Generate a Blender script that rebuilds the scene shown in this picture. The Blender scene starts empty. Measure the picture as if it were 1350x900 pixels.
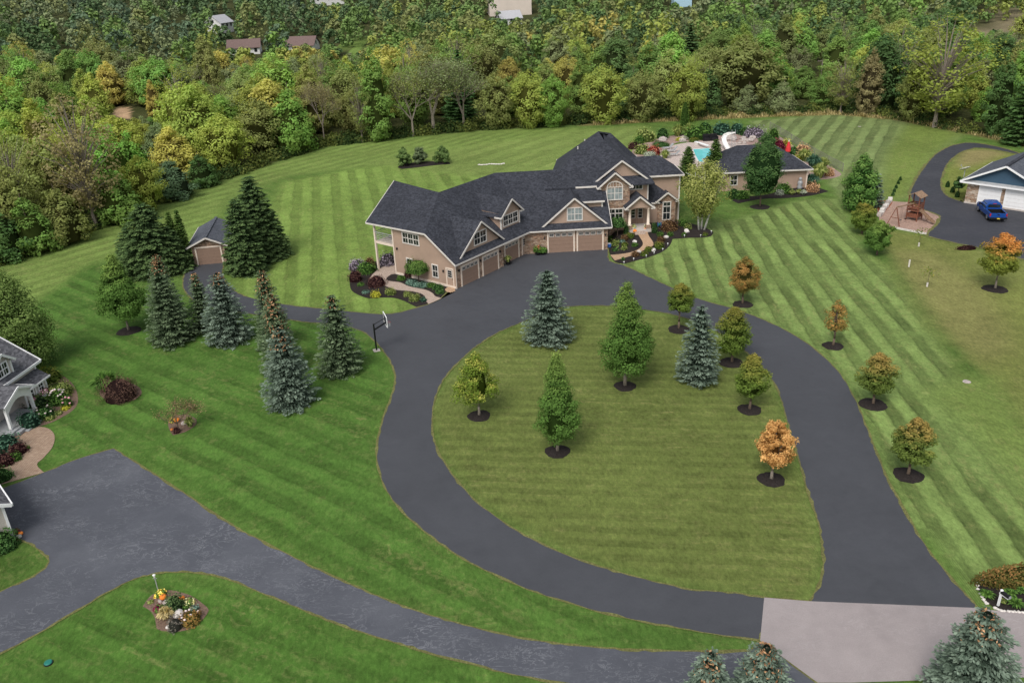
import bpy, bmesh, math, random
import numpy as np
from mathutils import Vector, Matrix
from mathutils.geometry import tessellate_polygon
random.seed(7)
SC = bpy.context.scene
C = SC.collection
PI = math.pi

# ------------------------------------------------------------------ camera
F_PX, YH, ROLL, CAM_H = 1100.0, -60.0, math.radians(2.5), 32.0
_p = math.atan((450 - YH) / F_PX)
_F = Vector((0, math.cos(_p), -math.sin(_p)))
_R0 = Vector((1, 0, 0)); _D0 = -Vector((0, math.sin(_p), math.cos(_p)))
_R = math.cos(ROLL) * _R0 + math.sin(ROLL) * _D0
_D = math.cos(ROLL) * _D0 - math.sin(ROLL) * _R0
cam = bpy.data.cameras.new('camera'); cam_o = bpy.data.objects.new('camera', cam); C.objects.link(cam_o)
cam.sensor_width = 36.0; cam.lens = 36.0 * F_PX / 1350.0; cam.clip_start = 0.5; cam.clip_end = 8000
_m = Matrix((_R, -_D, -_F)).transposed().to_4x4(); _m.translation = (0, 0, CAM_H)
cam_o.matrix_world = _m; SC.camera = cam_o

# ------------------------------------------------------------------ terrain
HQ = (11.723, 93.540); HA = math.radians(2.5)          # house frame: origin and turn
hc, hs = math.cos(HA), math.sin(HA)
def S(a, b, x):
    t = np.clip((x - a) / (b - a), 0, 1); return t * t * (3 - 2 * t)
def terrain(x, y):
    x = np.asarray(x, float); y = np.asarray(y, float)
    dx, dy = x - HQ[0], y - HQ[1]
    lx, ly = dx * hc + dy * hs, -dx * hs + dy * hc
    z = 0.9 * S(-2.5, 3, ly) * (1 - S(14, 24, ly)) * S(.6, 1.8, lx) * (1 - S(11.5, 18, lx))
    d = np.hypot(x, y)
    z = z + 15 * S(260, 560, d + 0.15 * np.clip(-x, -200, 300)) + 45 * S(900, 2600, d)
    return z
def tz(x, y): return float(terrain(x, y))
def ray(px, py): return (_F * F_PX + _R * (px - 675) + _D * (py - 450)).normalized()
def at(px, py, z=None):
    """ground point seen at a pixel of the photograph (or the point at height z)"""
    r = ray(px, py)
    if z is not None:
        t = (CAM_H - z) / -r.z; return Vector((r.x * t, r.y * t, z))
    zz = 0.0
    for _ in range(40):
        t = (CAM_H - zz) / -r.z
        n = tz(r.x * t, r.y * t)
        if abs(n - zz) < .002: break
        zz = .5 * zz + .5 * n if _ > 3 else n
    return Vector((r.x * t, r.y * t, zz))
def pix(w):
    v = Vector(w) - Vector((0, 0, CAM_H)); k = v.dot(_F)
    return 675 + F_PX * v.dot(_R) / k, 450 + F_PX * v.dot(_D) / k

# ------------------------------------------------------------------ materials
def nmat(name):
    m = bpy.data.materials.new(name); m.use_nodes = True
    nt = m.node_tree; nt.nodes.clear()
    out = nt.nodes.new('ShaderNodeOutputMaterial')
    return m, nt, out
class N:
    """tiny node helper"""
    def __init__(s, name):
        s.m, s.t, s.out = nmat(name)
    def n(s, typ, ins=None, **kw):
        d = s.t.nodes.new('ShaderNode' + typ)
        for k, v in kw.items(): setattr(d, k, v)
        for k, v in (ins or {}).items(): s.set(d.inputs[k], v)
        return d
    def set(s, sock, v):
        if hasattr(v, 'bl_idname') and hasattr(v, 'outputs'): s.t.links.new(v.outputs[0], sock)
        elif isinstance(v, bpy.types.NodeSocket): s.t.links.new(v, sock)
        elif isinstance(v, (tuple, list)) and len(v) == 3 and sock.type == 'RGBA': sock.default_value = (*v, 1)
        else: sock.default_value = v
    def noise(s, scale, co, detail=3, rough=.55): return s.n('TexNoise', {'Scale': scale, 'Vector': co, 'Detail': detail, 'Roughness': rough})
    def math(s, op, a, b=0.0, c=None):
        d = s.n('Math', operation=op); s.set(d.inputs[0], a); s.set(d.inputs[1], b)
        if c is not None: s.set(d.inputs[2], c)
        return d
    def ramp(s, fac, stops):
        d = s.n('ValToRGB'); s.set(d.inputs[0], fac); e = d.color_ramp.elements
        while len(e) < len(stops): e.new(.5)
        for el, (p, c) in zip(e, stops): el.position = p; el.color = (*c, 1) if len(c) == 3 else c
        return d
    def mix(s, f, a, b, bt='MIX'):
        d = s.n('Mix', data_type='RGBA', blend_type=bt); s.set(d.inputs[0], f); s.set(d.inputs[6], a); s.set(d.inputs[7], b)
        return d.outputs[2]
    def rng(s, v, a, b, c, d): return s.n('MapRange', {0: v, 1: a, 2: b, 3: c, 4: d})
    def co(s, kind='Object'):
        return s.n('TexCoord').outputs[kind]
    def geo(s): return s.n('NewGeometry').outputs['Position']
    def attr(s, nm, o='Fac'): return s.n('Attribute', attribute_name=nm).outputs[o]
    def finish(s, col, rough=.85, bump=None, bs=.3, bd=.02, spec=.3, metal=0.0, **kw):
        b = s.n('BsdfPrincipled'); s.set(b.inputs['Base Color'], col); s.set(b.inputs['Roughness'], rough)
        b.inputs['Specular IOR Level'].default_value = spec; b.inputs['Metallic'].default_value = metal
        for k, v in kw.items(): b.inputs[k].default_value = v
        if bump is not None:
            bn = s.n('Bump', {'Strength': bs, 'Distance': bd, 'Height': bump}); s.set(b.inputs['Normal'], bn)
        s.t.links.new(b.outputs[0], s.out.inputs[0]); return s.m
def V3(c, k=1.0): return tuple(min(1, x * k) for x in c)

def plain(name, c, rough=.6, var=.12, scale=3, spec=.3, metal=0.0, **kw):
    k = N(name); co = k.co()
    f = k.noise(scale, co, 4)
    return k.finish(k.mix(k.rng(f, .3, .7, 0, 1), V3(c, 1 - var), V3(c, 1 + var)), rough, spec=spec, metal=metal, **kw)

def mat_shingle(name, a, b, seed=0):
    k = N(name); co = k.co()
    br = k.n('TexVoronoi', {'Vector': k.n('Mapping', {'Vector': co, 'Scale': (2.3, 2.3, 4.2), 'Location': (seed, 0, 0)}), 'Scale': 2.0})
    v = k.n('SeparateColor', {0: br.outputs['Color']})
    w = k.noise(.35, co, 2)
    f = k.math('ADD', k.math('MULTIPLY', v.outputs[0], .7), k.math('MULTIPLY', k.noise(14, co, 2), .3))
    col = k.mix(f, a, b)
    col = k.mix(k.rng(w, .35, .65, 0, .25), col, V3(a, .7))
    return k.finish(col, .9, k.math('ADD', br.outputs['Distance'], k.noise(25, co, 2)), .5, .03, spec=.25)

def mat_stone(name, cols, scale=3.2):
    k = N(name); co = k.co()
    nz = k.noise(2.0, co, 2)
    mp = k.n('Mapping', {'Vector': co, 'Scale': (1, 1, 1.9)})
    wob = k.n('VectorMath', {0: mp, 1: k.n('VectorMath', {0: nz.outputs['Color'], 1: (.12, .12, .12)}, operation='MULTIPLY')}, operation='ADD')
    v = k.n('TexVoronoi', {'Vector': wob, 'Scale': scale}); e = k.n('TexVoronoi', {'Vector': wob, 'Scale': scale}, feature='DISTANCE_TO_EDGE')
    r = k.n('SeparateColor', {0: v.outputs['Color']}).outputs[0]
    n_ = len(cols)
    col = k.ramp(r, [(i / n_, c) for i, c in enumerate(cols)]); col.color_ramp.interpolation = 'CONSTANT'
    c2 = k.mix(k.rng(k.noise(12, co, 4), .3, .7, 0, .5), col.outputs[0], V3(cols[0], .55))
    c2 = k.mix(k.rng(e, .0, .05, 1, 0), c2, (.20, .165, .14))
    return k.finish(c2, .9, k.rng(e, 0, .12, 0, 1), .6, .05)

def mat_siding(name, c, period=.16):
    k = N(name); co = k.co(); z = k.n('SeparateXYZ', {0: co}).outputs[2]
    saw = k.math('FRACT', k.math('DIVIDE', z, period))
    dark = k.rng(saw, .0, .14, .72, 1.0)
    col = k.mix(k.rng(k.noise(.8, co, 3), .3, .7, 0, 1), V3(c, .92), V3(c, 1.07))
    col = k.mix(1.0, col, dark, 'MULTIPLY')
    return k.finish(col, .75, saw, .5, .02)

def mat_asphalt(name, c, light, scratch=0.0, seed=0):
    k = N(name); p = k.geo()
    f1 = k.noise(.16, p, 6, .68); f2 = k.noise(1.4, p, 4); f3 = k.noise(22, p, 2)
    col = k.mix(k.rng(f1, .3, .7, 0, 1), V3(c, .86), V3(c, 1.16))
    col = k.mix(k.rng(f2, .35, .75, 0, .35), col, V3(c, 1.35))
    col = k.mix(k.rng(f3, .3, .7, 0, .35), col, V3(c, .6))
    if scratch:
        mp = k.n('Mapping', {'Vector': p, 'Rotation': (0, 0, .75 + seed), 'Scale': (.6, 1.1, 1)})
        wv = k.n('TexNoise', {'Scale': 1.6, 'Vector': mp, 'Detail': 6, 'Roughness': .62, 'Distortion': 1.2})
        ridge = k.math('ABSOLUTE', k.math('SUBTRACT', wv, .5))
        m1 = k.rng(ridge, .0, .02, 1, 0)
        gate = k.rng(k.noise(.3, p, 4), .40, .66, 0, .8)
        col = k.mix(k.math('MULTIPLY', k.math('MULTIPLY', m1, gate), scratch), col, light)
        col = k.mix(k.math('MULTIPLY', k.rng(k.noise(.16, p, 5), .5, .72, 0, 1), scratch * .2), col, V3(light, .75))
    return k.finish(col, k.rng(f2, .3, .7, .62, .85), f3, .35, .01, spec=.35)

def mat_mulch(name, c):
    k = N(name); p = k.geo()
    f = k.noise(9, p, 5, .7); g = k.noise(.9, p, 3)
    col = k.mix(k.rng(f, .3, .7, 0, 1), V3(c, .45), V3(c, 1.6)); col = k.mix(k.rng(g, .3, .7, 0, .5), col, V3(c, .6))
    return k.finish(col, .95, f, 1.0, .06, spec=.15)

def mat_paver(name, a, b, sc=3.0, rot=.4):
    k = N(name); p = k.geo()
    mp = k.n('Mapping', {'Vector': p, 'Rotation': (0, 0, rot)})
    br = k.n('TexBrick', {'Vector': mp, 'Scale': sc, 'Color1': (0, 0, 0, 1), 'Color2': (1, 1, 1, 1), 'Mortar': (.5, .5, .5, 1), 'Mortar Size': .03})
    f = k.noise(2.4, p, 4)
    col = k.mix(br.outputs[0], a, b); col = k.mix(k.rng(f, .3, .7, 0, .6), col, V3(a, .75))
    col = k.mix(br.outputs['Fac'], col, V3(a, .45))
    return k.finish(col, .9, k.math('SUBTRACT', 1, br.outputs['Fac']), .4, .02)

def foliage(name, c1, c2=None, mode='v', var=.9, trans=.3, obj=False, lo=.3, hi=.8, gain=1.4):
    """leaf material: per-leaf and per-clump variation, optional second tone up the crown"""
    k = N(name); v = k.attr('v'); t = k.attr('t')
    a = c1
    if obj: a = k.n('ObjectInfo').outputs['Color']
    if obj:
        rnd = k.n('ObjectInfo').outputs['Random']
        hsv = k.n('HueSaturation', {'Hue': k.rng(v, 0, 1, .482, .518), 'Saturation': .95, 'Value': k.rng(rnd, 0, 1, .85, 1.15), 'Color': a})
        a = hsv.outputs[0]
    if obj: a = k.mix(k.rng(k.n('SeparateXYZ', {0: k.geo()}).outputs[1], 130, 800, 0, .5), a, (.22, .27, .22))  # distance haze painted into the leaf colour, stronger with world depth
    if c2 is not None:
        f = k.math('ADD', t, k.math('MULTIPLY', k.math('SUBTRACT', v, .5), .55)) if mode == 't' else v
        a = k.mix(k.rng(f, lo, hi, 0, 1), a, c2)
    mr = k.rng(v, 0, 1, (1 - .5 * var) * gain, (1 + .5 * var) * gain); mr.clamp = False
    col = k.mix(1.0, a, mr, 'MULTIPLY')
    d = k.n('BsdfDiffuse', {'Color': col}); tr = k.n('BsdfTranslucent', {'Color': k.mix(1.0, col, (1.1, 1.15, .6), 'MULTIPLY')})
    mx = k.n('MixShader', {0: trans, 1: d, 2: tr}); k.t.links.new(mx.outputs[0], k.out.inputs[0])
    return k.m

M = {}
M['shingle'] = mat_shingle('charcoal_shingles', (.016, .018, .024), (.062, .066, .082))
M['shingle2'] = mat_shingle('grey_shingles', (.045, .046, .052), (.17, .17, .185), 3)
M['shingle3'] = mat_shingle('slate_shingles', (.055, .062, .078), (.13, .14, .165), 5)
M['stone'] = mat_stone('field_stone', [(.30, .19, .125), (.42, .30, .215), (.22, .145, .10), (.50, .38, .28), (.33, .24, .185), (.44, .27, .18)])
M['stone2'] = mat_stone('light_field_stone', [(.42, .29, .20), (.58, .46, .35), (.30, .19, .12), (.64, .55, .45), (.45, .36, .28)], 2.6)
M['tan'] = mat_siding('tan_siding', (.395, .282, .215))
M['brown'] = plain('brown_door_paint', (.265, .178, .132), .6, .05)
M['beige'] = mat_siding('beige_siding', (.55, .50, .45), .14)
M['bluewall'] = mat_siding('blue_siding', (.045, .09, .14))
M['white'] = plain('white_trim', (.64, .60, .555), .5, .05)
M['cream'] = plain('cream_trim', (.72, .61, .51), .6, .05)
M['purewhite'] = plain('white_paint', (.82, .82, .82), .45, .04)
M['glass'] = plain('window_glass', (.018, .022, .024), .08, .5, 1.2, spec=.6)
M['curtain'] = plain('curtain', (.24, .28, .28), .6, .3, 2)
M['asphalt'] = mat_asphalt('fresh_asphalt', (.059, .062, .071), (.2, .2, .2))
M['asphalt2'] = mat_asphalt('worn_sealed_asphalt', (.079, .084, .100), (.28, .29, .31), .75)
M['asphalt3'] = mat_asphalt('black_asphalt', (.042, .044, .054), (.19, .18, .18), .35, 1.1)
M['street'] = mat_asphalt('old_pale_street', (.31, .272, .268), (.43, .40, .395), .45, -.5)
M['mulch'] = mat_mulch('dark_mulch', (.031, .025, .023))
M['soil'] = mat_mulch('brown_soil', (.20, .135, .10))
M['rockbed'] = mat_mulch('stone_bed', (.36, .255, .22))
M['playchips'] = mat_mulch('wood_chips', (.40, .27, .215))
M['redclay'] = mat_mulch('red_clay', (.30, .11, .05))
M['dryedge'] = mat_mulch('dry_grass_edge', (.165, .165, .06))
M['paver'] = mat_paver('pale_pavers', (.50, .385, .315), (.62, .50, .42))
M['walk'] = mat_paver('tan_walk', (.52, .34, .21), (.58, .40, .27), 1.6)
M['oldpaver'] = mat_paver('brown_pavers', (.36, .245, .17), (.50, .38, .28), 2.6, -.7)
M['patio'] = mat_paver('pool_patio', (.60, .49, .44), (.66, .56, .51), .8)
M['bark'] = plain('bark', (.13, .095, .07), .95, .4, 9)
M['greybark'] = plain('grey_bark', (.235, .20, .165), .95, .35, 9)
M['whitebark'] = plain('white_bark', (.62, .60, .55), .85, .3, 7)
M['black'] = plain('black_metal', (.012, .012, .014), .4, .2)
M['grey'] = plain('grey_metal', (.33, .34, .35), .45, .12)
M['galv'] = plain('galvanised_wire', (.22, .21, .18), .5, .1)
M['concrete'] = plain('concrete', (.50, .45, .41), .9, .12)
M['redwood'] = plain('red_wood', (.20, .075, .045), .8, .3, 5)
M['wood'] = plain('weathered_wood', (.26, .17, .11), .85, .3, 5)
M['rock'] = plain('rock', (.40, .35, .32), .95, .35, 4)
M['whiterock'] = plain('pale_rock', (.62, .58, .54), .95, .2, 4)
M['blue'] = plain('blue_car_paint', (.006, .055, .25), .25, .08, 2, spec=.6)
M['rubber'] = plain('tyre_rubber', (.012, .012, .012), .9, .2)
M['chrome'] = plain('silver_wheel', (.45, .45, .46), .3, .1, metal=.6)
M['redlight'] = plain('red_lens', (.42, .015, .015), .3, .1)
M['orange'] = plain('pumpkin_skin', (.75, .22, .03), .6, .15, 6)
M['yellowf'] = plain('yellow_petals', (.74, .55, .06), .8, .2, 12)
M['pinkf'] = plain('pink_petals', (.74, .34, .42), .8, .2, 12)
M['palef'] = plain('pale_petals', (.80, .66, .64), .8, .15, 12)
M['purplef'] = plain('purple_petals', (.13, .012, .045), .8, .3, 12)
M['red'] = plain('red_canvas', (.62, .035, .04), .7, .12)
M['teal'] = plain('green_plastic', (.02, .18, .14), .5, .1)
M['skin_water'] = plain('pool_water', (.13, .60, .64), .08, .12, .8, spec=.5)
M['hosewheel'] = plain('blue_plastic', (.06, .17, .55), .5, .1)
M['brightgreen'] = plain('green_slide', (.05, .22, .08), .5, .1)
M['lampglass'] = plain('frosted_glass', (.78, .77, .74), .3, .05)

# ------------------------------------------------------------------ object helpers
USED = []
def tag(o, label=None, cat=None, group=None, kind=None):
    if label: o['label'] = label
    if cat: o['category'] = cat
    if group: o['group'] = group
    if kind: o['kind'] = kind
    return o
def thing(name, label, cat, loc=(0, 0, 0), rz=0.0, group=None):
    o = bpy.data.objects.new(name, None); C.objects.link(o)
    o.location = loc; o.rotation_euler = (0, 0, rz); o.empty_display_size = .3
    return tag(o, label, cat, group)
def link(name, me, mat=None, parent=None):
    if mat is not None:
        me.materials.clear(); me.materials.append(mat)
    o = bpy.data.objects.new(name, me); C.objects.link(o)
    if parent is not None: o.parent = parent
    return o
def dup(root, loc, rz=0.0, sc=1.0, label=None, color=None):
    r = root.copy(); C.objects.link(r); r.location = loc; r.rotation_euler = (0, 0, rz)
    r.scale = sc if isinstance(sc, tuple) else (sc, sc, sc)
    if label: r['label'] = label
    for ch in list(root.children):
        c = ch.copy(); C.objects.link(c); c.parent = r
        if color is not None: c.color = color
        for g in list(ch.children):
            d = g.copy(); C.objects.link(d); d.parent = c
    return r

class MB:
    def __init__(s, mat=None): s.v = []; s.f = []; s.M = mat or Matrix()
    def add(s, vs, fs):
        b = len(s.v); s.v += [s.M @ Vector(p) for p in vs]; s.f += [tuple(b + i for i in f) for f in fs]; return s
    def poly(s, *pts): return s.add(pts, [tuple(range(len(pts)))])
    def box(s, x0, x1, y0, y1, z0, z1):
        return s.add([(x0, y0, z0), (x1, y0, z0), (x1, y1, z0), (x0, y1, z0), (x0, y0, z1), (x1, y0, z1), (x1, y1, z1), (x0, y1, z1)],
                     [(0, 3, 2, 1), (4, 5, 6, 7), (0, 1, 5, 4), (1, 2, 6, 5), (2, 3, 7, 6), (3, 0, 4, 7)])
    def slab(s, pts, t=.14):
        n = len(pts); top = [tuple(p) for p in pts]; bot = [(p[0], p[1], p[2] - t) for p in pts]
        fs = [tuple(range(n)), tuple(range(2 * n - 1, n - 1, -1))] + [(i, n + i, n + (i + 1) % n, (i + 1) % n) for i in range(n)]
        return s.add(top + bot, fs)
    def prism_y(s, pts, y0, y1):     # pts (x,z) profile extruded in y
        n = len(pts)
        return s.add([(x, y0, z) for x, z in pts] + [(x, y1, z) for x, z in pts],
                     [tuple(range(n)), tuple(range(2 * n - 1, n - 1, -1))] + [(i, n + i, n + (i + 1) % n, (i + 1) % n) for i in range(n)])
    def bar(s, p, q, w, h, up=(0, 0, 1)):
        p, q = Vector(p), Vector(q); d = (q - p).normalized(); u = Vector(up)
        sd = d.cross(u); sd = sd.normalized() if sd.length > 1e-4 else Vector((1, 0, 0))
        u = sd.cross(d).normalized()
        a, b = sd * w / 2, u * h / 2
        return s.add([p - a - b, p + a - b, p + a + b, p - a + b, q - a - b, q + a - b, q + a + b, q - a + b],
                     [(0, 1, 2, 3), (7, 6, 5, 4), (0, 4, 5, 1), (1, 5, 6, 2), (2, 6, 7, 3), (3, 7, 4, 0)])
    def tube(s, p, q, r0, r1=None, n=7):
        r1 = r0 if r1 is None else r1
        p, q = Vector(p), Vector(q); d = (q - p).normalized()
        a = d.orthogonal().normalized(); b = d.cross(a)
        vs = []
        for c, r in ((p, r0), (q, r1)):
            vs += [c + (a * math.cos(2 * PI * i / n) + b * math.sin(2 * PI * i / n)) * r for i in range(n)]
        return s.add(vs, [(i, (i + 1) % n, n + (i + 1) % n, n + i) for i in range(n)] + [tuple(range(n - 1, -1, -1)), tuple(range(n, 2 * n))])
    def lathe(s, c, prof, n=14, ribs=0, amp=0):
        vs, fs = [], []
        for r, z in prof:
            for i in range(n):
                a = 2 * PI * i / n; rr = r * (1 + amp * math.cos(ribs * a)) if ribs else r
                vs.append((c[0] + rr * math.cos(a), c[1] + rr * math.sin(a), c[2] + z))
        for j in range(len(prof) - 1):
            for i in range(n): fs.append((j * n + i, j * n + (i + 1) % n, (j + 1) * n + (i + 1) % n, (j + 1) * n + i))
        fs.append(tuple(range(n - 1, -1, -1))); fs.append(tuple((len(prof) - 1) * n + i for i in range(n)))
        return s.add(vs, fs)
    def build(s, name, mat, parent=None, smooth=False):
        me = bpy.data.meshes.new(name); me.from_pydata([tuple(v) for v in s.v], [], s.f)
        if smooth: me.polygons.foreach_set('use_smooth', [True] * len(me.polygons))
        bm = bmesh.new(); bm.from_mesh(me); bmesh.ops.recalc_face_normals(bm, faces=bm.faces); bm.to_mesh(me); bm.free()
        me.update()
        return link(name, me, mat, parent)

def blob_rock(name, c, r, mat, seed, flat=.7, parent=None):
    bm = bmesh.new(); bmesh.ops.create_icosphere(bm, subdivisions=2, radius=1)
    rg = random.Random(seed)
    ph = [(Vector((rg.uniform(-1, 1), rg.uniform(-1, 1), rg.uniform(-1, 1))).normalized(), rg.uniform(.55, .9)) for _ in range(7)]
    for v in bm.verts:
        d = v.co.normalized(); k = 1.0
        for a, lim in ph:
            t = d.dot(a)
            if t > lim: k = min(k, lim / t)
        v.co = d * k * r; v.co.z *= flat
    me = bpy.data.meshes.new(name); bm.to_mesh(me); bm.free()
    o = link(name, me, mat, parent); o.location = (c[0], c[1], c[2] + r * flat * .45); return o

# ------------------------------------------------------------------ ground outlines (points of the photograph laid on the ground)
def W(pts, z=None): return [at(x, y, z) for x, y in pts]
def smooth(pts, closed=True, n=5, corner=48):
    """Catmull-Rom through ground points, sharp turns kept as corners"""
    P = [Vector((p[0], p[1])) for p in pts]; m = len(P); out = []
    def is_corner(i):
        if not closed and (i == 0 or i == m - 1): return True
        a = P[i] - P[i - 1]; b = P[(i + 1) % m] - P[i]
        return a.length < 1e-6 or b.length < 1e-6 or math.degrees(a.angle(b)) > corner
    rngm = m if closed else m - 1
    for i in range(rngm):
        p1, p2 = P[i], P[(i + 1) % m]
        p0 = p1 * 2 - p2 if is_corner(i) else P[i - 1]
        p3 = p2 * 2 - p1 if is_corner((i + 1) % m) else P[(i + 2) % m]
        d = (p2 - p1).length
        m1 = (p2 - p0); m1 = m1.normalized() * d if m1.length > 0 else m1
        m2 = (p3 - p1); m2 = m2.normalized() * d if m2.length > 0 else m2
        for k in range(n):
            t = k / n
            out.append(p1 * (2 * t ** 3 - 3 * t ** 2 + 1) + m1 * (t ** 3 - 2 * t ** 2 + t) + p2 * (-2 * t ** 3 + 3 * t ** 2) + m2 * (t ** 3 - t ** 2))
    if not closed: out.append(P[-1])
    return out
def sheet(name, loops, off, mat, sub=None, kind='structure'):
    loops = [[Vector((p[0], p[1], 0)) for p in l] for l in loops]
    tris = tessellate_polygon(loops); flat = [p for l in loops for p in l]
    bm = bmesh.new(); vs = [bm.verts.new(p) for p in flat]
    for t in tris:
        try: bm.faces.new([vs[i] for i in t])
        except ValueError: pass
    if sub:
        for _ in range(5):
            ed = [e for e in bm.edges if e.calc_length() > sub]
            if not ed: break
            bmesh.ops.subdivide_edges(bm, edges=ed, cuts=1); bmesh.ops.triangulate(bm, faces=bm.faces)
    for v in bm.verts: v.co.z = tz(v.co.x, v.co.y) + off
    bmesh.ops.recalc_face_normals(bm, faces=bm.faces)
    me = bpy.data.meshes.new(name); bm.to_mesh(me); bm.free()
    if len(me.polygons) and sum(p.normal.z for p in me.polygons) < 0: me.flip_normals()
    return tag(link(name, me, mat), kind=kind)
def ribbon(name, pts, closed, w, off, mat, side=1, seed=1):
    rg = random.Random(seed); P = [Vector((p[0], p[1])) for p in pts]; m = len(P); vs = []; fs = []
    D = []
    for i in range(m - (0 if closed else 1)):
        a, b = P[i], P[(i + 1) % m]; n = max(1, int((b - a).length / .35))
        for k in range(n): D.append(a.lerp(b, k / n))
    if not closed: D.append(P[-1])
    m = len(D); ww = w
    for i in range(m):
        t = (D[(i + 1) % m] - D[i - 1]) if closed or 0 < i < m - 1 else (D[min(i + 1, m - 1)] - D[max(i - 1, 0)])
        nn = Vector((t.y, -t.x)).normalized() * side
        ww = .45 * ww + .55 * w * rg.uniform(.0, 2.4); wi = .13 * rg.random() ** 1.5
        for q in (D[i] - nn * wi, D[i] + nn * ww): vs.append((q.x, q.y, tz(q.x, q.y) + off))
    for i in range(m if closed else m - 1):
        j = (i + 1) % m; fs.append((2 * i, 2 * j, 2 * j + 1, 2 * i + 1))
    me = bpy.data.meshes.new(name); me.from_pydata(vs, [], fs); me.update()
    if sum(p.normal.z for p in me.polygons) < 0: me.flip_normals()
    return tag(link(name, me, mat), kind='structure')

ISLAND = smooth(W([(748, 404.5), (806, 403.5), (845, 408), (883, 414), (925, 427), (965, 450), (996, 475), (1014, 495), (1027, 518), (1037, 552), (1050, 596), (1064, 643), (1074, 673),
    (1081.5, 700), (1085, 724), (1086, 744), (1082, 768), (1066.6, 792.6), (1007.4, 787.8), (960, 781), (913, 777), (850, 763.5), (800, 750), (750, 733), (700, 710), (660, 686), (625, 658), (600, 631), (580, 601), (572, 581),
    (569, 560), (573, 527), (588, 496), (618, 465), (652, 441), (690, 424), (720, 411)]))
DR_OUT = smooth(W([(1288, 801.5), (1270, 781), (1240, 746), (1215, 712), (1190, 669), (1165, 621), (1141, 560), (1130, 531), (1115, 504), (1098, 482), (1075, 461), (1045, 441), (1010, 423), (960, 405),
    (930, 397), (900, 386), (870, 372), (840, 358), (822, 350), (804, 344), (802, 326), (701, 328), (604, 370), (582, 393), (565, 401), (550, 405.5), (533, 410.5), (517, 413.5), (500, 414.3), (472, 412),
    (430, 407.5), (386, 403), (350, 397.5), (317, 388), (300, 375), (294, 362), (295, 345), (258, 346), (248, 354), (242, 366), (243, 382), (256, 396), (290, 408), (345, 416), (398, 424), (440, 428), (473, 435), (491, 447), (510, 469), (519, 487), (521, 502), (517, 521), (507, 547), (499, 576),
    (497, 601), (503, 631), (518, 659), (541, 684), (571, 709), (611, 736), (660, 761), (720, 785.5), (790, 806), (850, 819.5), (924, 833), (1002, 844.4), (1012, 806), (1070, 808), (1282, 815)]))
STREET = W([(1002, 844.4), (1007.4, 787.8), (1066.6, 792.6), (1288, 801.5), (1320, 806), (1400, 809), (1700, 824), (1760, 900), (1500, 888), (1350, 893), (1213, 897), (1120, 900), (1078, 900)])
NB_DR = smooth(W([(150, 591), (198, 622), (250, 655), (300, 689), (350, 716), (400, 741), (470, 774), (540, 802), (620, 826), (700, 843.5), (800, 854.5), (900, 858.5), (987, 857), (1002, 844.4), (1078, 900), (1060, 904), (900, 909),
    (760, 903), (700, 893), (640, 880), (560, 858), (480, 834), (400, 804), (320, 771), (280, 757.5), (240, 753.5), (205, 756), (178, 763), (150, 776), (100, 805), (60, 829), (0, 862), (-70, 900), (-130, 860), (-60, 812), (0, 780), (40, 762), (60, 748), (64, 737),
    (48, 722), (24, 711), (-40, 708), (-50, 662), (8, 642), (55, 624), (100, 606)]))
RT_DR = smooth(W([(1350, 205), (1326, 196.5), (1291, 189.5), (1273, 188.5), (1253, 193), (1235, 203), (1224, 214), (1213, 229), (1203, 247), (1200.5, 258), (1213, 274), (1239.5, 285.5), (1221, 311), (1258, 320), (1297, 328), (1350, 342), (1450, 365), (1480, 300), (1350, 274),
    (1272, 262), (1270, 267), (1251, 260), (1242, 251), (1240, 241), (1244.5, 224), (1253, 211), (1269, 200), (1285.5, 195), (1302, 195.8), (1340, 203)]))
sheet('driveway', [DR_OUT, ISLAND], .03, M['asphalt'])
sheet('street', [STREET], .038, M['street'])
sheet('side_driveway', [NB_DR], .022, M['asphalt2'])
sheet('upper_driveway', [RT_DR], .028, M['asphalt3'])
ribbon('lawn_edge', ISLAND, True, .07, .036, M['dryedge'], 1 if sum(a.cross(b) for a, b in zip(ISLAND, ISLAND[1:] + ISLAND[:1])) < 0 else -1, 1)
_outw = lambda P: 1 if sum(a.cross(b) for a, b in zip(P, P[1:] + P[:1])) > 0 else -1
ribbon('lawn_edge', DR_OUT, True, .07, .0345, M['dryedge'], _outw(DR_OUT), 2)
ribbon('lawn_edge', NB_DR, True, .07, .027, M['dryedge'], _outw(NB_DR), 3)
ribbon('lawn_edge', RT_DR, True, .22, .034, M['dryedge'], _outw(RT_DR), 4)

# ------------------------------------------------------------------ ground sheet with mown lawns
def axis(lo, hi, step, far, g=1.18):
    a = list(np.arange(lo, hi + step / 2, step)); s = step; x = hi; b = []
    while x < far: s *= g; x += s; b.append(x)
    s = step; x = lo; c = []
    while x > -far: s *= g; x -= s; c.append(x)
    return np.array(c[::-1] + a + b)
GX = axis(-112, 118, .75, 3800); GY = axis(22, 208, .75, 3800)
XX, YY = np.meshgrid(GX, GY); ZZ = terrain(XX, YY)
def inside(poly, X, Y):
    r = np.zeros(X.shape, bool); n = len(poly)
    for i in range(n):
        x0, y0 = poly[i][0], poly[i][1]; x1, y1 = poly[i - 1][0], poly[i - 1][1]
        if y0 == y1: continue
        c = ((y0 > Y) != (y1 > Y)) & (X < (x1 - x0) * (Y - y0) / (y1 - y0) + x0); r ^= c
    return r
def blur(a, n):
    for _ in range(n):
        p = np.pad(a, 1, mode='edge')
        a = (p[:-2, 1:-1] + p[2:, 1:-1] + p[1:-1, :-2] + p[1:-1, 2:] + 2 * a) / 6
    return a
TREELINE_X = [-140, -90, -75, -62, -56.1, -47.9, -35.2, -18, -3.5, 29, 48, 67.5, 76, 82, 86, 100, 160]
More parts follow.
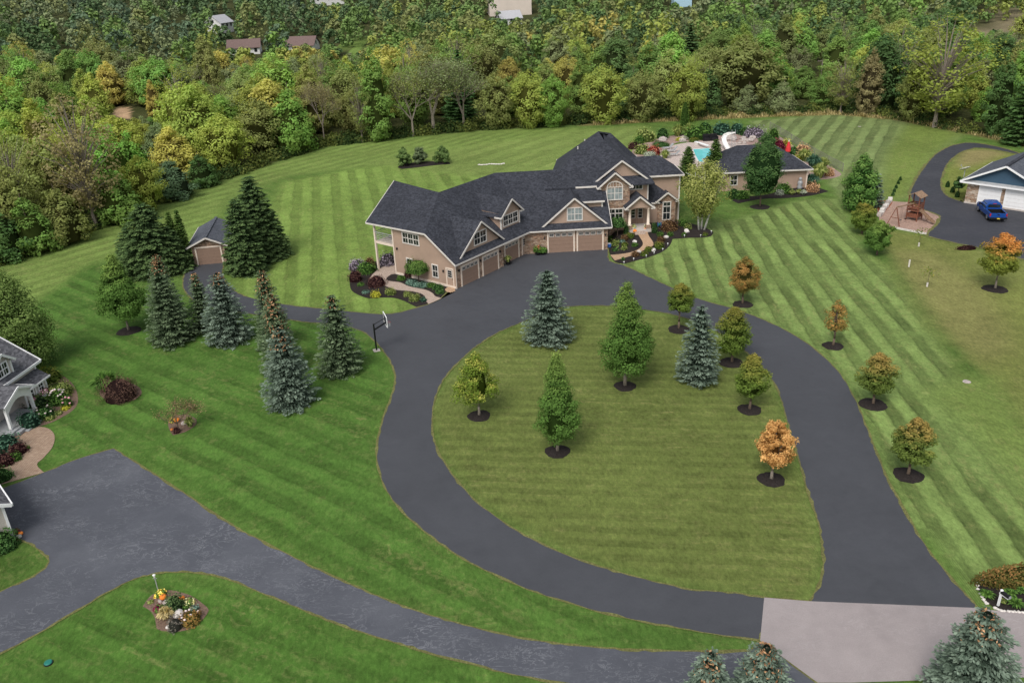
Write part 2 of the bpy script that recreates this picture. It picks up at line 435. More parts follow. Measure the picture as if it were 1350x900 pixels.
TREELINE_Y = [20, 40, 72, 97.5, 111.6, 133.8, 160.4, 167, 170.5, 172.8, 173, 172.1, 164, 149, 137, 128, 105]
def edge_y(x): return np.interp(x, TREELINE_X, TREELINE_Y)
# zone: polygon, base colour, stripe (two pixels along a stripe, period m, amplitude), blur
Z = []
def zone(px, col, a=None, b=None, per=1, amp=0.0, bl=2): Z.append((px if isinstance(px[0], Vector) else [at(*p) for p in px], col, (at(*a), at(*b), per) if a else None, amp, bl))
zone([(-900, 1500), (-900, 120), (0, 60), (1350, 60), (2400, 250), (2400, 1500)], (.092, .160, .034), (60, 420), (300, 560), 3.2, .10)         # all
zone([(-500, 500), (-200, 360), (0, 348), (130, 300), (275, 243), (420, 195), (640, 171), (760, 168), (840, 172), (800, 190), (640, 196), (470, 222), (380, 232), (300, 262), (270, 330), (160, 330), (0, 430), (-300, 560)],
     (.150, .218, .054), (10, 372), (258, 300), 2.6, .13, 3)                                              # back left
zone([(300, 400), (330, 300), (375, 240), (470, 222), (640, 200), (700, 205), (715, 240), (560, 300), (560, 420), (440, 412)], (.158, .238, .054), (425, 300), (428, 400), 2.9, .17, 2)
zone([(480, 215), (640, 190), (760, 172), (850, 165), (870, 180), (800, 240), (700, 240)], (.165, .228, .060), (700, 218), (735, 206), 4.5, .10, 4)
zone([(-300, 560), (0, 440), (120, 345), (200, 380), (250, 395), (330, 412), (430, 424), (475, 434), (512, 470), (522, 500), (500, 570), (500, 640), (570, 708), (660, 760), (790, 806), (1000, 845), (990, 857), (800, 855), (620, 826), (470, 774), (300, 689), (150, 591), (0, 640), (-300, 700)],
     (.070, .144, .027), (150, 480), (330, 560), 2.3, .16, 2)                                              # front left
zone([(-300, 900), (0, 862), (178, 763), (240, 754), (320, 771), (480, 834), (700, 893), (900, 905), (1080, 902), (1400, 905), (1400, 1500), (-600, 1500)], (.066, .142, .025), (190, 840), (300, 890), 1.7, .15, 2)
zone([(24, 711), (64, 737), (40, 762), (-60, 812), (-200, 760), (-100, 690)], (.058, .115, .022))
Z.append((ISLAND, (.122, .155, .041), (at(600, 640), at(1050, 655), 1.25), .09, 1))
zone([(804, 344), (870, 372), (960, 405), (1045, 441), (1098, 482), (1141, 560), (1190, 669), (1290, 800), (1500, 800), (1420, 700), (1345, 590), (1240, 450), (1165, 345), (1120, 300), (1110, 262), (1060, 262), (900, 300)],
     (.148, .212, .062), (1012, 300), (1155, 500), 2.15, .30, 1)                                           # right stripes
zone([(1110, 240), (1165, 345), (1250, 462), (1345, 590), (1420, 700), (1500, 700), (1700, 420), (1350, 342), (1221, 311), (1160, 300)], (.165, .190, .052), (1200, 330), (1330, 560), 5.5, .04, 2)   # neighbour, dry
zone([(985, 160), (1100, 150), (1200, 155), (1270, 178), (1225, 212), (1200, 260), (1150, 275), (1110, 262), (1060, 205)], (.150, .200, .072), (1113, 172), (1086, 210), 2.9, .26, 1)
zone([(1200, 160), (1270, 176), (1235, 202), (1200, 258), (1158, 270), (1170, 200)], (.150, .205, .048), (1170, 180), (1140, 240), 4, .03, 4)
zone([(1240, 250), (1245, 222), (1285, 196), (1350, 205), (1400, 215), (1270, 268)], (.160, .190, .045), None, None, 1, 0, 1)
zone([(1128, 322), (1165, 345), (1250, 462), (1345, 590), (1420, 690), (1440, 680), (1362, 590), (1268, 458), (1180, 335), (1150, 312)], (.055, .125, .022), None, None, 1, 0, 1)   # dark band
zone([(1225, 520), (1300, 480), (1420, 640), (1420, 740), (1330, 610)], (.155, .218, .055), None, None, 1, 0, 6)
zone([(1175, 330), (1225, 330), (1300, 380), (1340, 460), (1290, 480), (1235, 430), (1180, 350)], (.195, .195, .068), (1200, 330), (1330, 560), 5.5, .03, 5)
zone([(1262, 198), (1300, 196), (1330, 202), (1290, 216), (1262, 222)], (.23, .20, .085), None, None, 1, 0, 4)

lin = np.zeros(XX.shape + (3,)); U = np.zeros(XX.shape); AMP = np.zeros(XX.shape); best = np.zeros(XX.shape)
acc = np.zeros(XX.shape)
for poly, col, st, amp, bl in Z:
    m = blur(inside(poly, XX, YY).astype(float), bl)
    lin = lin * (1 - m[..., None]) + np.array(col) * m[..., None]
    if st:
        a, b, per = st; d = (b - a); d.normalize()
        u = ((XX - a.x) * -d.y + (YY - a.y) * d.x) / per
    else: u = U
    sel = m > .5
    U = np.where(sel, u, U)
    e = np.clip(np.abs(m - .5) * 2, 0, 1)
    AMP = np.where(sel, amp * e, AMP * np.where(m > .02, e, 1))
# beyond the lawns: rough strip, then wood floor and far ground
ey = edge_y(XX); dd = YY - ey
rough = blur(((dd > -1.2) & (XX > 15) & (XX < 120)).astype(float), 2); lin = lin * (1 - rough[..., None]) + np.array((.20, .165, .07)) * rough[..., None]
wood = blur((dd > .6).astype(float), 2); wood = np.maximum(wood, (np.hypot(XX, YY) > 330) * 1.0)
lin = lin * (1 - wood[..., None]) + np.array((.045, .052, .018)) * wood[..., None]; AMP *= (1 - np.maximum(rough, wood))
for pp, col in (([(1250, 62), (1310, 20), (1400, 10), (1400, 110), (1300, 90)], (.20, .17, .105)), ([(148, 152), (158, 140), (172, 144), (172, 158)], (.48, .32, .20)), ([(448, 58), (480, 50), (485, 72), (462, 76)], (.14, .22, .05))):
    m = inside(W(pp), XX, YY)[..., None]; lin = np.where(m, np.array(col), lin)
ny, nx = XX.shape
me = bpy.data.meshes.new('ground')
idx = np.arange(nx * ny).reshape(ny, nx)
quad = np.stack([idx[:-1, :-1], idx[:-1, 1:], idx[1:, 1:], idx[1:, :-1]], -1).reshape(-1, 4)
def raw_mesh(me, co, q):
    nq = len(q)
    me.vertices.add(len(co)); me.vertices.foreach_set('co', np.ascontiguousarray(co, np.float32).ravel())
    me.loops.add(nq * 4); me.loops.foreach_set('vertex_index', np.ascontiguousarray(q, np.int32).ravel())
    me.polygons.add(nq); me.polygons.foreach_set('loop_start', np.arange(0, nq * 4, 4, dtype=np.int32))
    me.update(calc_edges=True)
raw_mesh(me, np.stack([XX, YY, ZZ], -1).reshape(-1, 3), quad)
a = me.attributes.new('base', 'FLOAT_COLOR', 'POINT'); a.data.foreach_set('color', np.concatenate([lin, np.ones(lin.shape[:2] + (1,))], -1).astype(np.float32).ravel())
for nm, arr in (('u', U), ('amp', AMP)):
    a = me.attributes.new(nm, 'FLOAT', 'POINT'); a.data.foreach_set('value', arr.astype(np.float32).ravel())
me.polygons.foreach_set('use_smooth', np.ones(len(me.polygons), bool))
k = N('mown_grass'); p = k.geo(); base = k.attr('base', 'Color'); u = k.attr('u'); amp = k.attr('amp')
u2 = k.math('ADD', u, k.math('MULTIPLY', k.math('SUBTRACT', k.noise(.22, p, 3, .5), .5), .35))
sn = k.math('SINE', k.math('MULTIPLY', u2, 2 * PI))
st = k.n('Clamp', {0: k.math('MULTIPLY', sn, 2.2), 1: -1.0, 2: 1.0})
st2 = k.math('MULTIPLY', k.rng(k.math('FRACT', k.math('ADD', u2, .47)), 0, .10, -1, 0), .8)
st = k.math('ADD', k.math('MULTIPLY', st, k.rng(k.noise(.14, p, 4, .65), .36, .64, .15, 1.35)), st2)
fac = k.math('ADD', 1, k.math('MULTIPLY', st, amp))
big = k.rng(k.noise(.06, p, 5, .6), .36, .64, .90, 1.10); mid = k.rng(k.noise(.6, p, 6, .72), .36, .64, .86, 1.14)
mp = k.n('Mapping', {'Vector': p, 'Rotation': (0, 0, .6), 'Scale': (1, .5, 1)})
fine = k.rng(k.noise(4.0, mp, 6, .85), .34, .66, .66, 1.34)
tot = k.math('MULTIPLY', k.math('MULTIPLY', fac, big), k.math('MULTIPLY', mid, fine))
col = k.mix(1.0, base, tot, 'MULTIPLY')
# straw: cut grass left in wisps along the mowing lines, dry and dark patches
wv = k.n('CombineXYZ', {0: k.math('MULTIPLY', u2, 1.6), 1: k.math('MULTIPLY', k.noise(.3, p, 3), 5.0), 2: k.math('MULTIPLY', k.noise(.9, p, 2), 1.2)})
wisp = k.rng(k.noise(1.9, wv, 5, .75), .52, .66, 0, .8); gate = k.rng(k.noise(.10, p, 4, .6), .42, .60, .15, .9)
pat = k.rng(k.noise(.8, k.n('Mapping', {'Vector': p, 'Location': (31, 7, 0)}), 7, .78), .54, .68, 0, .5)
straw = k.math('MAXIMUM', k.math('MULTIPLY', wisp, gate), pat)
scol = k.mix(.62, base, (.34, .30, .13))
col = k.mix(k.math('MULTIPLY', straw, .75), col, k.mix(1.0, scol, k.math('MULTIPLY', fine, mid), 'MULTIPLY'))
dk = k.rng(k.noise(.33, k.n('Mapping', {'Vector': p, 'Location': (5, 71, 0)}), 6, .72), .54, .68, 1, .8)
col = k.mix(1.0, col, dk, 'MULTIPLY')
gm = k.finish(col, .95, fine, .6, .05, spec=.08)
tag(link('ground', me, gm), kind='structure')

# ------------------------------------------------------------------ building helpers
def frame(ox, oy, ang, oz=0.0): return Matrix.Translation((ox, oy, oz)) @ Matrix.Rotation(ang, 4, 'Z')
def window(parent, Mx, x0, x1, z0, z1, cols=1, gr=(2, 2), arch=0.0, fw=.11, transom=0.0, sash=True, glass='glass', frame_m='white', proud=.07, name='window', label=None):
    """window on the plane y=0 of Mx, looking towards -y: frame > pane, muntins"""
    f = MB(Mx); y0, y1 = -proud, .03
    f.box(x0 - fw, x0, y0, y1, z0 - fw, z1); f.box(x1, x1 + fw, y0, y1, z0 - fw, z1)
    f.box(x0, x1, y0, y1, z0 - fw, z0)
    xc, r = (x0 + x1) / 2, (x1 - x0) / 2
    if arch:
        n = 10; pr = []
        for i in range(n + 1):
            a_ = PI * i / n; pr.append((xc + (r + fw) * math.cos(a_), z1 + (arch + fw) * math.sin(a_)))
        for i in range(n, -1, -1):
            a_ = PI * i / n; pr.append((xc + r * math.cos(a_), z1 + arch * math.sin(a_)))
        for i in range(n):
            q = [pr[i], pr[i + 1], pr[2 * n + 1 - i - 1], pr[2 * n + 1 - i]]; f.prism_y(q, y0, y1)
        f.box(x0, x1, y0, y1, z1 - .04, z1 + .04)
    else: f.box(x0 - fw, x1 + fw, y0, y1, z1, z1 + fw)
    cw = (x1 - x0) / cols
    for i in range(1, cols): f.box(x0 + i * cw - .05, x0 + i * cw + .05, y0 + .01, y1 - .004, z0, z1 - (.041 if arch else 0))
    if transom: f.box(x0, x1, y0 + .013, y1 - .007, z1 - transom - .05, z1 - transom + .05)
    o = f.build(name, M[frame_m], parent)
    if label: o['label'] = label
    p = MB(Mx)
    if arch: p.prism_y([(x0, z0), (x1, z0)] + [(xc + r * math.cos(PI * i / 12), z1 + arch * math.sin(PI * i / 12)) for i in range(13)], -.02, .02)
    else: p.box(x0, x1, -.02, .02, z0, z1)
    p.build('pane', M[glass], o)
    mu = MB(Mx); zt = z1 - transom
    for i in range(cols):
        a, b = x0 + i * cw, x0 + (i + 1) * cw
        if sash: mu.box(a, b, -.045, -.015, (z0 + zt) / 2 - .035, (z0 + zt) / 2 + .035)
        for j in range(1, gr[0]): mu.box(a + cw * j / gr[0] - .016, a + cw * j / gr[0] + .016, -.036, -.018, z0, z1)
        nr = gr[1] * (2 if sash else 1)
        for j in range(1, nr):
            if sash and j == nr // 2: continue
            zz = z0 + (zt - z0) * j / nr; mu.box(a, b, -.034, -.017, zz - .016, zz + .016)
    if arch:
        for i in range(1, 5): mu.bar((x0 + (x1 - x0) * i / 5, -.03, z1), (x0 + (x1 - x0) * i / 5, -.03, z1 + arch * math.sqrt(max(0, 1 - (2 * i / 5 - 1) ** 2))), .03, .02, (0, 1, 0))
    if mu.v: mu.build('muntins', M[frame_m], o)
    return o
def garage_door(parent, Mx, x0, x1, h, mat='brown', nwin=4, trim='cream', winrow=True):
    d = MB(Mx); nz = 5
    for i in range(nz): d.box(x0, x1, -.02 - .0, .03, h * i / nz + .012, h * (i + 1) / nz - .012)
    d.box(x0, x1, 0, .025, 0, h)
    o = d.build('garage_door', M[mat], parent)
    f = MB(Mx); t = .17
    f.box(x0 - t, x0, -.06, .04, 0, h + t); f.box(x1, x1 + t, -.06, .04, 0, h + t); f.box(x0, x1, -.06, .04, h, h + t)
    f.build('door_frame', M[trim], o)
    if winrow:
        w = (x1 - x0) / nwin; z0, z1 = h * .825, h * .955
        fr = MB(Mx)
        for i in range(nwin):
            gl = MB(Mx)
            a, b = x0 + i * w + .07, x0 + (i + 1) * w - .07
            fr.box(a, b, -.045, .0, z0 - .05, z1 + .05)
            for j in range(4):
                c0 = a + .05 + (b - a - .1) * j / 4 + .015; c1 = a + .05 + (b - a - .1) * (j + 1) / 4 - .015
                gl.box(c0, c1, -.05, -.03, z0, z1)
            gl.build('pane', M['glass'], o)
        fr.build('window_row', M['white'], o)
    return o
def door(parent, Mx, x0, x1, z0, z1, mat='tan', light=(.55, .92), trim='cream', label=None):
    d = MB(Mx); d.box(x0, x1, -.03, .03, z0, z1); o = d.build('door', M[mat], parent)
    f = MB(Mx); f.box(x0 - .12, x0, -.06, .04, z0, z1 + .12); f.box(x1, x1 + .12, -.06, .04, z0, z1 + .12); f.box(x0, x1, -.06, .04, z1, z1 + .12)
    f.build('door_frame', M[trim], o)
    a, b = x0 + .16, x1 - .16; c, e = z0 + (z1 - z0) * light[0], z0 + (z1 - z0) * light[1]
    g = MB(Mx); g.box(a, b, -.045, -.02, c, e); g.build('pane', M['glass'], o)
    w = MB(Mx); w.box(a - .06, a, -.055, 0, c - .06, e + .06); w.box(b, b + .06, -.055, 0, c - .06, e + .06); w.box(a, b, -.055, 0, c - .06, c); w.box(a, b, -.055, 0, e, e + .06)
    for i in (1, 2): w.box(a, b, -.05, -.03, c + (e - c) * i / 3 - .015, c + (e - c) * i / 3 + .015)
    w.build('pane_frame', M['white'], o)
    h = MB(Mx); h.tube((x1 - .08, -.09, z0 + .95), (x1 - .08, -.02, z0 + .95), .035, .03); h.build('handle', M['black'], o)
    return o
def fascia(mb, pts, h=.17, w=.05, dz=-.08):
    for a, b in zip(pts, pts[1:]): mb.bar((a[0], a[1], a[2] + dz), (b[0], b[1], b[2] + dz), w, h)
def sconce(parent, Mx, x, z):
    b = MB(Mx); b.box(x - .06, x + .06, -.03, .02, z - .1, z + .1); b.tube((x, -.13, z - .14), (x, -.13, z + .08), .05, .075, 6); b.tube((x, -.13, z + .08), (x, -.13, z + .16), .08, .02, 6); b.bar((x, -.02, z + .1), (x, -.13, z + .1), .02, .02)
    b.build('wall_lamp', M['black'], parent)
def gable_front(parent, Mx, xc, half, z0, z1, y, wall, stone=False, win=None, oh=.32, depth=4.0, base=None, back_z=None, sides=True):
    """gable wall on plane y with a pitched roof running back; z0 eave, z1 apex (of the roof edge)"""
    sl = (z1 - z0) / half
    w = MB(Mx); b = z0 - .05 if base is None else base
    inn = half - oh
    w.prism_y([(xc - inn, b), (xc + inn, b), (xc + inn, z0 + sl * oh - .12), (xc, z1 - .15), (xc - inn, z0 + sl * oh - .12)] if base is not None else [(xc - half + .15, b), (xc + half - .15, b), (xc, z1 - .15)], y, y + .12)
    w.build('gable_wall', M[wall], parent)
    r = MB(Mx); yf = y - oh
    r.slab([(xc - half, yf, z0), (xc, yf, z1), (xc, y + depth, z1), (xc - half, y + depth, z0)], .12)
    r.slab([(xc, yf, z1), (xc + half, yf, z0), (xc + half, y + depth, z0), (xc, y + depth, z1)], .12)
    r.build('roof', M['shingle'], parent)
    f = MB(Mx); 
    f.bar((xc - half - .03, yf - .03, z0 - .10), (xc, yf - .03, z1 - .08), .06, .18); f.bar((xc, yf - .033, z1 - .08), (xc + half + .03, yf - .033, z0 - .10), .06, .18)
    if sides and base is not None:
        f.bar((xc - half - .03, yf, z0 - .06), (xc - half - .03, y + min(depth, .6), z0 - .06), .06, .18); f.bar((xc + half + .03, yf, z0 - .06), (xc + half + .03, y + min(depth, .6), z0 - .06), .06, .18)
        f.box(xc - half, xc - inn + .08, yf + .02, y - .005, z0 - .17, z0 - .04); f.box(xc + inn - .08, xc + half, yf + .02, y - .005, z0 - .17, z0 - .04)
    f.build('fascia', M['white'], parent)

# ------------------------------------------------------------------ the big house
house = thing('house', 'large tan stone house with charcoal roofs and five brown garage doors above the loop', 'house', (HQ[0], HQ[1], 0), HA)
I4 = Matrix()
p1w = Vector((-5.632 - HQ[0], 82.83 - HQ[1])); P1L = Vector((p1w.x * hc + p1w.y * hs, -p1w.x * hs + p1w.y * hc))
WA = math.radians(52) - HA
Wm = frame(P1L.x, P1L.y, WA)                             # garage wing: x along its front, y back
Em = Wm @ Matrix.Rotation(-PI / 2, 4, 'Z')               # end wall: x runs towards the front corner
def wxy(u, v): q = Wm @ Vector((u, v, 0)); return q.x, q.y
def u_on(v, y):                                          # u where the wing line v meets the house line y
    a = wxy(0, v); b = wxy(1, v); return (y - a[1]) / (b[1] - a[1])
SLP, ZE, ZR = .69, 2.85, 2.85 + .69 * 7.6
def Wp(u, v, z): q = Wm @ Vector((u, v, z)); return (q.x, q.y, q.z)
uE = u_on(-.4, -.4); uR = u_on(7.2, 7.2); E = Wp(uE, -.4, ZE); R_ = Wp(uR, 7.2, ZR)
F0 = Wp(-.4, -.4, ZE); BRK = Wp(-.4, 3.65, ZE + SLP * 4.05); J = Wp(6.2, 7.2, ZR); AP = Wp(7.3, 15.2, ZR + .15); LB = Wp(-.4, 12.5, 5.55)
KB = Wp(13.2, 13.0, 5.5); RB = Wp(21, 13.0, 5.5)
r = MB()
r.slab([F0, E, R_, J, BRK]); r.slab([BRK, J, AP, LB]); r.slab([J, KB, AP]); r.slab([J, R_, RB, KB])
CE = (.45, -.4, ZE); CR = (.45, 7.2, ZR)
r.slab([E, CE, CR, R_]); r.slab([R_, CR, (.45, 12.5, 5.2), RB])
r.build('roof', M['shingle'], house)
f = MB(); fascia(f, [LB, BRK, F0, E, CE]); f.bar(CE[:2] + (CE[2] - .08,), CR[:2] + (CR[2] - .08,), .06, .22)
f.bar((LB[0], LB[1], LB[2] - .08), (AP[0], AP[1], AP[2] - .08), .06, .22)
f.build('fascia', M['white'], house)
uB = u_on(.4, 0)
w = MB(Wm)
w.poly((0, 0, 0), (0, 8.8, 0), (0, 8.8, 5.42), (0, 3.7, 5.42), (0, 0, 2.75))
w.poly((0, 8.8, 0), (13, 8.8, 0), (13, 8.8, 5.4), (0, 8.8, 5.4))
w.build('wall', M['tan'], house)
w = MB(Wm); w.box(-.03, 8.2, -.03, .02, 0, 2.78); w.box(8.0, 8.2, .02, .4, 0, 2.78); w.box(8.2, uB + .1, .38, .43, 0, 2.95)
w.build('stone_wall', M['stone'], house)
xC = wxy(uB, .4)[0]
w = MB(); w.box(xC - .05, 0, -.0, .06, 0, 2.9); w.box(-.06, 0, .06, 2.2, 0, 2.95); w.build('stone_wall', M['stone'], house)
w = MB(); w.poly((-.03, 2.2, 0), (-.03, 7, 0), (-.03, 7.2, ZR - .2), (-.03, 2.2, 4.4)); w.build('wall', M['tan'], house)
# foundation strip and corner boards
w = MB(Wm); w.box(-.07, -.005, .02, 8.7, 0, .28); w.build('foundation', M['cream'], house)
w = MB(Wm); w.box(-.09, .07, 8.72, 8.88, 0, 5.3); w.build('corner_board', M['cream'], house)
w = MB(Wm); w.box(-.06, .05, -.075, -.031, 0, 2.75); w.build('corner_board', M['cream'], house)
for x0, x1 in ((.95, 3.65), (4.55, 7.15)): garage_door(house, Wm @ Matrix.Translation((0, -.035, 0)), x0, x1, 2.18)
garage_door(house, Wm @ Matrix.Translation((0, .375, 0)), 9.05, 11.55, 2.18)
door(house, Wm @ Matrix.Translation((0, .375, 0)), 12.35, 13.2, .05, 2.12)
for x0, x1 in ((-6.95, -4.05), (-3.5, -.65)): garage_door(house, Matrix.Translation((0, -.005, 0)), x0, x1, 2.42)
for x in (.45, 4.1, 7.6): sconce(house, Wm @ Matrix.Translation((0, -.035, 0)), x, 1.95)
for x in (-7.45, -.3): sconce(house, I4, x, 1.9)
# end wall windows and door
window(house, Em, -7.25, -4.95, 4.02, 5.12, 3, (2, 1)); window(house, Em, -6.95, -6.2, 1.2, 2.2, 1, (2, 1)); window(house, Em, -3.2, -2.5, .85, 2.15, 1, (2, 1))
door(house, Em, -1.2, -.35, .08, 2.1); sconce(house, Em, -1.65, 1.75); sconce(house, Em, -8.3, 3.1)
# deck
d = MB(Wm); d.box(.0, 12.9, 8.85, 11.75, 3.18, 3.42); deck = d.build('deck', M['cream'], house)
for u_ in (.06, 6.4, 12.8):
    d = MB(Wm); d.box(u_ - .1, u_ + .1, 11.6, 11.8, 0, 5.55); d.build('deck_post', M['cream'], house)
d = MB(Wm)
for z in (3.62, 3.84, 4.06, 4.28): d.bar((.0, 8.9, z), (.0, 11.7, z), .03, .04); d.bar((.0, 11.7, z), (12.8, 11.7, z), .03, .04)
d.bar((.0, 8.9, 4.5), (.0, 11.7, 4.5), .09, .06); d.bar((.0, 11.7, 4.5), (12.8, 11.7, 4.5), .09, .06)
d.build('railing', M['grey'], house)
# gables over the garages
gable_front(house, Wm, 4.75, 4.05, 2.98, 6.2, .35, 'tan', depth=5.0)
window(house, Wm @ Matrix.Translation((0, .35, 0)), 3.75, 5.75, 3.72, 5.0, 2, (2, 1))
gable_front(house, I4, -3.85, 3.95, 3.05, 6.4, .42, 'tan', depth=5.0)
window(house, Matrix.Translation((0, .42, 0)), -4.62, -2.98, 3.72, 5.1, 2, (2, 1), glass='curtain')
Dm = Wm @ Matrix.Translation((11.1, 1.0, 0))
gable_front(house, Dm, 0, 2.1, 5.3, 7.05, 0, 'tan', depth=5.5, base=3.75, oh=.36)
w = MB(Dm); w.poly((-1.73, 0, 3.75), (-1.73, 3.0, 5.75), (-1.73, 2.9, 5.6), (-1.73, 0, 5.6)); w.poly((1.73, 0, 3.75), (1.73, 3.0, 5.75), (1.73, 2.9, 5.6), (1.73, 0, 5.6)); w.build('wall', M['tan'], house)
for s_ in (-1.7, 1.7):
    w = MB(Dm); w.box(s_ - .08, s_ + .08, -.05, .1, 3.75, 5.25); w.build('corner_board', M['white'], house)
window(house, Dm, -1.32, 1.32, 4.12, 5.22, 3, (2, 1))
# low block between garage and entrance
w = MB(); w.box(-4, -.3, 2.2, 2.3, 3.9, 5.35); w.box(-.36, -.26, 2.3, 4.9, .8, 5.4); w.build('wall', M['tan'], house)
w = MB(); w.box(-.42, -.24, 2.13, 2.199, 4.4, 5.3); w.build('corner_board', M['white'], house)
w = MB(); w.slab([(-2.9, 1.85, 5.4), (-.1, 1.85, 5.4), (-.1, 4.95, 6.28), (-2.9, 4.95, 6.28)]); w.build('roof', M['shingle'], house)
w = MB(); w.bar((-2.75, 1.83, 5.33), (-.08, 1.83, 5.33), .07, .2); w.build('fascia', M['white'], house)
# main block
w = MB(); w.box(-3.1, 3.3, 4.9, 20, 0.3, 6.5); w.box(3.3, 5.75, 5.5, 20, .3, 6.5); w.build('wall', M['tan'], house)
HF = .95
FLc = (-6.8, 4.5, 6.5); PK = (1.05, 9.1, 10.85); RI0 = (-2.55, 8.25, 10.05); RI1 = (-.1, 8.25, 10.05)
r = MB(); r.slab([FLc, (6.4, 4.5, 6.5), PK, RI1, RI0], .2)
r.slab([FLc, RI0, (-3.7, 19.6, 6.5)], .2); r.slab([RI0, (1.0, 13.7, 11.15), (-3.7, 19.6, 6.5)], .2); r.slab([RI0, RI1, PK, (1.0, 13.7, 11.15)], .2)
r.slab([(6.4, 4.5, 6.5), (6.9, 14, 6.5), (1.6, 13.5, 10.85), PK], .2)
r.build('roof', M['shingle'], house)
RP, RP2 = (1.0, 13.7, 11.15), (2.45, 12.9, 11.0)
r = MB()
r.slab([(5, 8.6, 6.6), (7.0, 13.6, 6.7), RP2, (1.8, 12.9, 10.6)], .2); r.slab([(-3.7, 19.6, 6.5), RP, RP2, (7.0, 19.6, 6.5)], .2); r.slab([RP2, (7.0, 13.6, 6.7), (7.0, 19.6, 6.5)], .2)
r.build('roof', M['shingle'], house)
for a_, b_ in (((-3.15, 4.47, 6.43), (-.62, 4.47, 6.43)), ((7.05, 13.5, 6.6), (7.05, 19.6, 6.45)), ((-3.75, 19.0, 6.45), (-3.75, 19.7, 6.42))):
    f = MB(); f.bar(a_, b_, .07, .2); f.build('fascia', M['white'], house)
for px_, py_, z_ in ((-2.3, 8.6, 10.0), (-.6, 14.6, 9.6)):
    v = MB(); v.tube((px_, py_, z_), (px_, py_, z_ + .45), .07); v.build('vent_pipe', M['white'], house)
# stone bay with arched window
w = MB(); w.box(-.22, 3.32, 4.15, 5.2, .3, 6.35); w.build('stone_wall', M['stone'], house)
gable_front(house, Matrix.Translation((0, 4.1, 0)), 1.5, 2.12, 6.38, 8.2, 0, 'stone', base=6.2, oh=.35, depth=4)
BW = Matrix.Translation((0, 4.13, 0))
window(house, BW, .62, 2.38, 4.86, 6.35, 2, (2, 1), arch=.62, glass='curtain')
window(house, BW, .70, 2.46, 1.95, 3.62, 2, (2, 1), transom=.5, sash=False)
# tan gable
w = MB(); w.box(3.3, 5.75, 5.4, 5.5, .3, 6.55); w.build('wall', M['tan'], house)
gable_front(house, Matrix.Translation((0, 5.35, 0)), 2.5, 3.6, 6.6, 9.3, 0, 'tan', depth=7, oh=.36)
w = MB(); w.slab([(3.35, 4.75, 6.42), (6.3, 4.75, 6.42), (6.3, 5.36, 6.75), (3.35, 5.36, 6.75)], .12); w.build('roof', M['shingle'], house)
f = MB(); f.bar((3.4, 4.72, 6.36), (6.35, 4.72, 6.36), .07, .2); f.bar((6.33, 4.74, 6.355), (6.33, 6.0, 6.355), .07, .18); f.build('fascia', M['white'], house)
w = MB(); w.box(5.68, 5.84, 5.33, 5.398, 3.5, 6.3); w.build('corner_board', M['white'], house)
window(house, Matrix.Translation((0, 5.4, 0)), 3.5, 5.05, 5.65, 6.15, 2, (2, 1), sash=False)
# right wing
w = MB(); w.poly((5.7, 7.3, .3), (10.15, 7.3, .3), (10.15, 7.3, 6.7), (5.7, 7.3, 6.7)); w.poly((10.15, 7.3, .3), (10.15, 12, .3), (10.15, 12, 6.7), (10.15, 7.3, 6.7)); w.build('wall', M['tan'], house)
w = MB(); w.box(10.03, 10.2, 7.24, 7.42, .7, 6.6); w.build('corner_board', M['white'], house)
r = MB(); A0, A1, A2, A3 = (4.5, 6.9, 6.72), (10.55, 6.9, 6.72), (10.55, 12.3, 6.72), (4.5, 12.3, 6.72); B0, B1 = (3.6, 9.55, 8.6), (8.0, 9.55, 8.6)
r.slab([A0, A1, B1, B0]); r.slab([A1, A2, B1]); r.slab([A2, A3, B0, B1]); r.build('roof', M['shingle'], house)
f = MB(); f.bar((5.9, 6.88, 6.65), (10.6, 6.88, 6.65), .07, .2); f.bar((10.57, 6.88, 6.65), (10.57, 12.3, 6.65), .07, .2); f.build('fascia', M['white'], house)
# lower roof beside the entrance with stone bay
w = MB(); w.box(5.5, 7.4, 6.55, 6.65, .3, 3.6); w.build('wall', M['tan'], house)
w = MB(); w.box(7.3, 9.5, 6.35, 7.25, .3, 3.85); w.build('stone_wall', M['stone'], house)
r = MB(); r.slab([(5.75, 6.2, 3.55), (7.6, 6.2, 3.55), (6.1, 7.32, 6.3)], .1); r.slab([(7.6, 6.2, 3.55), (9.95, 6.9, 3.4), (9.95, 7.32, 3.5), (6.1, 7.32, 6.3)], .1); r.slab([(5.75, 6.2, 3.55), (6.1, 7.32, 6.3), (5.75, 7.32, 6.2)], .1); r.build('roof', M['shingle'], house)
f = MB(); f.bar((6.3, 6.17, 3.5), (7.5, 6.17, 3.5), .07, .18); f.build('fascia', M['white'], house)
gable_front(house, Matrix.Translation((0, 6.3, 0)), 8.4, 1.42, 3.72, 4.85, 0, 'stone', base=3.6, oh=.3, depth=.95)
window(house, Matrix.Translation((0, 6.34, 0)), 7.98, 8.82, 1.35, 3.5, 1, (2, 1), transom=.5, sash=True)
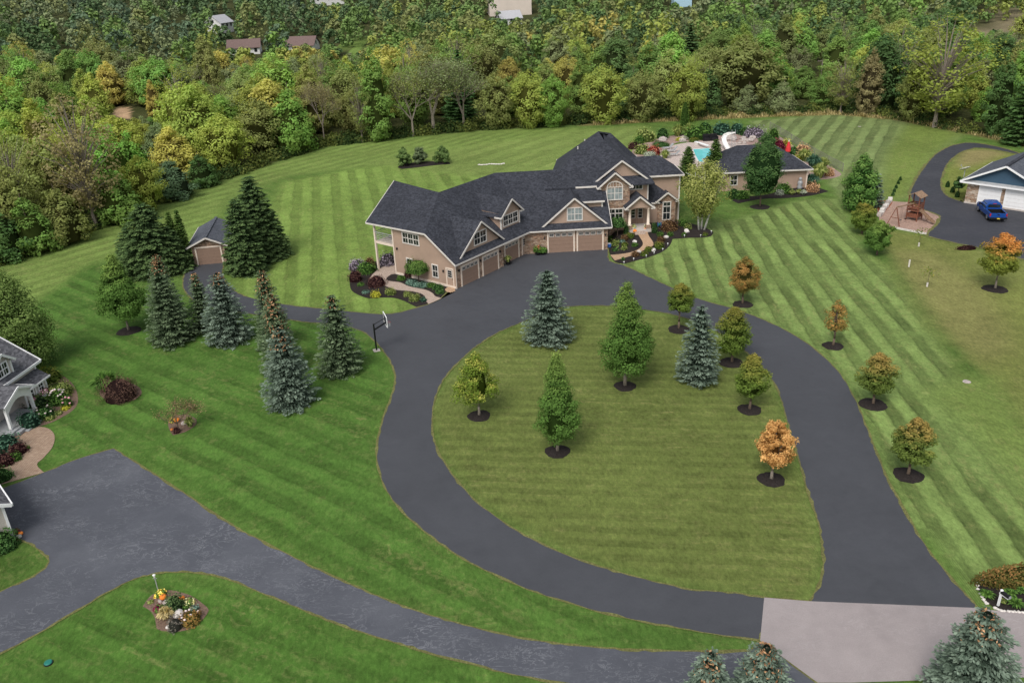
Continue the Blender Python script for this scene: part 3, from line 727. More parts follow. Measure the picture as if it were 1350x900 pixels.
# porch
gable_front(house, Matrix.Translation((0, 3.0, 0)), 4.3, 1.78, 3.98, 5.45, 0, 'tan', base=3.95, oh=.34, depth=2.5)
for x in (3.2, 5.45):
    d = MB(); d.box(x - .28, x + .28, 2.97, 3.53, .7, 1.75); d.build('porch_pier', M['stone'], house)
for x in (3.2, 5.45):
    d = MB(); d.lathe((x, 3.25, 1.75), [(.24, 0), (.24, .08), (.18, .1), (.15, 1.95), (.2, 2.0), (.2, 2.1)], 12); d.build('column', M['cream'], house, True)
d = MB(); n = 10; pr = [(2.95, 3.95), (2.95, 3.72)] + [(3.3 + 2.05 * i / n, 3.72 + .2 * math.sin(PI * i / n)) for i in range(n + 1)] + [(5.7, 3.72), (5.7, 3.95)]
for a_, b_ in zip(pr[1:-2], pr[2:-1]): d.prism_y([(a_[0], 3.97), a_, b_, (b_[0], 3.97)], 3.08, 3.3)
d.build('beam', M['tan'], house)
d = MB(); d.box(2.9, 5.8, 2.9, 5.38, .6, 1.3); d.build('porch_floor', M['concrete'], house)
d = MB(); d.box(3.75, 4.95, 2.55, 2.9, .6, 1.12); d.box(3.7, 5.0, 2.2, 2.55, .6, .97); d.build('step', M['paver'], house)
PD = Matrix.Translation((0, 5.36, 0))
for x0, x1 in ((3.62, 4.4), (4.5, 5.28)): door(house, PD, x0, x1, 1.32, 3.4, 'brown', (.35, .9), 'tan')

# ------------------------------------------------------------------ garden shed with garage door
shed = thing('garden_shed', 'small stone shed with one brown roll door between tall evergreens', 'shed', (-37.2, 94.3, 0), math.radians(8.6))
w = MB(); w.box(0, 3.7, 0, .1, 0, 2.35); w.prism_y([(0, 2.3), (3.7, 2.3), (1.85, 3.28)], 0, .1); w.build('stone_wall', M['stone'], shed)
w = MB(); w.box(0, .1, .1, 8, 0, 2.35); w.box(3.6, 3.7, .1, 8, 0, 2.35); w.box(.1, 3.6, 7.9, 8, 0, 2.35); w.prism_y([(0, 2.3), (3.7, 2.3), (1.85, 3.28)], 7.9, 8); w.build('wall', M['stone'], shed)
garage_door(shed, I4, .5, 3.2, 2.05, winrow=False)
r = MB(); r.slab([(-.5, -.4, 2.3), (1.85, -.4, 3.4), (1.85, 8.3, 3.4), (-.5, 8.3, 2.3)], .12); r.slab([(1.85, -.4, 3.4), (4.2, -.4, 2.3), (4.2, 8.3, 2.3), (1.85, 8.3, 3.4)], .12); r.build('roof', M['shingle3'], shed)
f = MB(); f.bar((-.53, -.43, 2.22), (1.85, -.43, 3.32), .06, .17); f.bar((1.85, -.433, 3.32), (4.23, -.433, 2.22), .06, .17); f.bar((-.52, -.43, 2.23), (-.52, 8.3, 2.23), .06, .15); f.bar((4.22, -.43, 2.23), (4.22, 8.3, 2.23), .06, .15); f.build('fascia', M['white'], shed)
r = MB(); r.bar((1.85, -.4, 3.43), (1.85, 8.3, 3.43), .3, .06); r.build('ridge_cap', M['shingle3'], shed)

# ------------------------------------------------------------------ neighbour's garage on the right
ng = thing('neighbour_garage', 'stone garage with blue gable, grey roof and two white doors at the right edge', 'garage', (60.18, 106.09, 0), math.radians(-45.2))
w = MB(); w.box(0, 9.4, 0, .12, 0, 2.85); w.box(0, .12, .12, 12, 0, 2.85); w.build('stone_wall', M['stone2'], ng)
w = MB(); w.box(-.05, 9.4, -.08, -.001, 0, .22); w.build('foundation', M['concrete'], ng)
garage_door(ng, I4, 1.62, 3.95, 2.42, 'purewhite', 4, 'purewhite', False); garage_door(ng, I4, 4.72, 7.05, 2.42, 'purewhite', 4, 'purewhite', False)
w = MB(); w.prism_y([(-.3, 3.0), (8.7, 3.0), (4.2, 5.2)], .0, .12); w.build('gable_wall', M['bluewall'], ng)
r = MB(); r.slab([(-.8, -.5, 2.95), (4.2, -.5, 5.5), (4.2, 12.5, 5.5), (-.8, 12.5, 2.95)], .14); r.slab([(4.2, -.5, 5.5), (9.2, -.5, 2.95), (9.2, 12.5, 2.95), (4.2, 12.5, 5.5)], .14); r.build('roof', M['shingle3'], ng)
r = MB(); r.slab([(-.7, -.52, 2.92), (9.2, -.52, 2.92), (9.2, 0, 3.12), (-.7, 0, 3.12)], .06); r.build('roof_apron', M['grey'], ng)
r = MB(); r.bar((4.2, -.5, 5.56), (4.2, 12.5, 5.56), .45, .1); r.build('ridge_cap', M['shingle'], ng)
f = MB(); f.bar((-.83, -.55, 2.9), (4.2, -.55, 5.43), .06, .22); f.bar((4.2, -.553, 5.43), (9.2, -.553, 2.9), .06, .22); f.bar((-.83, -.55, 2.85), (-.83, 12.5, 2.85), .07, .18); f.bar((-.8, -.56, 2.82), (9.2, -.56, 2.82), .07, .2); f.build('fascia', M['purewhite'], ng)
q = at(1270.5, 232); dish = thing('satellite_dish', 'pale round satellite dish on the lawn beside the blue-gabled garage', 'satellite dish', (q.x - 1.2, q.y - 2.2, 0), math.radians(200))
d = MB(Matrix.Translation((0, 0, 1.5)) @ Matrix.Rotation(math.radians(28), 4, 'X')); d.lathe((0, 0, 0), [(.05, 0), (.4, .05), (.65, .15), (.75, .22), (.72, .24), (.6, .18), (.02, .07)], 18); d.build('reflector', M['lampglass'], dish, True)
d = MB(); d.tube((0, 0, 0), (0, 0, 1.48), .06); d.build('pole', M['grey'], dish)
d = MB(); d.tube((0, -.1, 1.45), (0, -.8, 1.95), .025); d.tube((0, -.8, 1.9), (0, -.75, 2.08), .06); d.build('feed_arm', M['grey'], dish)

# ------------------------------------------------------------------ pool house
ph = thing('pool_house', 'low tan pool house with a charcoal hip roof behind the round tree', 'pool house', (43.0, 117.0, 0), math.radians(180))
w = MB(); w.box(0, 12.4, 0.0, .1, 0, 2.8); w.box(0, .1, -8, 0, 0, 2.8); w.box(12.3, 12.4, -8, 0, 0, 2.8); w.box(.1, 12.3, -8, -7.9, 0, 2.8); w.build('wall', M['tan'], ph)
r = MB(); a0, a1, a2, a3 = (-.6, .6, 2.8), (13, .6, 2.8), (13, -8.6, 2.8), (-.6, -8.6, 2.8); b0, b1 = (4.0, -4.0, 5.6), (9.2, -4.0, 5.6)
r.slab([a0, b0, b1, a1]); r.slab([a1, b1, a2]); r.slab([a2, b1, b0, a3]); r.slab([a3, b0, a0]); r.build('roof', M['shingle'], ph)
f = MB(); fascia(f, [a0, a1, a2, a3, a0], .2, .07); f.build('fascia', M['white'], ph)
w = MB(); w.box(-.06, .12, .02, .16, 0, 2.7); w.build('corner_board', M['cream'], ph)
window(ph, Matrix.Rotation(PI, 4, 'Z') @ Matrix.Translation((-10.9, -.1, 0)), 0, .9, .9, 2.2, 1, (2, 1))

# ------------------------------------------------------------------ neighbour's house on the left
nh = thing('neighbour_house', 'beige house with white trim, porch and flower boxes cut off by the left edge', 'house', (-39.75, 62.65, 0), math.radians(-98))
# local x runs along the front towards the viewer, local -y looks out over the lawn
Nf = Matrix.Scale(1, 4)
w = MB(); w.box(0, 9, -12, 0, 0, 3.3); w.prism_y([(0, 0), (.1, 0), (.1, 3.2), (0, 3.2)], -11.9, 0)
Nm = Matrix.Rotation(PI, 4, 'Z')
w = MB(); w.box(0, 10, .0, .1, 0, 3.1); w.box(0, .1, -11, 0, 0, 3.1); w.poly((0.02, 0, 3.1), (.02, -11, 3.1), (.02, -5.5, 6.6)); w.box(1.5, 20, -9, -8.9, 0, 3); w.build('wall', M['beige'], nh)
r = MB(); r.slab([(-.4, .45, 3.0), (10.5, .45, 3.0), (10.5, -5.5, 6.9), (-.4, -5.5, 6.9)], .14); r.slab([(-.4, -5.5, 6.9), (10.5, -5.5, 6.9), (10.5, -11.7, 2.95), (-.4, -11.7, 2.95)], .14); r.build('roof', M['shingle2'], nh)
f = MB(); f.bar((-.4, .48, 2.93), (10.5, .48, 2.93), .08, .2); f.bar((-.43, .48, 2.93), (-.43, -5.5, 6.83), .07, .24); f.bar((-.43, -5.5, 6.83), (-.43, -11.7, 2.88), .07, .24); f.build('fascia', M['purewhite'], nh)
w = MB(); w.box(-.06, .1, .09, .16, 0, 2.9); w.build('corner_board', M['purewhite'], nh)
# bay with flower boxes
w = MB(); w.box(.12, 2.85, .1, .8, 0.3, 1.85); w.build('bay_wall', M['beige'], nh)
r = MB(); r.slab([(-.08, 1.15, 1.78), (3.05, 1.15, 1.78), (3.05, .1, 2.42), (-.08, .1, 2.42)], .08); r.build('bay_roof', M['shingle2'], nh)
f = MB(); f.bar((-.1, 1.17, 1.74), (3.07, 1.17, 1.74), .06, .14); f.box(.1, .25, .78, .85, .3, 1.7); f.box(2.72, 2.87, .78, .85, .3, 1.7); f.box(1.43, 1.57, .78, .85, .3, 1.7); f.build('bay_trim', M['purewhite'], nh)
# turn windows outward: plane at y=.7 looking +y
Wn = Matrix.Translation((0, .82, 0)) @ Matrix.Rotation(PI, 4, 'Z')
for x0, x1 in ((-1.15, -.62), (-2.4, -1.87)): window(nh, Wn, x0, x1, .75, 1.62, 1, (2, 1), frame_m='purewhite')
# dormer
r = MB(); r.slab([(2.0, .3, 4.3), (3.3, .3, 5.3), (3.3, -4, 5.3), (2.0, -4, 4.3)], .1); r.slab([(3.3, .3, 5.3), (4.6, .3, 4.3), (4.6, -4, 4.3), (3.3, -4, 5.3)], .1); r.build('dormer_roof', M['shingle2'], nh)
w = MB(); w.prism_y([(2.25, 3.2), (4.35, 3.2), (4.35, 4.4), (3.3, 5.15), (2.25, 4.4)], -.1, 0); w.box(2.25, 2.3, -3, -.1, 3.3, 4.4); w.box(4.3, 4.35, -3, -.1, 3.3, 4.4); w.build('dormer_wall', M['beige'], nh)
f = MB(); f.bar((1.97, .33, 4.25), (3.3, .33, 5.25), .06, .2); f.bar((3.3, .333, 5.25), (4.63, .333, 4.25), .06, .2); f.bar((1.98, .33, 4.24), (1.98, -3, 4.24), .06, .16); f.box(2.2, 2.34, 0.0, .06, 3.2, 4.3); f.box(4.26, 4.4, 0.0, .06, 3.2, 4.3); f.build('dormer_trim', M['purewhite'], nh)
window(nh, Matrix.Translation((0, .02, 0)) @ Matrix.Rotation(PI, 4, 'Z'), -3.85, -2.75, 3.45, 4.4, 2, (2, 1), frame_m='purewhite')
# porch
d = MB(); d.box(3.1, 7.0, .1, 2.3, 0, .36); d.box(3.3, 6.5, 2.3, 2.65, 0, .24); d.box(3.3, 6.0, 2.65, 3.0, 0, .12); d.build('porch_floor', M['grey'], nh)
d = MB(); d.box(3.35, 3.55, 1.75, 1.95, .42, 2.4); d.build('column', M['purewhite'], nh)
d = MB(); d.box(6.2, 6.4, 1.75, 1.95, .42, 2.4); d.build('column', M['purewhite'], nh)
d = MB(); n = 10; arc = [(3.55 + 2.65 * i / n, 1.75 + .6 * math.sin(PI * i / n)) for i in range(n + 1)]
for a_, b_ in zip(arc, arc[1:]): d.prism_y([a_, b_, (b_[0], 2.55), (a_[0], 2.55)], 1.72, 1.98)
d.build('porch_arch', M['purewhite'], nh)
r = MB(); r.slab([(3.0, 2.3, 2.5), (4.9, 2.3, 3.35), (4.9, 0, 3.35), (3.0, 0, 2.5)], .1); r.slab([(4.9, 2.3, 3.35), (6.8, 2.3, 2.5), (6.8, 0, 2.5), (4.9, 0, 3.35)], .1); r.build('porch_roof', M['shingle2'], nh)
f = MB(); f.bar((2.97, 2.33, 2.45), (4.9, 2.33, 3.3), .06, .18); f.bar((4.9, 2.333, 3.3), (6.83, 2.333, 2.45), .06, .18); f.bar((2.98, 2.33, 2.44), (2.98, 0.1, 2.44), .06, .16); f.prism_y([(3.3, 2.5), (6.5, 2.5), (4.9, 3.2)], 2.0, 2.05); f.build('porch_trim', M['purewhite'], nh)
door(nh, Matrix.Translation((0, .12, 0)) @ Matrix.Rotation(PI, 4, 'Z'), -5.4, -4.4, .45, 2.4, 'beige', (.5, .9), 'purewhite')
# garage wing of the same house near the lower left
Gm = (Matrix.Translation((-39.75, 62.65, 0)) @ Matrix.Rotation(math.radians(-98), 4, 'Z')).inverted() @ frame(-31.7, 42.8, math.radians(132))
w = MB(Gm); w.box(0, 8, 0, 8, 0, 2.8); w.build('garage_wall', M['beige'], nh)
r = MB(Gm); r.slab([(-.4, -.45, 2.65), (8.4, -.45, 2.65), (8.4, 4, 4.6), (-.4, 4, 4.6)], .14); r.slab([(-.4, 4, 4.6), (8.4, 4, 4.6), (8.4, 8.45, 2.65), (-.4, 8.45, 2.65)], .14); r.build('garage_roof', M['shingle2'], nh)
f = MB(Gm); f.bar((-.4, -.48, 2.6), (8.4, -.48, 2.6), .08, .2); f.bar((-.43, -.45, 2.6), (-.43, 4, 4.55), .07, .22); f.bar((-.43, 4, 4.55), (-.43, 8.45, 2.6), .07, .22); f.build('garage_trim', M['purewhite'], nh)
f = MB(Gm); f.box(-.05, .1, -.05, .1, 0, 2.55); f.build('corner_board', M['purewhite'], nh)

# ------------------------------------------------------------------ plants: generators
def leafmesh(name, c, nrm, ln, wd, v, t, rng, mat=None, core=None):
    """one mesh of leaf-shaped quads; v = tone per leaf, t = height in the crown"""
    n = len(c); nrm = nrm / np.maximum(np.linalg.norm(nrm, axis=1, keepdims=True), 1e-6)
    ref = rng.normal(size=(n, 3)); a = np.cross(nrm, ref); a /= np.maximum(np.linalg.norm(a, axis=1, keepdims=True), 1e-6); b = np.cross(nrm, a)
    A = a * (np.asarray(ln).reshape(-1, 1) / 2); B = b * (np.asarray(wd).reshape(-1, 1) / 2)
    return quadmesh(name, np.stack([c - A, c + B * .95 - A * .1, c + A, c - B * .95 - A * .1], 1), v, t, mat, core)
def quadmesh(name, q, v, t, mat=None, core=None):
    n = len(q); co = q.reshape(-1, 3); f = np.arange(n * 4).reshape(n, 4)
    if core is not None:
        cv, cf, cval = core; f = np.concatenate([f, cf + len(co)]); co = np.concatenate([co, cv])
        v = np.concatenate([v, np.full(len(cf), cval)]); t = np.concatenate([t, np.full(len(cf), .2)])
    me = bpy.data.meshes.new(name); raw_mesh(me, co, f)
    for nm, arr in (('v', v), ('t', t)):
        at_ = me.attributes.new(nm, 'FLOAT', 'FACE'); at_.data.foreach_set('value', np.asarray(arr, np.float32))
    if mat: me.materials.append(mat)
    return me
def core_rev(prof, n=10):
    vs = []; fs = []
    for z, r in prof:
        for i in range(n): vs.append((r * math.cos(2 * PI * i / n), r * math.sin(2 * PI * i / n), z))
    for j in range(len(prof) - 1):
        for i in range(n): fs.append((j * n + i, j * n + (i + 1) % n, (j + 1) * n + (i + 1) % n, (j + 1) * n + i))
    return np.array(vs), np.array(fs)
PROF = {
    'pyr': ([0, .06, .2, .4, .62, .82, .93, 1], [.45, .85, 1, .86, .56, .37, .22, .06]),
    'oval': ([0, .12, .4, .7, .9, 1], [.5, .85, 1, .75, .4, .08]),
    'round': ([0, .15, .45, .75, .93, 1], [.55, .9, 1, .8, .45, .1]),
    'loose': ([0, .15, .4, .65, .85, 1], [.6, 1, .95, .66, .38, .1]),
    'dome': ([0, .1, .4, .7, .9, 1], [.9, 1, .93, .7, .42, .1]),
    'col': ([0, .1, .5, .8, 1], [.8, 1, .9, .55, .06]),
    'wide': ([0, .2, .5, .75, .9, 1], [.35, .75, 1, .9, .6, .15]),
    'cone': ([0, .08, .3, .6, .85, 1], [.85, 1, .84, .52, .22, .03]),
}
def decid(rng, h, w, cb, prof='oval', ncl=90, nl=4500, ls=.22, clr=.13, hollow=.35, sq=.72, core=.45, rn=.36):
    """crown as leaf clumps spread in an uneven envelope; returns mesh and clump centres"""
    px_, pr_ = PROF[prof]; H = h - cb
    lob = rng.uniform(.82, 1.12, 9)
    t = rng.beta(1.15, 1.25, ncl); ang = rng.uniform(0, 2 * PI, ncl)
    R = np.interp(t, px_, pr_) * w / 2 * lob[(ang / (2 * PI) * 9).astype(int) % 9] * rng.uniform(.85, 1.08, ncl)
    cr = w * clr * rng.uniform(.7, 1.35, ncl) * np.interp(t, [0, .8, 1], [1, .85, .6])
    rad = np.maximum(R - cr * .8, 0) * np.sqrt(rng.uniform(hollow, 1, ncl))
    cen = np.stack([rad * np.cos(ang), rad * np.sin(ang), cb + H * t * .97], 1)
    per = np.maximum((nl * cr ** 2 / np.sum(cr ** 2)).astype(int), 8)
    k = np.repeat(np.arange(ncl), per); n = len(k)
    d = rng.normal(size=(n, 3)); d /= np.linalg.norm(d, axis=1, keepdims=True)
    rr = cr[k] * rng.uniform(.25, 1, n) ** .6
    c = cen[k] + d * rr[:, None] * np.array([1, 1, sq])
    out = c - np.array([0, 0, cb + H * .35]); out /= np.maximum(np.linalg.norm(out, axis=1, keepdims=True), .1)
    nrm = d * .7 + out * .5 + np.array([0, 0, .45]) + rng.normal(size=(n, 3)) * rn
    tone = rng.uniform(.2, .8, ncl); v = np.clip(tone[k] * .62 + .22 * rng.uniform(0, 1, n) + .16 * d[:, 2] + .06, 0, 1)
    L = ls * rng.uniform(.65, 1.35, n)
    co = None
    if core:
        zs = np.linspace(.04, .72, 7)
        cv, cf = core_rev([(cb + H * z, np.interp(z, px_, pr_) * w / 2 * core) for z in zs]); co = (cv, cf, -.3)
    me = leafmesh('crown', c, nrm, L, L * .72, v, np.clip((c[:, 2] - cb) / H, 0, 1), rng, None, co)
    return me, cen
def limbs(mb, cen, cb, r0, rng, k=12, zt=None):
    for i in rng.choice(len(cen), min(k, len(cen)), replace=False):
        e = Vector(cen[i]); s = Vector((0, 0, cb * .75 + (e.z - cb) * .45)); m_ = s.lerp(e, .5) + Vector((0, 0, .12 * (e - s).length))
        mb.tube(s, m_, r0 * .42, r0 * .28, 5); mb.tube(m_, e, r0 * .28, r0 * .08, 5)
def trunk_mb(h, r, rng, lean=.03):
    mb = MB(); p = Vector((0, 0, -.1)); n = 5
    for i in range(n):
        q = Vector((rng.uniform(-lean, lean) * h * .3, rng.uniform(-lean, lean) * h * .3, h * (i + 1) / n)); f0 = 1 - .8 * i / n
        mb.tube(p, q, r * (1.35 if i == 0 else f0), r * (1 - .8 * (i + 1) / n), 7); p = q
    return mb
def spruce_prof(t, shape): return (1 - t) ** shape * (1 - .22 * np.exp(-t / .05))
def spruce_mesh(rng, h, w, cb=.15, dens=1.0, droop=.22, nl=.2, full=.8, tiers=None, shape=.9, jit=.10):
    """separate tiers of flat, slightly drooping branches carrying needle sprays"""
    Q = []; V_ = []; T_ = []
    nt = tiers or int(h / .36); asym = rng.uniform(.86, 1.1, 7)
    for i in range(nt):
        t = min(max((i + rng.uniform(-.22, .22)) / nt, 0), .985); z = cb + (h - cb) * t
        L = w / 2 * 1.08 * float(spruce_prof(t, shape)) + .05
        nb = max(6, int((8 + 11 * (1 - t)) * (.8 + .2 * dens)))
        for b in range(nb):
            a = 2 * PI * (b + rng.uniform(-.4, .4)) / nb + i * 2.4; l = L * rng.uniform(.84, 1.12) * asym[int((a % 6.2832) / 6.2832 * 7) % 7]
            ca, sa = math.cos(a), math.sin(a); ns = max(3, int(l / .105 * dens)); tone = rng.uniform(.1, .9); dz = rng.uniform(-jit, jit)
            for s_ in range(ns):
                u = .22 + .80 * (s_ + rng.random()) / ns
                zz = z + dz - droop * l * u + .22 * l * max(0, u - .55)
                wd = .42 * l * (1.05 - u) + .10
                for sd in (-1, 1):
                    off = sd * rng.uniform(.0, 1) * wd
                    c = np.array([ca * u * l - sa * off, sa * u * l + ca * off, zz + rng.uniform(-.04, .04) - abs(off) * .16])
                    yaw = a + sd * rng.uniform(.1, .8); n_ = nl * rng.uniform(.7, 1.35)
                    dr = np.array([math.cos(yaw), math.sin(yaw), rng.uniform(-.45, .2)]) * n_ / 2
                    pr = np.array([-math.sin(yaw), math.cos(yaw), rng.uniform(-.6, .6)]) * n_ * .24
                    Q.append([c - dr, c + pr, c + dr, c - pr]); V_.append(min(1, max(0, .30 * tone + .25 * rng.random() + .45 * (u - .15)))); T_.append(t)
    z = np.linspace(0, .97, 10)
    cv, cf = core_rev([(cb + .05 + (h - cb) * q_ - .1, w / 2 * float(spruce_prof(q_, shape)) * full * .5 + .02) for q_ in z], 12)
    return quadmesh('crown', np.array(Q), np.array(V_), np.array(T_), None, (cv, cf, -.35))
def cones_mesh(rng, h, w, n, t0=.62, shape=.9):
    t = t0 + (.98 - t0) * rng.beta(1.6, 1.3, n); a = rng.uniform(0, 2 * PI, n); r = (w / 2 * spruce_prof(t, shape) + .05) * rng.uniform(.55, 1.0, n)
    c = np.stack([r * np.cos(a), r * np.sin(a), t * h - .1], 1); nr = np.stack([np.cos(a), np.sin(a), rng.uniform(-.3, .4, n)], 1)
    s = rng.uniform(.09, .17, n)
    return leafmesh('cones', c, nr, s * 1.5, s * .8, rng.random(n), t, rng)
def shrub_mesh(rng, w, h, n=380, ls=.13, ragged=.12, flat=1.0, d=None):
    """low rounded mass of small leaves with a dark inside; d = depth if not round"""
    d = d or w; a = rng.uniform(0, 2 * PI, n); u = rng.uniform(0, 1, n); el = np.arcsin(u * .98)
    lob = 1 + ragged * np.sin(a * 3 + rng.uniform(0, 6)) + ragged * .7 * np.sin(a * 5 + el * 4 + rng.uniform(0, 6))
    r = lob * rng.uniform(.8, 1.06, n)
    ce = np.cos(el) ** .75
    c = np.stack([r * ce * np.cos(a) * w / 2, r * ce * np.sin(a) * d / 2, np.maximum(r * np.sin(el) * h, .03)], 1)
    nr = c * np.array([1, 1, 1.4]) + rng.normal(size=(n, 3)) * .35 * h
    L = ls * rng.uniform(.7, 1.4, n); v = np.clip(.25 + .55 * rng.random(n) + .25 * (u - .4), 0, 1)
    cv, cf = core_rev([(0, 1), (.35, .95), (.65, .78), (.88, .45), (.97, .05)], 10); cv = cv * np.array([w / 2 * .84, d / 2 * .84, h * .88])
    return leafmesh('shrub', c, nr, L, L * .7, v, np.clip(c[:, 2] / h, 0, 1), rng, None, (cv, cf, -.25))
def grass_mesh(rng, w, h, n=420, bw=.05, spread=1.0):
    a = rng.uniform(0, 2 * PI, n); r0 = w * .16 * np.sqrt(rng.random(n)); ln = rng.uniform(.7, 1.1, n); out = rng.uniform(.05, 1, n) * spread
    b = np.stack([r0 * np.cos(a), r0 * np.sin(a), np.zeros(n)], 1)
    m_ = b + np.stack([np.cos(a) * w * .22 * out, np.sin(a) * w * .22 * out, h * .7 * ln], 1)
    e = m_ + np.stack([np.cos(a) * w * .25 * out, np.sin(a) * w * .25 * out, h * (.32 - .5 * out) * ln], 1)
    sd = np.stack([-np.sin(a), np.cos(a), np.zeros(n)], 1) * bw
    q1 = np.stack([b - sd, b + sd, m_ + sd, m_ - sd], 1); q2 = np.stack([m_ - sd, m_ + sd, e + sd * .2, e - sd * .2], 1)
    v = rng.random(n); return quadmesh('blades', np.concatenate([q1, q2]), np.concatenate([v, v]), np.concatenate([np.full(n, .3), np.full(n, .8)]))
def bare_tree(rng, h, spread=.5, depth=5, r=.16, up=.55, n0=3, cb=.25, tips=None):
    mb = MB()
    def rec(p, d, l, rad, k):
        q = p + d * l; mb.tube(p, q, rad, rad * .66, 5 if k > 2 else 4)
        if tips is not None and k <= 2: tips.append(q)
        if k == 0: return
        for _ in range(n0 if k > 1 else 3):
            dd = (d + Vector(rng.normal(size=3)) * spread + Vector((0, 0, up * .3))).normalized(); rec(q, dd, l * rng.uniform(.62, .88), rad * .62, k - 1)
    rec(Vector((0, 0, -.1)), Vector((0, 0, 1)), h * cb, r, depth)
    return mb

FM = {}
def fm(key, c1, c2=None, **kw):
    if key not in FM: FM[key] = foliage('leaves_' + key, c1, c2, **kw)
    return FM[key]
G_MAPLE = fm('maple_green', (.080, .150, .034), (.165, .225, .055), mode='t', lo=.55, hi=1.15)
G_OLIVE = fm('olive', (.10, .15, .03), (.20, .17, .04), mode='t', lo=.45, hi=1.2)
G_YEL = fm('yellow_green', (.13, .19, .03), (.36, .31, .08), mode='v', lo=.5, hi=1.0)
G_ORANGE = fm('orange', (.38, .19, .06), (.48, .30, .12), mode='v')
G_RUST = fm('rust', (.15, .14, .04), (.32, .165, .055), mode='v', lo=.3, hi=.85)
G_HALF = fm('half_turned', (.105, .145, .034), (.27, .19, .06), mode='t', lo=.45, hi=1.0)
G_TOP = fm('orange_topped', (.15, .18, .035), (.42, .19, .055), mode='t', lo=.45, hi=.85)
G_DARK = fm('dark_round', (.042, .095, .032), (.085, .145, .048), mode='v')
G_BLUE = fm('blue_spruce', (.050, .076, .054), (.170, .215, .165), mode='v', trans=.08, lo=.3, hi=1.0)
G_SPR = fm('green_spruce', (.040, .066, .032), (.130, .170, .095), mode='v', trans=.08, lo=.3, hi=1.0)
G_FIR = fm('dark_fir', (.036, .068, .028), (.078, .118, .042), mode='v', trans=.08)
G_ARB = fm('arborvitae', (.030, .07, .018), (.08, .125, .03), mode='v', trans=.1)
G_PINE = fm('pine', (.045, .11, .026), (.11, .185, .045), mode='v', trans=.12)
G_BIRCH = fm('birch', (.20, .23, .06), (.33, .33, .12), mode='v')
G_CONE = fm('cone_brown', (.24, .125, .065), (.36, .215, .12), mode='v', trans=.05)
G_WILD = fm('far_left', (.105, .165, .045), (.165, .225, .07), mode='v')

def base_loc(px, py): q = at(px, py); return q
def height_for(px, py, ytop):
    b = at(px, py); lo, hi = 0.0, 40.0
    for _ in range(40):
        m_ = (lo + hi) / 2
        if pix((b.x, b.y, b.z + m_))[1] > ytop: lo = m_
        else: hi = m_
    return lo
def mpp(px, py): b = at(px, py); return (b - Vector((0, 0, CAM_H))).dot(_F) / F_PX     # metres per photo pixel
def mulch_ring(px, py, r, seed=0):
    b = at(px, py); rg = random.Random(int(px * 7 + py)); n = 26; ph = rg.uniform(0, 6)
    P = [(b.x + r * (1 + .07 * math.sin(3 * i * 2 * PI / n + ph) + rg.uniform(-.05, .05)) * math.cos(2 * PI * i / n), b.y + r * (1 + rg.uniform(-.06, .06)) * math.sin(2 * PI * i / n)) for i in range(n)]
    mb = MB(); mb.add([(b.x, b.y, b.z + .13)] + [(b.x + (p_[0] - b.x) * .6, b.y + (p_[1] - b.y) * .6, b.z + .10 + rg.uniform(-.02, .02)) for p_ in P] + [(p_[0], p_[1], b.z + .005) for p_ in P],
            [(0, 1 + i, 1 + (i + 1) % n) for i in range(n)] + [(1 + i, 1 + n + i, 1 + n + (i + 1) % n, 1 + (i + 1) % n) for i in range(n)])
    tag(mb.build('mulch_ring', M['mulch']), kind='structure')
def lawn_tree(name, label, px, py, ytop, wpx, prof, leaf, cbpx, bark='bark', ring=None, nl=5200, ls=.20, ncl=95, seed=None, group=None, tr=.10, core=.42, hollow=.35, k=10, clr=.13):
    rng = np.random.default_rng(seed or int(px * 13 + py)); b = at(px, py); h = height_for(px, py, ytop); w = wpx * mpp(px, py); cb = max(.15, height_for(px, py, cbpx - (5 if ring else 0))) if cbpx else .1
    t = thing(name, label, 'tree', b, 0, group)
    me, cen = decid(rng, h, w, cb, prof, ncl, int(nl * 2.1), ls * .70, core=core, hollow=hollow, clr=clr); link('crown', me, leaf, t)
    mb = trunk_mb(cb + (h - cb) * .75, tr, rng); limbs(mb, cen, cb, tr, rng, k); mb.build('trunk', M[bark], t, True)
    if ring: mulch_ring(px, py, ring * .9)
    return t
def conifer(name, label, px, py, ytop, wpx, leaf, dens=1.0, cones=0, droop=.16, nl=.22, shape=.52, t0=.62, seed=None, group=None, cat='tree', full=.8, tiers=None, jit=.10):
    rng = np.random.default_rng(seed or int(px * 17 + py))
    if name != 'arborvitae': py = py - .17 * wpx          # the pixel marks the front of the skirt, the trunk stands behind it
    b = at(px, py); h = height_for(px, py, ytop); w = wpx * mpp(px, py)
    t = thing(name, label, cat, b, 0, group)
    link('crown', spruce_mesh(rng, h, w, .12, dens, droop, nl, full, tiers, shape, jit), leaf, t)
    trunk_mb(h * .95, .05 + h * .016, rng, 0).build('trunk', M['bark'], t, True)
    if cones: link('cones', cones_mesh(rng, h, w, cones, t0, shape), G_CONE, t)['kind'] = 'stuff'
    return t

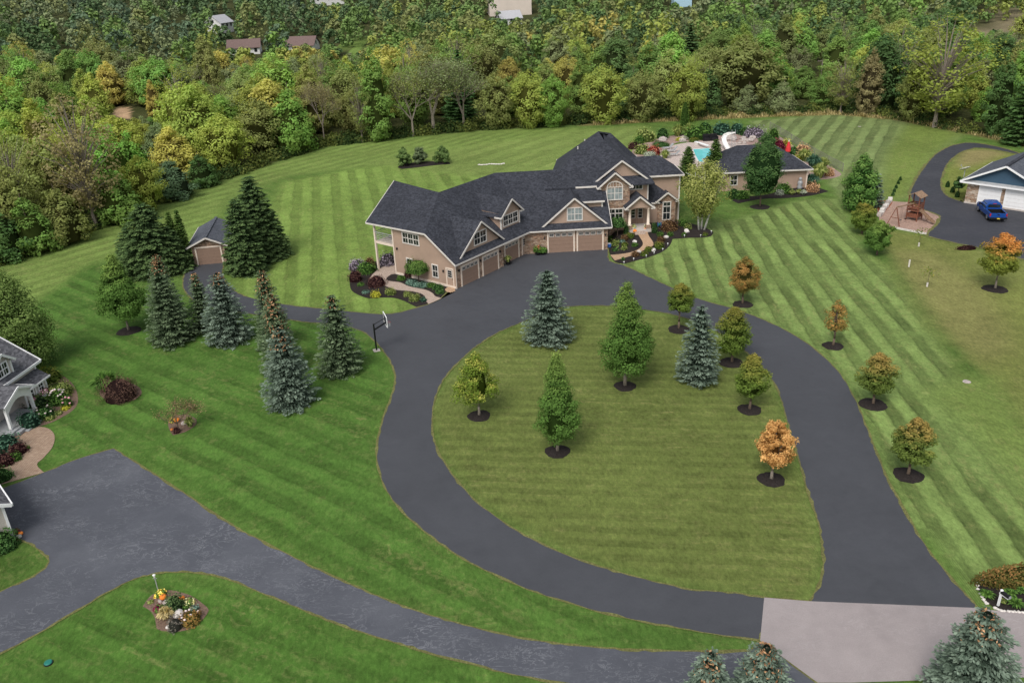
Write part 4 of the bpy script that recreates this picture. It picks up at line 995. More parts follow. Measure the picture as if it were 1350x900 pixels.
# ------------------------------------------------------------------ trees on the lawns
GL = 'young trees along the loop driveway'
lawn_tree('maple_tree', 'small loose yellow-green maple at the left rim of the driveway island', 632, 548, 465, 74, 'loose', G_YEL, 528, 'greybark', 1.0, 3600, .21, 80, group=GL, core=.3)
lawn_tree('maple_tree', 'pyramid-shaped green maple with yellow tip in the front of the island', 735, 595, 463, 72, 'pyr', G_MAPLE, 579, 'greybark', 1.0, 7500, .20, 150, group=GL)
lawn_tree('maple_tree', 'tallest broad green maple with narrow top in the middle of the island', 824, 509, 368, 86, 'pyr', G_MAPLE, 492, 'greybark', 1.0, 9000, .22, 170, group=GL, tr=.13)
lawn_tree('pear_tree', 'small olive pear tree at the back of the island, behind the pointed spruce', 895, 434, 373, 45, 'oval', G_OLIVE, 414, 'bark', 1.15, 3400, .2, 80, group=GL)
lawn_tree('pear_tree', 'rounded olive-green pear tree just right of the pointed spruce', 965, 478, 404, 58, 'round', G_OLIVE, 466, 'bark', 1.15, 4600, .2, 95, group=GL)
lawn_tree('pear_tree', 'small olive pear tree at the right rim of the island above the orange maple', 988, 540, 467, 54, 'oval', G_OLIVE, 524, 'bark', 1.0, 4200, .2, 90, group=GL)
lawn_tree('maple_tree', 'small bright orange maple at the right front of the island', 1017, 632, 556, 60, 'round', G_ORANGE, 612, 'greybark', 1.0, 3900, .2, 85, group=GL, core=.16)
lawn_tree('pear_tree', 'rust-orange egg-shaped tree on the striped lawn beside the driveway bend', 979, 401, 338, 50, 'oval', G_RUST, 387, 'bark', 1.1, 4200, .19, 90, group=GL)
lawn_tree('maple_tree', 'thin half-bare rusty tree on the striped lawn right of the driveway', 1098, 456, 396, 46, 'loose', G_RUST, 437, 'bark', 1.0, 900, .2, 60, group=GL, core=0, k=26)
lawn_tree('maple_tree', 'green maple turning orange at the top, between the half-bare tree and the lowest right tree', 1151, 533, 466, 56, 'round', G_HALF, 518, 'bark', 1.15, 3900, .2, 85, group=GL)
lawn_tree('maple_tree', 'lowest tree right of the driveway, green with an orange top', 1197, 626, 551, 60, 'round', G_HALF, 609, 'bark', 1.05, 3900, .2, 85, group=GL)
lawn_tree('maple_tree', 'yellow-green maple with a bright orange top below the neighbour garage', 1312, 381, 308, 62, 'round', G_TOP, 362, 'greybark', 1.3, 4600, .26, 80, core=.25)
conifer('blue_spruce', 'dense blue spruce at the top left of the island facing the garages', 723, 461, 354, 70, G_BLUE, 1.25, 0)
conifer('blue_spruce', 'slim pointed blue-green spruce on the right of the island', 920, 511, 401, 58, G_BLUE, 1.2, 0)
b = at(723, 460); GS = 'spruces on the lawn left of the driveway'
conifer('spruce', 'broad dark green spruce at the left end of the spruce group', 228, 461, 358, 68, G_SPR, 1.25, 0, .2, group=GS)
conifer('spruce', 'spruce with a brown tip standing behind the broad leftmost spruce', 224, 428, 333, 46, G_SPR, 1.0, 190, .22, group=GS, t0=.66)
conifer('spruce', 'narrow green spruce squeezed between the broad spruce and the pale blue one', 271, 441, 357, 36, G_SPR, 1.0, 60, .22, group=GS, t0=.8)
conifer('blue_spruce', 'full pale blue spruce in the middle of the spruce group', 303, 459, 357, 62, G_BLUE, 1.25, 90, .2, group=GS, t0=.82)
conifer('spruce', 'tallest brown-topped spruce at the back of the overlapping trio', 362, 466, 353, 50, G_SPR, 1.0, 260, .22, group=GS, t0=.6)
conifer('spruce', 'middle spruce of the overlapping trio with many brown cones', 374, 500, 385, 58, G_SPR, 1.1, 320, .22, group=GS, t0=.5)
conifer('blue_spruce', 'front spruce of the overlapping trio, silvery blue', 384, 543, 430, 68, G_BLUE, 1.25, 110, .2, group=GS, t0=.74)
conifer('spruce', 'dark pointed spruce alone between the trio and the basketball hoop', 450, 499, 386, 58, G_SPR, 1.15, 40, .22, group=GS, t0=.82)
conifer('blue_spruce', 'silvery blue spruce with rusty cones at the top, lower right corner of the photo', 1272, 948, 803, 118, G_BLUE, 1.9, 170, .18, .19, t0=.72)
conifer('blue_spruce', 'spruce top full of rusty cones rising beside the street, bottom edge', 1000, 962, 847, 96, G_BLUE, 1.6, 200, .18, .18, t0=.6)
conifer('blue_spruce', 'leftmost and slimmest spruce top at the bottom edge', 931, 958, 857, 74, G_BLUE, 1.5, 130, .18, .18, t0=.6)
# evergreens by the shed
conifer('fir_tree', 'tallest dark fir rising right behind the shed roof', 345, 352, 233, 72, G_FIR, 1.5, 0, .34, .30, .44, tiers=34, jit=.34)
conifer('fir_tree', 'dark fir in front of the shed to its right, lower and broader', 326, 367, 262, 56, G_FIR, 1.4, 0, .34, .30, .44, tiers=34, jit=.34)
conifer('fir_tree', 'dark fir at the right end of the clump beside the shed', 357, 348, 268, 56, G_FIR, 1.4, 0, .34, .30, .44, tiers=34, jit=.34)
conifer('fir_tree', 'dark shaggy fir left of the shed', 205, 372, 268, 80, G_FIR, 1.4, 0, .34, .30, .44, tiers=34, jit=.34)
conifer('fir_tree', 'ragged smaller fir at the far left of the evergreens by the shed', 180, 365, 300, 52, G_FIR, 1.0, 0, .34, .30, .44, tiers=34, jit=.34)
conifer('fir_tree', 'low fir tucked against the arborvitae left of the shed', 230, 364, 300, 56, G_FIR, 1.3, 0, .34, .30, .44, tiers=34, jit=.34)
def arb(label, px, py, ytop, wpx, seed=0, leaf=G_ARB, shape=.55):
    return conifer('arborvitae', label, px, py, ytop, wpx, leaf, 1.5, 0, -.35, .26, shape, tiers=26)
arb('left arborvitae column standing against the shed', 236, 350, 279, 17); arb('right arborvitae column touching the shed roof', 247, 349, 276, 17)
arb('arborvitae column left of the pool behind the big house', 906, 245, 193, 26); arb('arborvitae column right of the pool behind the birch', 941, 242, 183, 27)
lawn_tree('maple_tree', 'bushy green maple with a mulch ring at the far left lawn', 170, 436, 335, 74, 'pyr', G_MAPLE, 420, 'greybark', 1.3, 8000, .26, 140)
lawn_tree('willow_tree', 'large loose yellow-green tree behind the left neighbour house', 36, 484, 352, 122, 'dome', G_WILD, 476, 'bark', None, 9500, .24, 170, tr=.12, core=.28, hollow=.2)
# birch: white stems
rng = np.random.default_rng(41); b = at(925, 303); h = height_for(925, 303, 212); w = 74 * mpp(925, 303)
t = thing('birch_tree', 'drooping pale yellow-green birch with three white trunks beside the entrance', 'tree', b)
me, cen = decid(rng, h, w * 1.05, 2.3, 'wide', 150, 9000, .22, core=0, hollow=.1, sq=1.35, clr=.11); link('crown', me, G_BIRCH, t)
for dx, dy, ex in ((-.35, 0, -.8), (0, .2, .1), (.3, 0, 2.2)):
    mb = MB(); mb.tube((dx, dy, -.1), (dx + ex * .4, dy, h * .4), .13, .1); mb.tube((dx + ex * .4, dy, h * .4), (dx + ex, dy, h * .85), .1, .03)
    for i in range(9):
        z_ = rng.uniform(.35, .8); a_ = rng.uniform(0, 6.28); s_ = Vector((dx + ex * z_, dy, h * z_)); mb.tube(s_, s_ + Vector((math.cos(a_) * 1.3, math.sin(a_) * 1.3, rng.uniform(.2, 1.1))), .035, .01, 4)
    mb.build('trunk', M['whitebark'], t, True)
lawn_tree('round_tree', 'dense dark green egg-shaped tree in front of the pool house', 1002, 273, 174, 64, 'oval', G_DARK, 258, 'bark', 1.45, 9000, .26, 170, core=.7)
lawn_tree('pine_tree', 'bushy green pine beside the playset, taller of the pair', 1130, 278, 203, 60, 'oval', G_PINE, 274, 'bark', None, 5600, .34, 90, core=.5, clr=.15)
conifer('blue_spruce', 'narrow silvery spruce standing against the pine by the playset', 1150, 277, 226, 28, G_BLUE, 1.0, 0, .2, .32)
lawn_tree('crab_tree', 'grey-green bushy tree below the pine by the playset', 1136, 308, 268, 42, 'round', G_OLIVE, 299, 'bark', None, 3300, .26, 60)
lawn_tree('crab_tree', 'grey-green bushy tree nearest the striped lawn, right of its twin', 1156, 336, 291, 44, 'round', G_MAPLE, 326, 'bark', None, 3300, .26, 60)
for px, py, yt, lab in ((533, 219, 194, 'leftmost of the three small bushy trees on the far lawn'), (555, 215, 192, 'greyer middle one of the three small bushy trees on the far lawn'), (584, 215, 192, 'rightmost of the three small bushy trees on the far lawn')):
    lawn_tree('bushy_tree', lab, px, py, yt, 26, 'dome', fm('small_green', (.085, .14, .045), (.14, .20, .07)) if px != 555 else fm('small_grey', (.085, .12, .06), (.14, .17, .09)), py - 3, 'bark', None, 1500, .3, 40, group='three small trees on the far lawn')
lawn_tree('young_tree', 'small leafy tree on the grass between the upper driveway and the blue-gabled garage', 1262.5, 258, 233, 17, 'round', G_DARK, 247, 'bark', None, 1200, .24, 30)
# withered small tree in the left bed
q = at(236, 569); rng = np.random.default_rng(5); tips = []
t = thing('withered_tree', 'small brownish nearly leafless tree over the pumpkins in the lawn bed', 'tree', q)
mb = bare_tree(rng, 3.6, .6, 5, .07, .4, 3, .24, tips); mb.build('trunk', M['bark'], t)
c = np.array([tuple(p_) for p_ in tips]); c = np.repeat(c, 5, 0); c = c + rng.normal(size=c.shape) * .2
link('crown', leafmesh('crown', c, rng.normal(size=c.shape), np.full(len(c), .10), np.full(len(c), .07), rng.random(len(c)), rng.random(len(c)), rng), fm('withered', (.12, .115, .05), (.22, .15, .09), mode='v'), t)

# ------------------------------------------------------------------ beds, paths and small planting
def bed(name, pts, mat, off=.03, sub=1.2, n=4): return sheet(name, [smooth(W(pts), True, n)], off, M[mat], sub)
def q9(u, v): return (450 + u / 9, 320 + v / 9)
def q7(u, v): return (780 + u / 7.5, 270 + v / 7.5)
bed('mulch_bed', [q9(*p_) for p_ in ((100, 480), (95, 400), (130, 330), (260, 250), (430, 220), (640, 180), (660, 330), (1290, 530), (1340, 590), (1240, 640), (1080, 720), (900, 768), (830, 735), (740, 690), (620, 655), (480, 652), (330, 660), (200, 620), (120, 565))], 'mulch')
bed('walkway', [q9(*p_) for p_ in ((330, 430), (390, 360), (470, 300), (560, 262), (640, 240), (655, 330), (745, 345), (740, 372), (660, 370), (590, 380), (535, 425), (560, 455), (700, 475), (800, 520), (920, 545), (1010, 565), (1080, 600), (1120, 640), (1190, 660), (1110, 700), (1035, 730), (1000, 685), (990, 640), (940, 605), (840, 580), (720, 570), (640, 560), (560, 530), (500, 510), (430, 470))], 'paver', .05)
bed('doorstep', [q9(*p_) for p_ in ((1232, 560), (1270, 530), (1345, 545), (1355, 580), (1300, 598), (1250, 588))], 'walk', .08)
bed('mulch_bed', [q7(*p_) for p_ in ((165, 250), (300, 180), (600, 150), (860, 160), (1000, 190), (1150, 240), (1205, 275), (1180, 310), (1100, 325), (960, 328), (800, 340), (775, 400), (700, 465), (560, 520), (320, 585), (240, 570), (185, 500), (170, 440))], 'mulch', .03, .7)
bed('walkway', [q7(*p_) for p_ in ((430, 265), (550, 262), (565, 310), (610, 380), (605, 410), (520, 450), (400, 505), (230, 555), (183, 500), (330, 485), (440, 455), (500, 410), (505, 375), (480, 330))], 'walk', .06, .6)
bed('mulch_bed', [(524, 221), (530, 217), (545, 214.5), (570, 213), (592, 214), (594, 216.5), (575, 218), (545, 221.5), (530, 223)], 'mulch')
def q45(u, v): return (820 + u / 4.5, 140 + v / 4.5)
bed('mulch_bed', [q45(*p_) for p_ in ((650, 560), (700, 540), (830, 530), (960, 500), (1080, 480), (1160, 485), (1228, 506), (1130, 530), (1000, 545), (830, 552), (690, 578))], 'mulch')
def q75(u, v): return (980 + u / 7.5, 150 + v / 7.5)
bed('rock_bed', [q45(*p_) for p_ in ((60, 280), (110, 220), (250, 185), (400, 165), (600, 160), (860, 170), (905, 160), (1100, 290), (1300, 400), (1240, 430), (1100, 440), (900, 300), (600, 230), (350, 210), (270, 240), (220, 290), (120, 310))], 'rockbed', .02, 4)
bed('pool_patio', [q45(*p_) for p_ in ((240, 265), (280, 240), (360, 222), (450, 212), (600, 208), (760, 232), (800, 260), (600, 420), (420, 430), (330, 420), (290, 340), (232, 320))], 'patio', .05, 4)
bed('mulch_bed', [(4, 592), (20, 560), (40, 548), (60, 528), (58, 497), (75, 490), (95, 505), (103, 525), (97, 540), (70, 556), (50, 563), (30, 600)], 'soil', .02)
def q45n(u, v): return (u / 4.5, 430 + v / 4.5)
bed('walkway', [q45n(*p_) for p_ in ((120, 660), (190, 605), (250, 598), (300, 615), (325, 655), (310, 720), (260, 780), (220, 820), (262, 868), (130, 905), (-60, 960), (-60, 860), (60, 800), (150, 720))], 'oldpaver', .035)
def q10(u, v): return (180 + u / 10, 750 + v / 10)
bed('garden_bed', [q10(*p_) for p_ in ((82, 492), (180, 360), (290, 300), (420, 278), (560, 300), (720, 350), (840, 430), (950, 530), (930, 590), (860, 680), (760, 760), (620, 815), (430, 822), (280, 795), (255, 720), (240, 640), (180, 550))], 'soil', .025, .6)
bed('garden_bed', [(131, 518), (138, 508), (160, 502), (180, 508), (187, 518), (178, 527), (158, 531), (140, 527)], 'soil', .025)
bed('garden_bed', [(222, 556), (230, 548), (245, 546), (258, 552), (258, 560), (245, 569), (228, 574), (224, 568)], 'soil', .025)
bed('mulch_bed', [(1289, 772), (1294, 765), (1320, 760), (1400, 755), (1450, 770), (1440, 812), (1350, 807), (1318, 804), (1302, 795), (1293, 785)], 'mulch', .045, .6)
def q11(u, v): return (1150 + u / 11.25, 240 + v / 11.25)
bed('playground', [q11(*p_) for p_ in ((110, 280), (280, 285), (430, 298), (560, 300), (640, 360), (760, 410), (1020, 512), (800, 775), (330, 685), (150, 650), (110, 590), (95, 500), (70, 400))], 'playchips', .03)
bed('clay_patch', [q11(*p_) for p_ in ((60, 265), (100, 270), (270, 285), (300, 300), (220, 410), (130, 500), (85, 440))], 'redclay', .035)
for px, py, r_ in ((1276, 329, .0),): pass

LBED = 'planting round the garage end wall'; EBED = 'planting at the front entrance'
def plant(name, label, cat, px, py, w, h, leaf, kind='shrub', group=None, n=None, seed=None, ls=None, flowers=None, ragged=.12, d=None, rz=0, stem=None):
    """a shrub or grass clump standing at the pixel's ground point"""
    b = at(px, py); rng = np.random.default_rng(seed or int(px * 31 + py * 7))
    t = thing(name, label, cat, b, rz, group); part = 'foliage'
    if group in (LBED, EBED): w *= .88; h *= .9
    if kind == 'shrub':
        ls = ls or max(.09, min(w, h * 1.6) * .085); n = n or int(min(1500, 7.0 * (w * (d or w) + 1.6 * w * h) / ls ** 2 * .16))
        o = link(part, shrub_mesh(rng, w, h, n, ls, ragged, d=d), leaf, t)
        if stem: o.location.z = stem
    else: o = link('blades', grass_mesh(rng, w, h, n or 480, .03 + .012 * w), leaf, t)
    if stem:
        mb = MB(); mb.tube((0, 0, -.05), (0, 0, stem + .3), .07, .05); mb.build('stem', M['bark'], t)
    if flowers:
        fm_, nf, sz = flowers; a = rng.uniform(0, 2 * PI, nf); r = np.sqrt(rng.random(nf)) * .92
        zf = h * np.sqrt(np.maximum(0, 1 - r ** 2)) * .98 + .02
        for i in range(nf):
            mb = MB(); mb.lathe((r[i] * math.cos(a[i]) * w / 2, r[i] * math.sin(a[i]) * (d or w) / 2, zf[i] + (stem or 0)), [(.02, -.02), (sz * .8, 0), (sz, sz * .35), (sz * .5, sz * .8), (.01, sz * .85)], 7)
            mb.build('flower', fm_, t, True)
    return t
G_BURG = fm('burgundy', (.045, .020, .022), (.085, .045, .035), trans=.1)
G_GOLD = fm('golden', (.30, .30, .03), (.46, .44, .06), trans=.15)
G_LAV = fm('lavender', (.14, .12, .14), (.26, .22, .27), trans=.1)
G_JUNI = fm('juniper', (.075, .14, .105), (.15, .23, .18), trans=.1)
G_LEAF = fm('leafy', (.055, .12, .028), (.10, .18, .04))
G_BOX = fm('boxwood', (.045, .105, .032), (.085, .16, .05))
G_TEAL = fm('blue_green', (.040, .095, .062), (.075, .145, .095))
G_RUSS = fm('russet', (.115, .065, .035), (.19, .12, .06))
G_TUFT = fm('tuft', (.14, .20, .05), (.27, .29, .10))
G_TAN = fm('tan_grass', (.33, .27, .13), (.46, .38, .20))
G_REDL = fm('red_leaf', (.28, .04, .035), (.40, .16, .10))
G_SALM = fm('salmon', (.42, .24, .13), (.52, .34, .20))
G_SILV = fm('silver_leaf', (.30, .34, .27), (.44, .46, .38))
G_PURP = fm('purple_leaf', (.15, .02, .04), (.24, .05, .08))
G_HEDGE = fm('red_hedge', (.10, .105, .03), (.24, .12, .05), lo=.4, hi=1)
G_WEEP = fm('weeping', (.06, .125, .03), (.11, .17, .045))
G_GREY = fm('smoky', (.09, .09, .075), (.16, .14, .12))
# bed at the garage wing
LBED = 'planting round the garage end wall'
for u, v, w, h, lf, lab, kd, nm in (
    (560, 250, 2.6, 1.6, G_LAV, 'lavender-grey flowering clump under the deck, behind the post', 'shrub', 'shrub'), (190, 310, 2.4, 1.4, G_LAV, 'lavender-grey flowering clump at the outer left of the bed', 'shrub', 'shrub'),
    (300, 345, 2.8, 1.4, G_LEAF, 'wide green shrub in the left bed between lavender and dark red shrub', 'shrub', 'shrub'), (345, 290, 1.6, 1.5, G_RUSS, 'brownish shrub beside the deck post', 'shrub', 'shrub'), (170, 450, 1.9, 1.4, G_BURG, 'dark red shrub at the left rim of the bed', 'shrub', 'shrub'),
    (420, 500, 2.6, 1.3, G_BURG, 'widest dark red shrub beside the winding paver walk', 'shrub', 'shrub'), (412, 636, 1.3, .75, G_GOLD, 'round golden-yellow shrub in the mulch', 'shrub', 'shrub'), (587, 606, 1.45, .8, G_TUFT, 'round yellow-green shrub next to the golden one', 'shrub', 'shrub'),
    (785, 630, 1.1, .6, G_TUFT, 'small lime shrub left of a larger lime one by the walk', 'shrub', 'shrub'), (872, 678, 1.5, .8, G_TUFT, 'larger lime shrub near the driveway end of the walk', 'shrub', 'shrub'), (230, 505, 1.0, .4, G_LEAF, 'low leafy plant behind the dark red shrubs', 'shrub', 'shrub'), (290, 590, 1.2, .25, G_JUNI, 'pale trailing plant flat on the mulch', 'shrub', 'shrub'),
    (805, 405, 1.5, 1.0, G_BURG, 'dark reddish bush against the end wall beside the weeping tree', 'shrub', 'shrub'), (710, 440, 1.2, .6, G_LEAF, 'light green low plant at the bend of the walk', 'shrub', 'shrub'), (830, 480, 1.6, .6, G_JUNI, 'blue-green juniper under the weeping tree, first of the row', 'shrub', 'shrub'), (880, 505, 1.5, .5, G_JUNI, 'blue-green juniper close to the walk under the weeping tree', 'shrub', 'shrub'),
    (970, 515, 1.6, .55, G_JUNI, 'blue-green juniper in the middle of the wall bed', 'shrub', 'shrub'), (1070, 520, 1.3, .6, G_LEAF, 'leafy green mound in the wall bed, left of two similar', 'shrub', 'shrub'), (1150, 545, 1.5, .6, G_BOX, 'leafy green mound in the wall bed below the lower window', 'shrub', 'shrub'), (1170, 595, 1.2, .55, G_BOX, 'green mound nearest the doorstep', 'shrub', 'shrub'), (975, 690, .9, .5, G_TEAL, 'dim grey-green tuft at the bed tip by the driveway', 'shrub', 'shrub')):
    plant('shrub', lab, 'shrub', *q9(u, v), w, h, lf, kd, LBED)
plant('weeping_tree', 'small umbrella-shaped weeping tree by the end wall', 'tree', *q9(920, 465), 2.9, 1.25, G_WEEP, 'shrub', None, 1300, None, .16, stem=1.35)
# entrance bed
EBED = 'planting at the front entrance'
for u, v, w, h, lf, lab in ((240, 270, 0, 0, None, ''), (340, 290, .9, 1.6, G_DARK, 'small dark cone-shaped evergreen left of the porch'), (622, 275, .9, 1.6, G_DARK, 'small dark cone-shaped evergreen right of the porch'), (762, 245, 2.7, 1.5, G_RUSS, 'large round russet shrub below the narrow window'),
    (230, 400, 1.3, .9, G_TUFT, 'yellow-green shrub near the garage corner, middle of the left entrance bed'), (185, 340, .9, .6, G_LEAF, 'light green plant next to the garage corner'), (230, 455, .9, .5, G_BOX, 'small green mound at the front of the left entrance bed'), (325, 345, 1.2, .8, G_RUSS, 'brownish shrub in the left entrance bed'), (382, 320, 1.2, .7, G_OLIVE, 'olive mound close to the walk in the left entrance bed'),
    (325, 405, 1.0, .55, G_OLIVE, 'olive mound in the middle of the left entrance bed'), (320, 440, .9, .5, G_TUFT, 'yellowish low mound in front of the olive one'), (305, 370, .8, .45, G_JUNI, 'pale blue-grey mound in the left entrance bed'), (428, 405, 1.0, .5, G_LEAF, 'green mound beside the pale boulder in the left entrance bed'), (432, 505, 1.2, .7, G_RUSS, 'reddish shrub at the inner bend of the walk'),
    (310, 545, .6, .45, G_BOX, 'small round bush near the driveway end of the walk'), (520, 500, 1.1, .6, G_OLIVE, 'low shrub at the outer bend of the walk, lower one'), (560, 455, 1.2, .7, G_OLIVE, 'low shrub at the outer bend of the walk, upper one'), (665, 425, 1.5, .9, G_OLIVE, 'largest olive shrub in the right entrance bed'), (685, 360, 1.2, .8, G_RUSS, 'brownish shrub in the right entrance bed'),
    (675, 305, 1.0, .6, G_LEAF, 'small green mound below the russet shrub'), (776, 305, .9, .6, G_LEAF, 'small bright green mound right of the russet shrub'), (912, 305, .8, .5, G_LEAF, 'small green mound left of the birch'), (1122, 300, .8, .4, G_OLIVE, 'small olive mound at the tip of the bed right of the birch'), (955, 238, 1.1, .8, G_TUFT, 'yellow-green shrub with red leaves behind it near the birch'), (905, 205, 1.4, 1.0, G_LEAF, 'leafy shrub by the house corner behind the birch bed')):
    if lf is not None: plant('shrub', lab, 'shrub', *q7(u, v), w, h, lf, 'shrub', EBED)
plant('topiary_tree', 'round-headed small tree in front of the ground floor window', 'tree', *q7(255, 305), 2.0, 1.15, G_BOX, 'shrub', None, 800, stem=1.2)
for i, (u, v, r_, lab) in enumerate(((735, 325, .33, 'pale boulder beside the largest entrance shrubs'), (605, 455, .36, 'pale boulder at the outer bend of the walk'), (428, 372, .32, 'white boulder in the left entrance bed'), (942, 268, .4, 'pinkish boulder near the birch trunks'), (470, 470, .3, 'boulder touching the inner bend of the walk'))):
    b = at(*q7(u, v)); tag(blob_rock('boulder', b, r_, M['whiterock'], i), lab, 'boulder', 'boulders in the entrance bed')
PL = None
for i, (u, v) in enumerate(((320, 585), (415, 552), (540, 520), (617, 490), (703, 455), (752, 403), (917, 322), (1077, 320), (1183, 280), (912, 185))):
    b = at(*q7(u, v))
    if PL is None:
        PL = thing('path_light', 'small white path light at the edge of the entrance bed', 'path light', b, 0, 'path lights along the entrance bed')
        d = MB(); d.tube((0, 0, -.05), (0, 0, .25), .03, .03, 6); d.build('stake', M['grey'], PL)
        d = MB(); d.lathe((0, 0, .22), [(.03, 0), (.075, .02), (.07, .08), (.02, .11)], 9); d.build('lamp_head', M['purewhite'], PL)
    else: dup(PL, b)
def pumpkin(label, px, py, r, mat='orange', group=None):
    b = at(px, py); t = thing('pumpkin', label, 'pumpkin', (b.x, b.y, b.z + .05), 0, group)
    d = MB(); d.lathe((0, 0, 0), [(r * .35, 0), (r * .8, r * .12), (r, r * .55), (r * .85, r * 1.05), (r * .4, r * 1.3), (r * .08, r * 1.22)], 24, 8, .07); d.build('shell', M[mat], t, True)
    d = MB(); d.tube((0, 0, r * 1.15), (r * .12, 0, r * 1.6), r * .12, r * .08, 6); d.build('stem', M['bark'], t)
    return t
def mum(label, px, py, w, h, petals, n=38, group=None, pot=None):
    b = at(px, py); rng = np.random.default_rng(int(px * 5 + py)); t = thing('chrysanthemum', label, 'flowers', (b.x, b.y, b.z + .03), 0, group)
    z = 0.0
    if pot:
        d = MB(); d.lathe((0, 0, 0), [(w * .28, 0), (w * .38, w * .5), (w * .4, w * .5), (w * .3, w * .52)], 12); d.build('pot', M[pot], t); z = w * .5
    o = link('foliage', shrub_mesh(rng, w, h, 260, .10), G_LEAF, t); o.location.z = z
    pet = shrub_mesh(rng, w * 1.08, h * 1.06, n * 5, .085); pet.name = 'petals'
    o = link('petals', pet, petals, t); o.location.z = z
    return t
F_YEL = fm('petals_yellow', (.74, .50, .04), (.80, .66, .18), trans=.1); F_PALE = fm('petals_pale', (.72, .66, .25), (.82, .78, .5), trans=.1); F_PUR = fm('petals_purple', (.10, .006, .035), (.20, .02, .07), trans=.1); F_PINK = fm('petals_pink', (.72, .30, .40), (.82, .6, .62), trans=.1)
for u, v, mt, lab in ((425, 275, 'orange', 'orange pumpkin at the left foot of the porch steps'), (530, 265, 'orange', 'orange pumpkin at the right foot of the porch steps')):
    pumpkin(lab, *q7(u, v), .3, mt)
mum('pale potted flowers behind the left porch pumpkin', *q7(412, 252), .7, .35, F_PALE, pot='white'); mum('pale potted flowers behind the right porch pumpkin', *q7(548, 248), .7, .35, F_PALE, pot='white')
b = at(*q7(668, 222)); t = thing('hose_reel', 'blue round hose reel standing in the mulch right of the porch', 'hose reel', b)
for s_ in (-.18, .18):
    d = MB(Matrix.Translation((s_, 0, .34)) @ Matrix.Rotation(PI / 2, 4, 'Y')); d.lathe((0, 0, -.02), [(.06, 0), (.3, 0), (.3, .04), (.06, .04)], 16); d.build('reel_disc', M['hosewheel'], t)
d = MB(); d.tube((-.16, 0, .34), (.16, 0, .34), .2, .2, 12); d.build('hose', M['teal'], t)
b = at(*q7(172, 418)); t = thing('hose_reel', 'blue and white hose pot at the right garage corner', 'hose reel', b)
d = MB(); d.lathe((0, 0, 0), [(.24, 0), (.3, .3), (.32, .42), (.25, .44), (.05, .40)], 14); d.build('pot', M['hosewheel'], t); d = MB(); d.lathe((0, 0, .4), [(.22, 0), (.25, .06), (.1, .12), (.02, .12)], 12); d.build('lid', M['purewhite'], t)
# pots by the garage wall
for i, (px, py, w, lab) in enumerate(((709.5, 336, .95, 'dark planter with red and green plants by the person door'), (716.5, 335.5, .8, 'dark planter with green plants right of the red one'), (670, 349, .8, 'spiky yellow-green plant in a pot between two garage doors'))):
    b = at(px, py); t = thing('planter', lab, 'planter', b, 0, 'planters along the garage wall')
    d = MB(); d.lathe((0, 0, 0), [(w * .3, 0), (w * .42, w * .5), (w * .45, w * .5), (w * .38, w * .46)], 12); d.build('pot', M['black'], t)
    rng = np.random.default_rng(i + 90)
    o = link('foliage', shrub_mesh(rng, w * 1.15, w * .75, 260, .16) if i < 2 else grass_mesh(rng, w * 1.2, w, 160, .03), G_LEAF if i < 2 else G_TUFT, t); o.location.z = w * .45
    if i == 0: o = link('flowers', shrub_mesh(rng, w * .8, w * .5, 90, .14), G_REDL, t); o.location.z = w * .75
# ------------------------------------------------------------------ pool and its garden
P_ = [at(*p_) for p_ in ((912.5, 197.5), (936, 196), (940, 204), (936, 211), (928, 214.5), (921, 214.5), (918, 210), (915, 204))]
P_ = smooth(P_ + [], True, 3, 60)
pool = thing('swimming_pool', 'turquoise swimming pool in a pale patio behind the house', 'pool', at(924, 203))
c0 = at(924, 203)
mb = MB(); mb.add([(p_.x - c0.x, p_.y - c0.y, .09) for p_ in P_], [tuple(range(len(P_)))]); mb.build('water', M['skin_water'], pool)
mb = MB(); m_ = len(P_)
for i in range(m_):
    a_, b_ = P_[i] - Vector((c0.x, c0.y)), P_[(i + 1) % m_] - Vector((c0.x, c0.y)); mb.bar((a_.x, a_.y, .08), (b_.x, b_.y, .08), .3, .1)
mb.build('coping', M['white'], pool)
b = at(922.5, 193); t = thing('diving_board', 'short white diving board at the head of the pool', 'diving board', b, math.radians(20))
d = MB(); d.box(-.28, .28, -2.6, 1.4, .55, .63); d.build('board', M['purewhite'], t); d = MB(); d.box(-.3, .3, .3, 1.3, 0, .55); d.build('stand', M['white'], t)
b = at(959, 195); t = thing('water_slide', 'pale curved water slide beside the pool house roof', 'slide', b)
pts = [(1.0, .6, 2.3), (.5, 1.0, 2.2), (-.2, .9, 1.95), (-.7, .2, 1.5), (-.8, -.8, 1.05), (-.75, -1.9, .7), (-.7, -2.9, .45)]
d = MB()
for p0, p1 in zip(pts, pts[1:]): d.bar(p0, p1, .75, .07); d.bar((p0[0] - .36, p0[1], p0[2] + .14), (p1[0] - .36, p1[1], p1[2] + .14), .06, .26); d.bar((p0[0] + .36, p0[1], p0[2] + .14), (p1[0] + .36, p1[1], p1[2] + .14), .06, .26)
d.build('chute', M['lampglass'], t)
d = MB()
for x, y in ((.7, .3), (1.3, .3)):
    d.tube((x, y - .3, 0), (x, y + .1, 3.0), .035)
for i in range(7): d.tube((.7, 0 + .05 * i, .3 + .3 * i), (1.3, 0 + .05 * i, .3 + .3 * i), .025)
d.build('ladder', M['grey'], t)
d = MB(); d.tube((-.7, .2, 0), (-.7, .2, 1.5), .05); d.build('leg', M['grey'], t); d = MB(); d.tube((-.75, -1.7, 0), (-.75, -1.7, .75), .05); d.build('leg', M['grey'], t)
ch = None
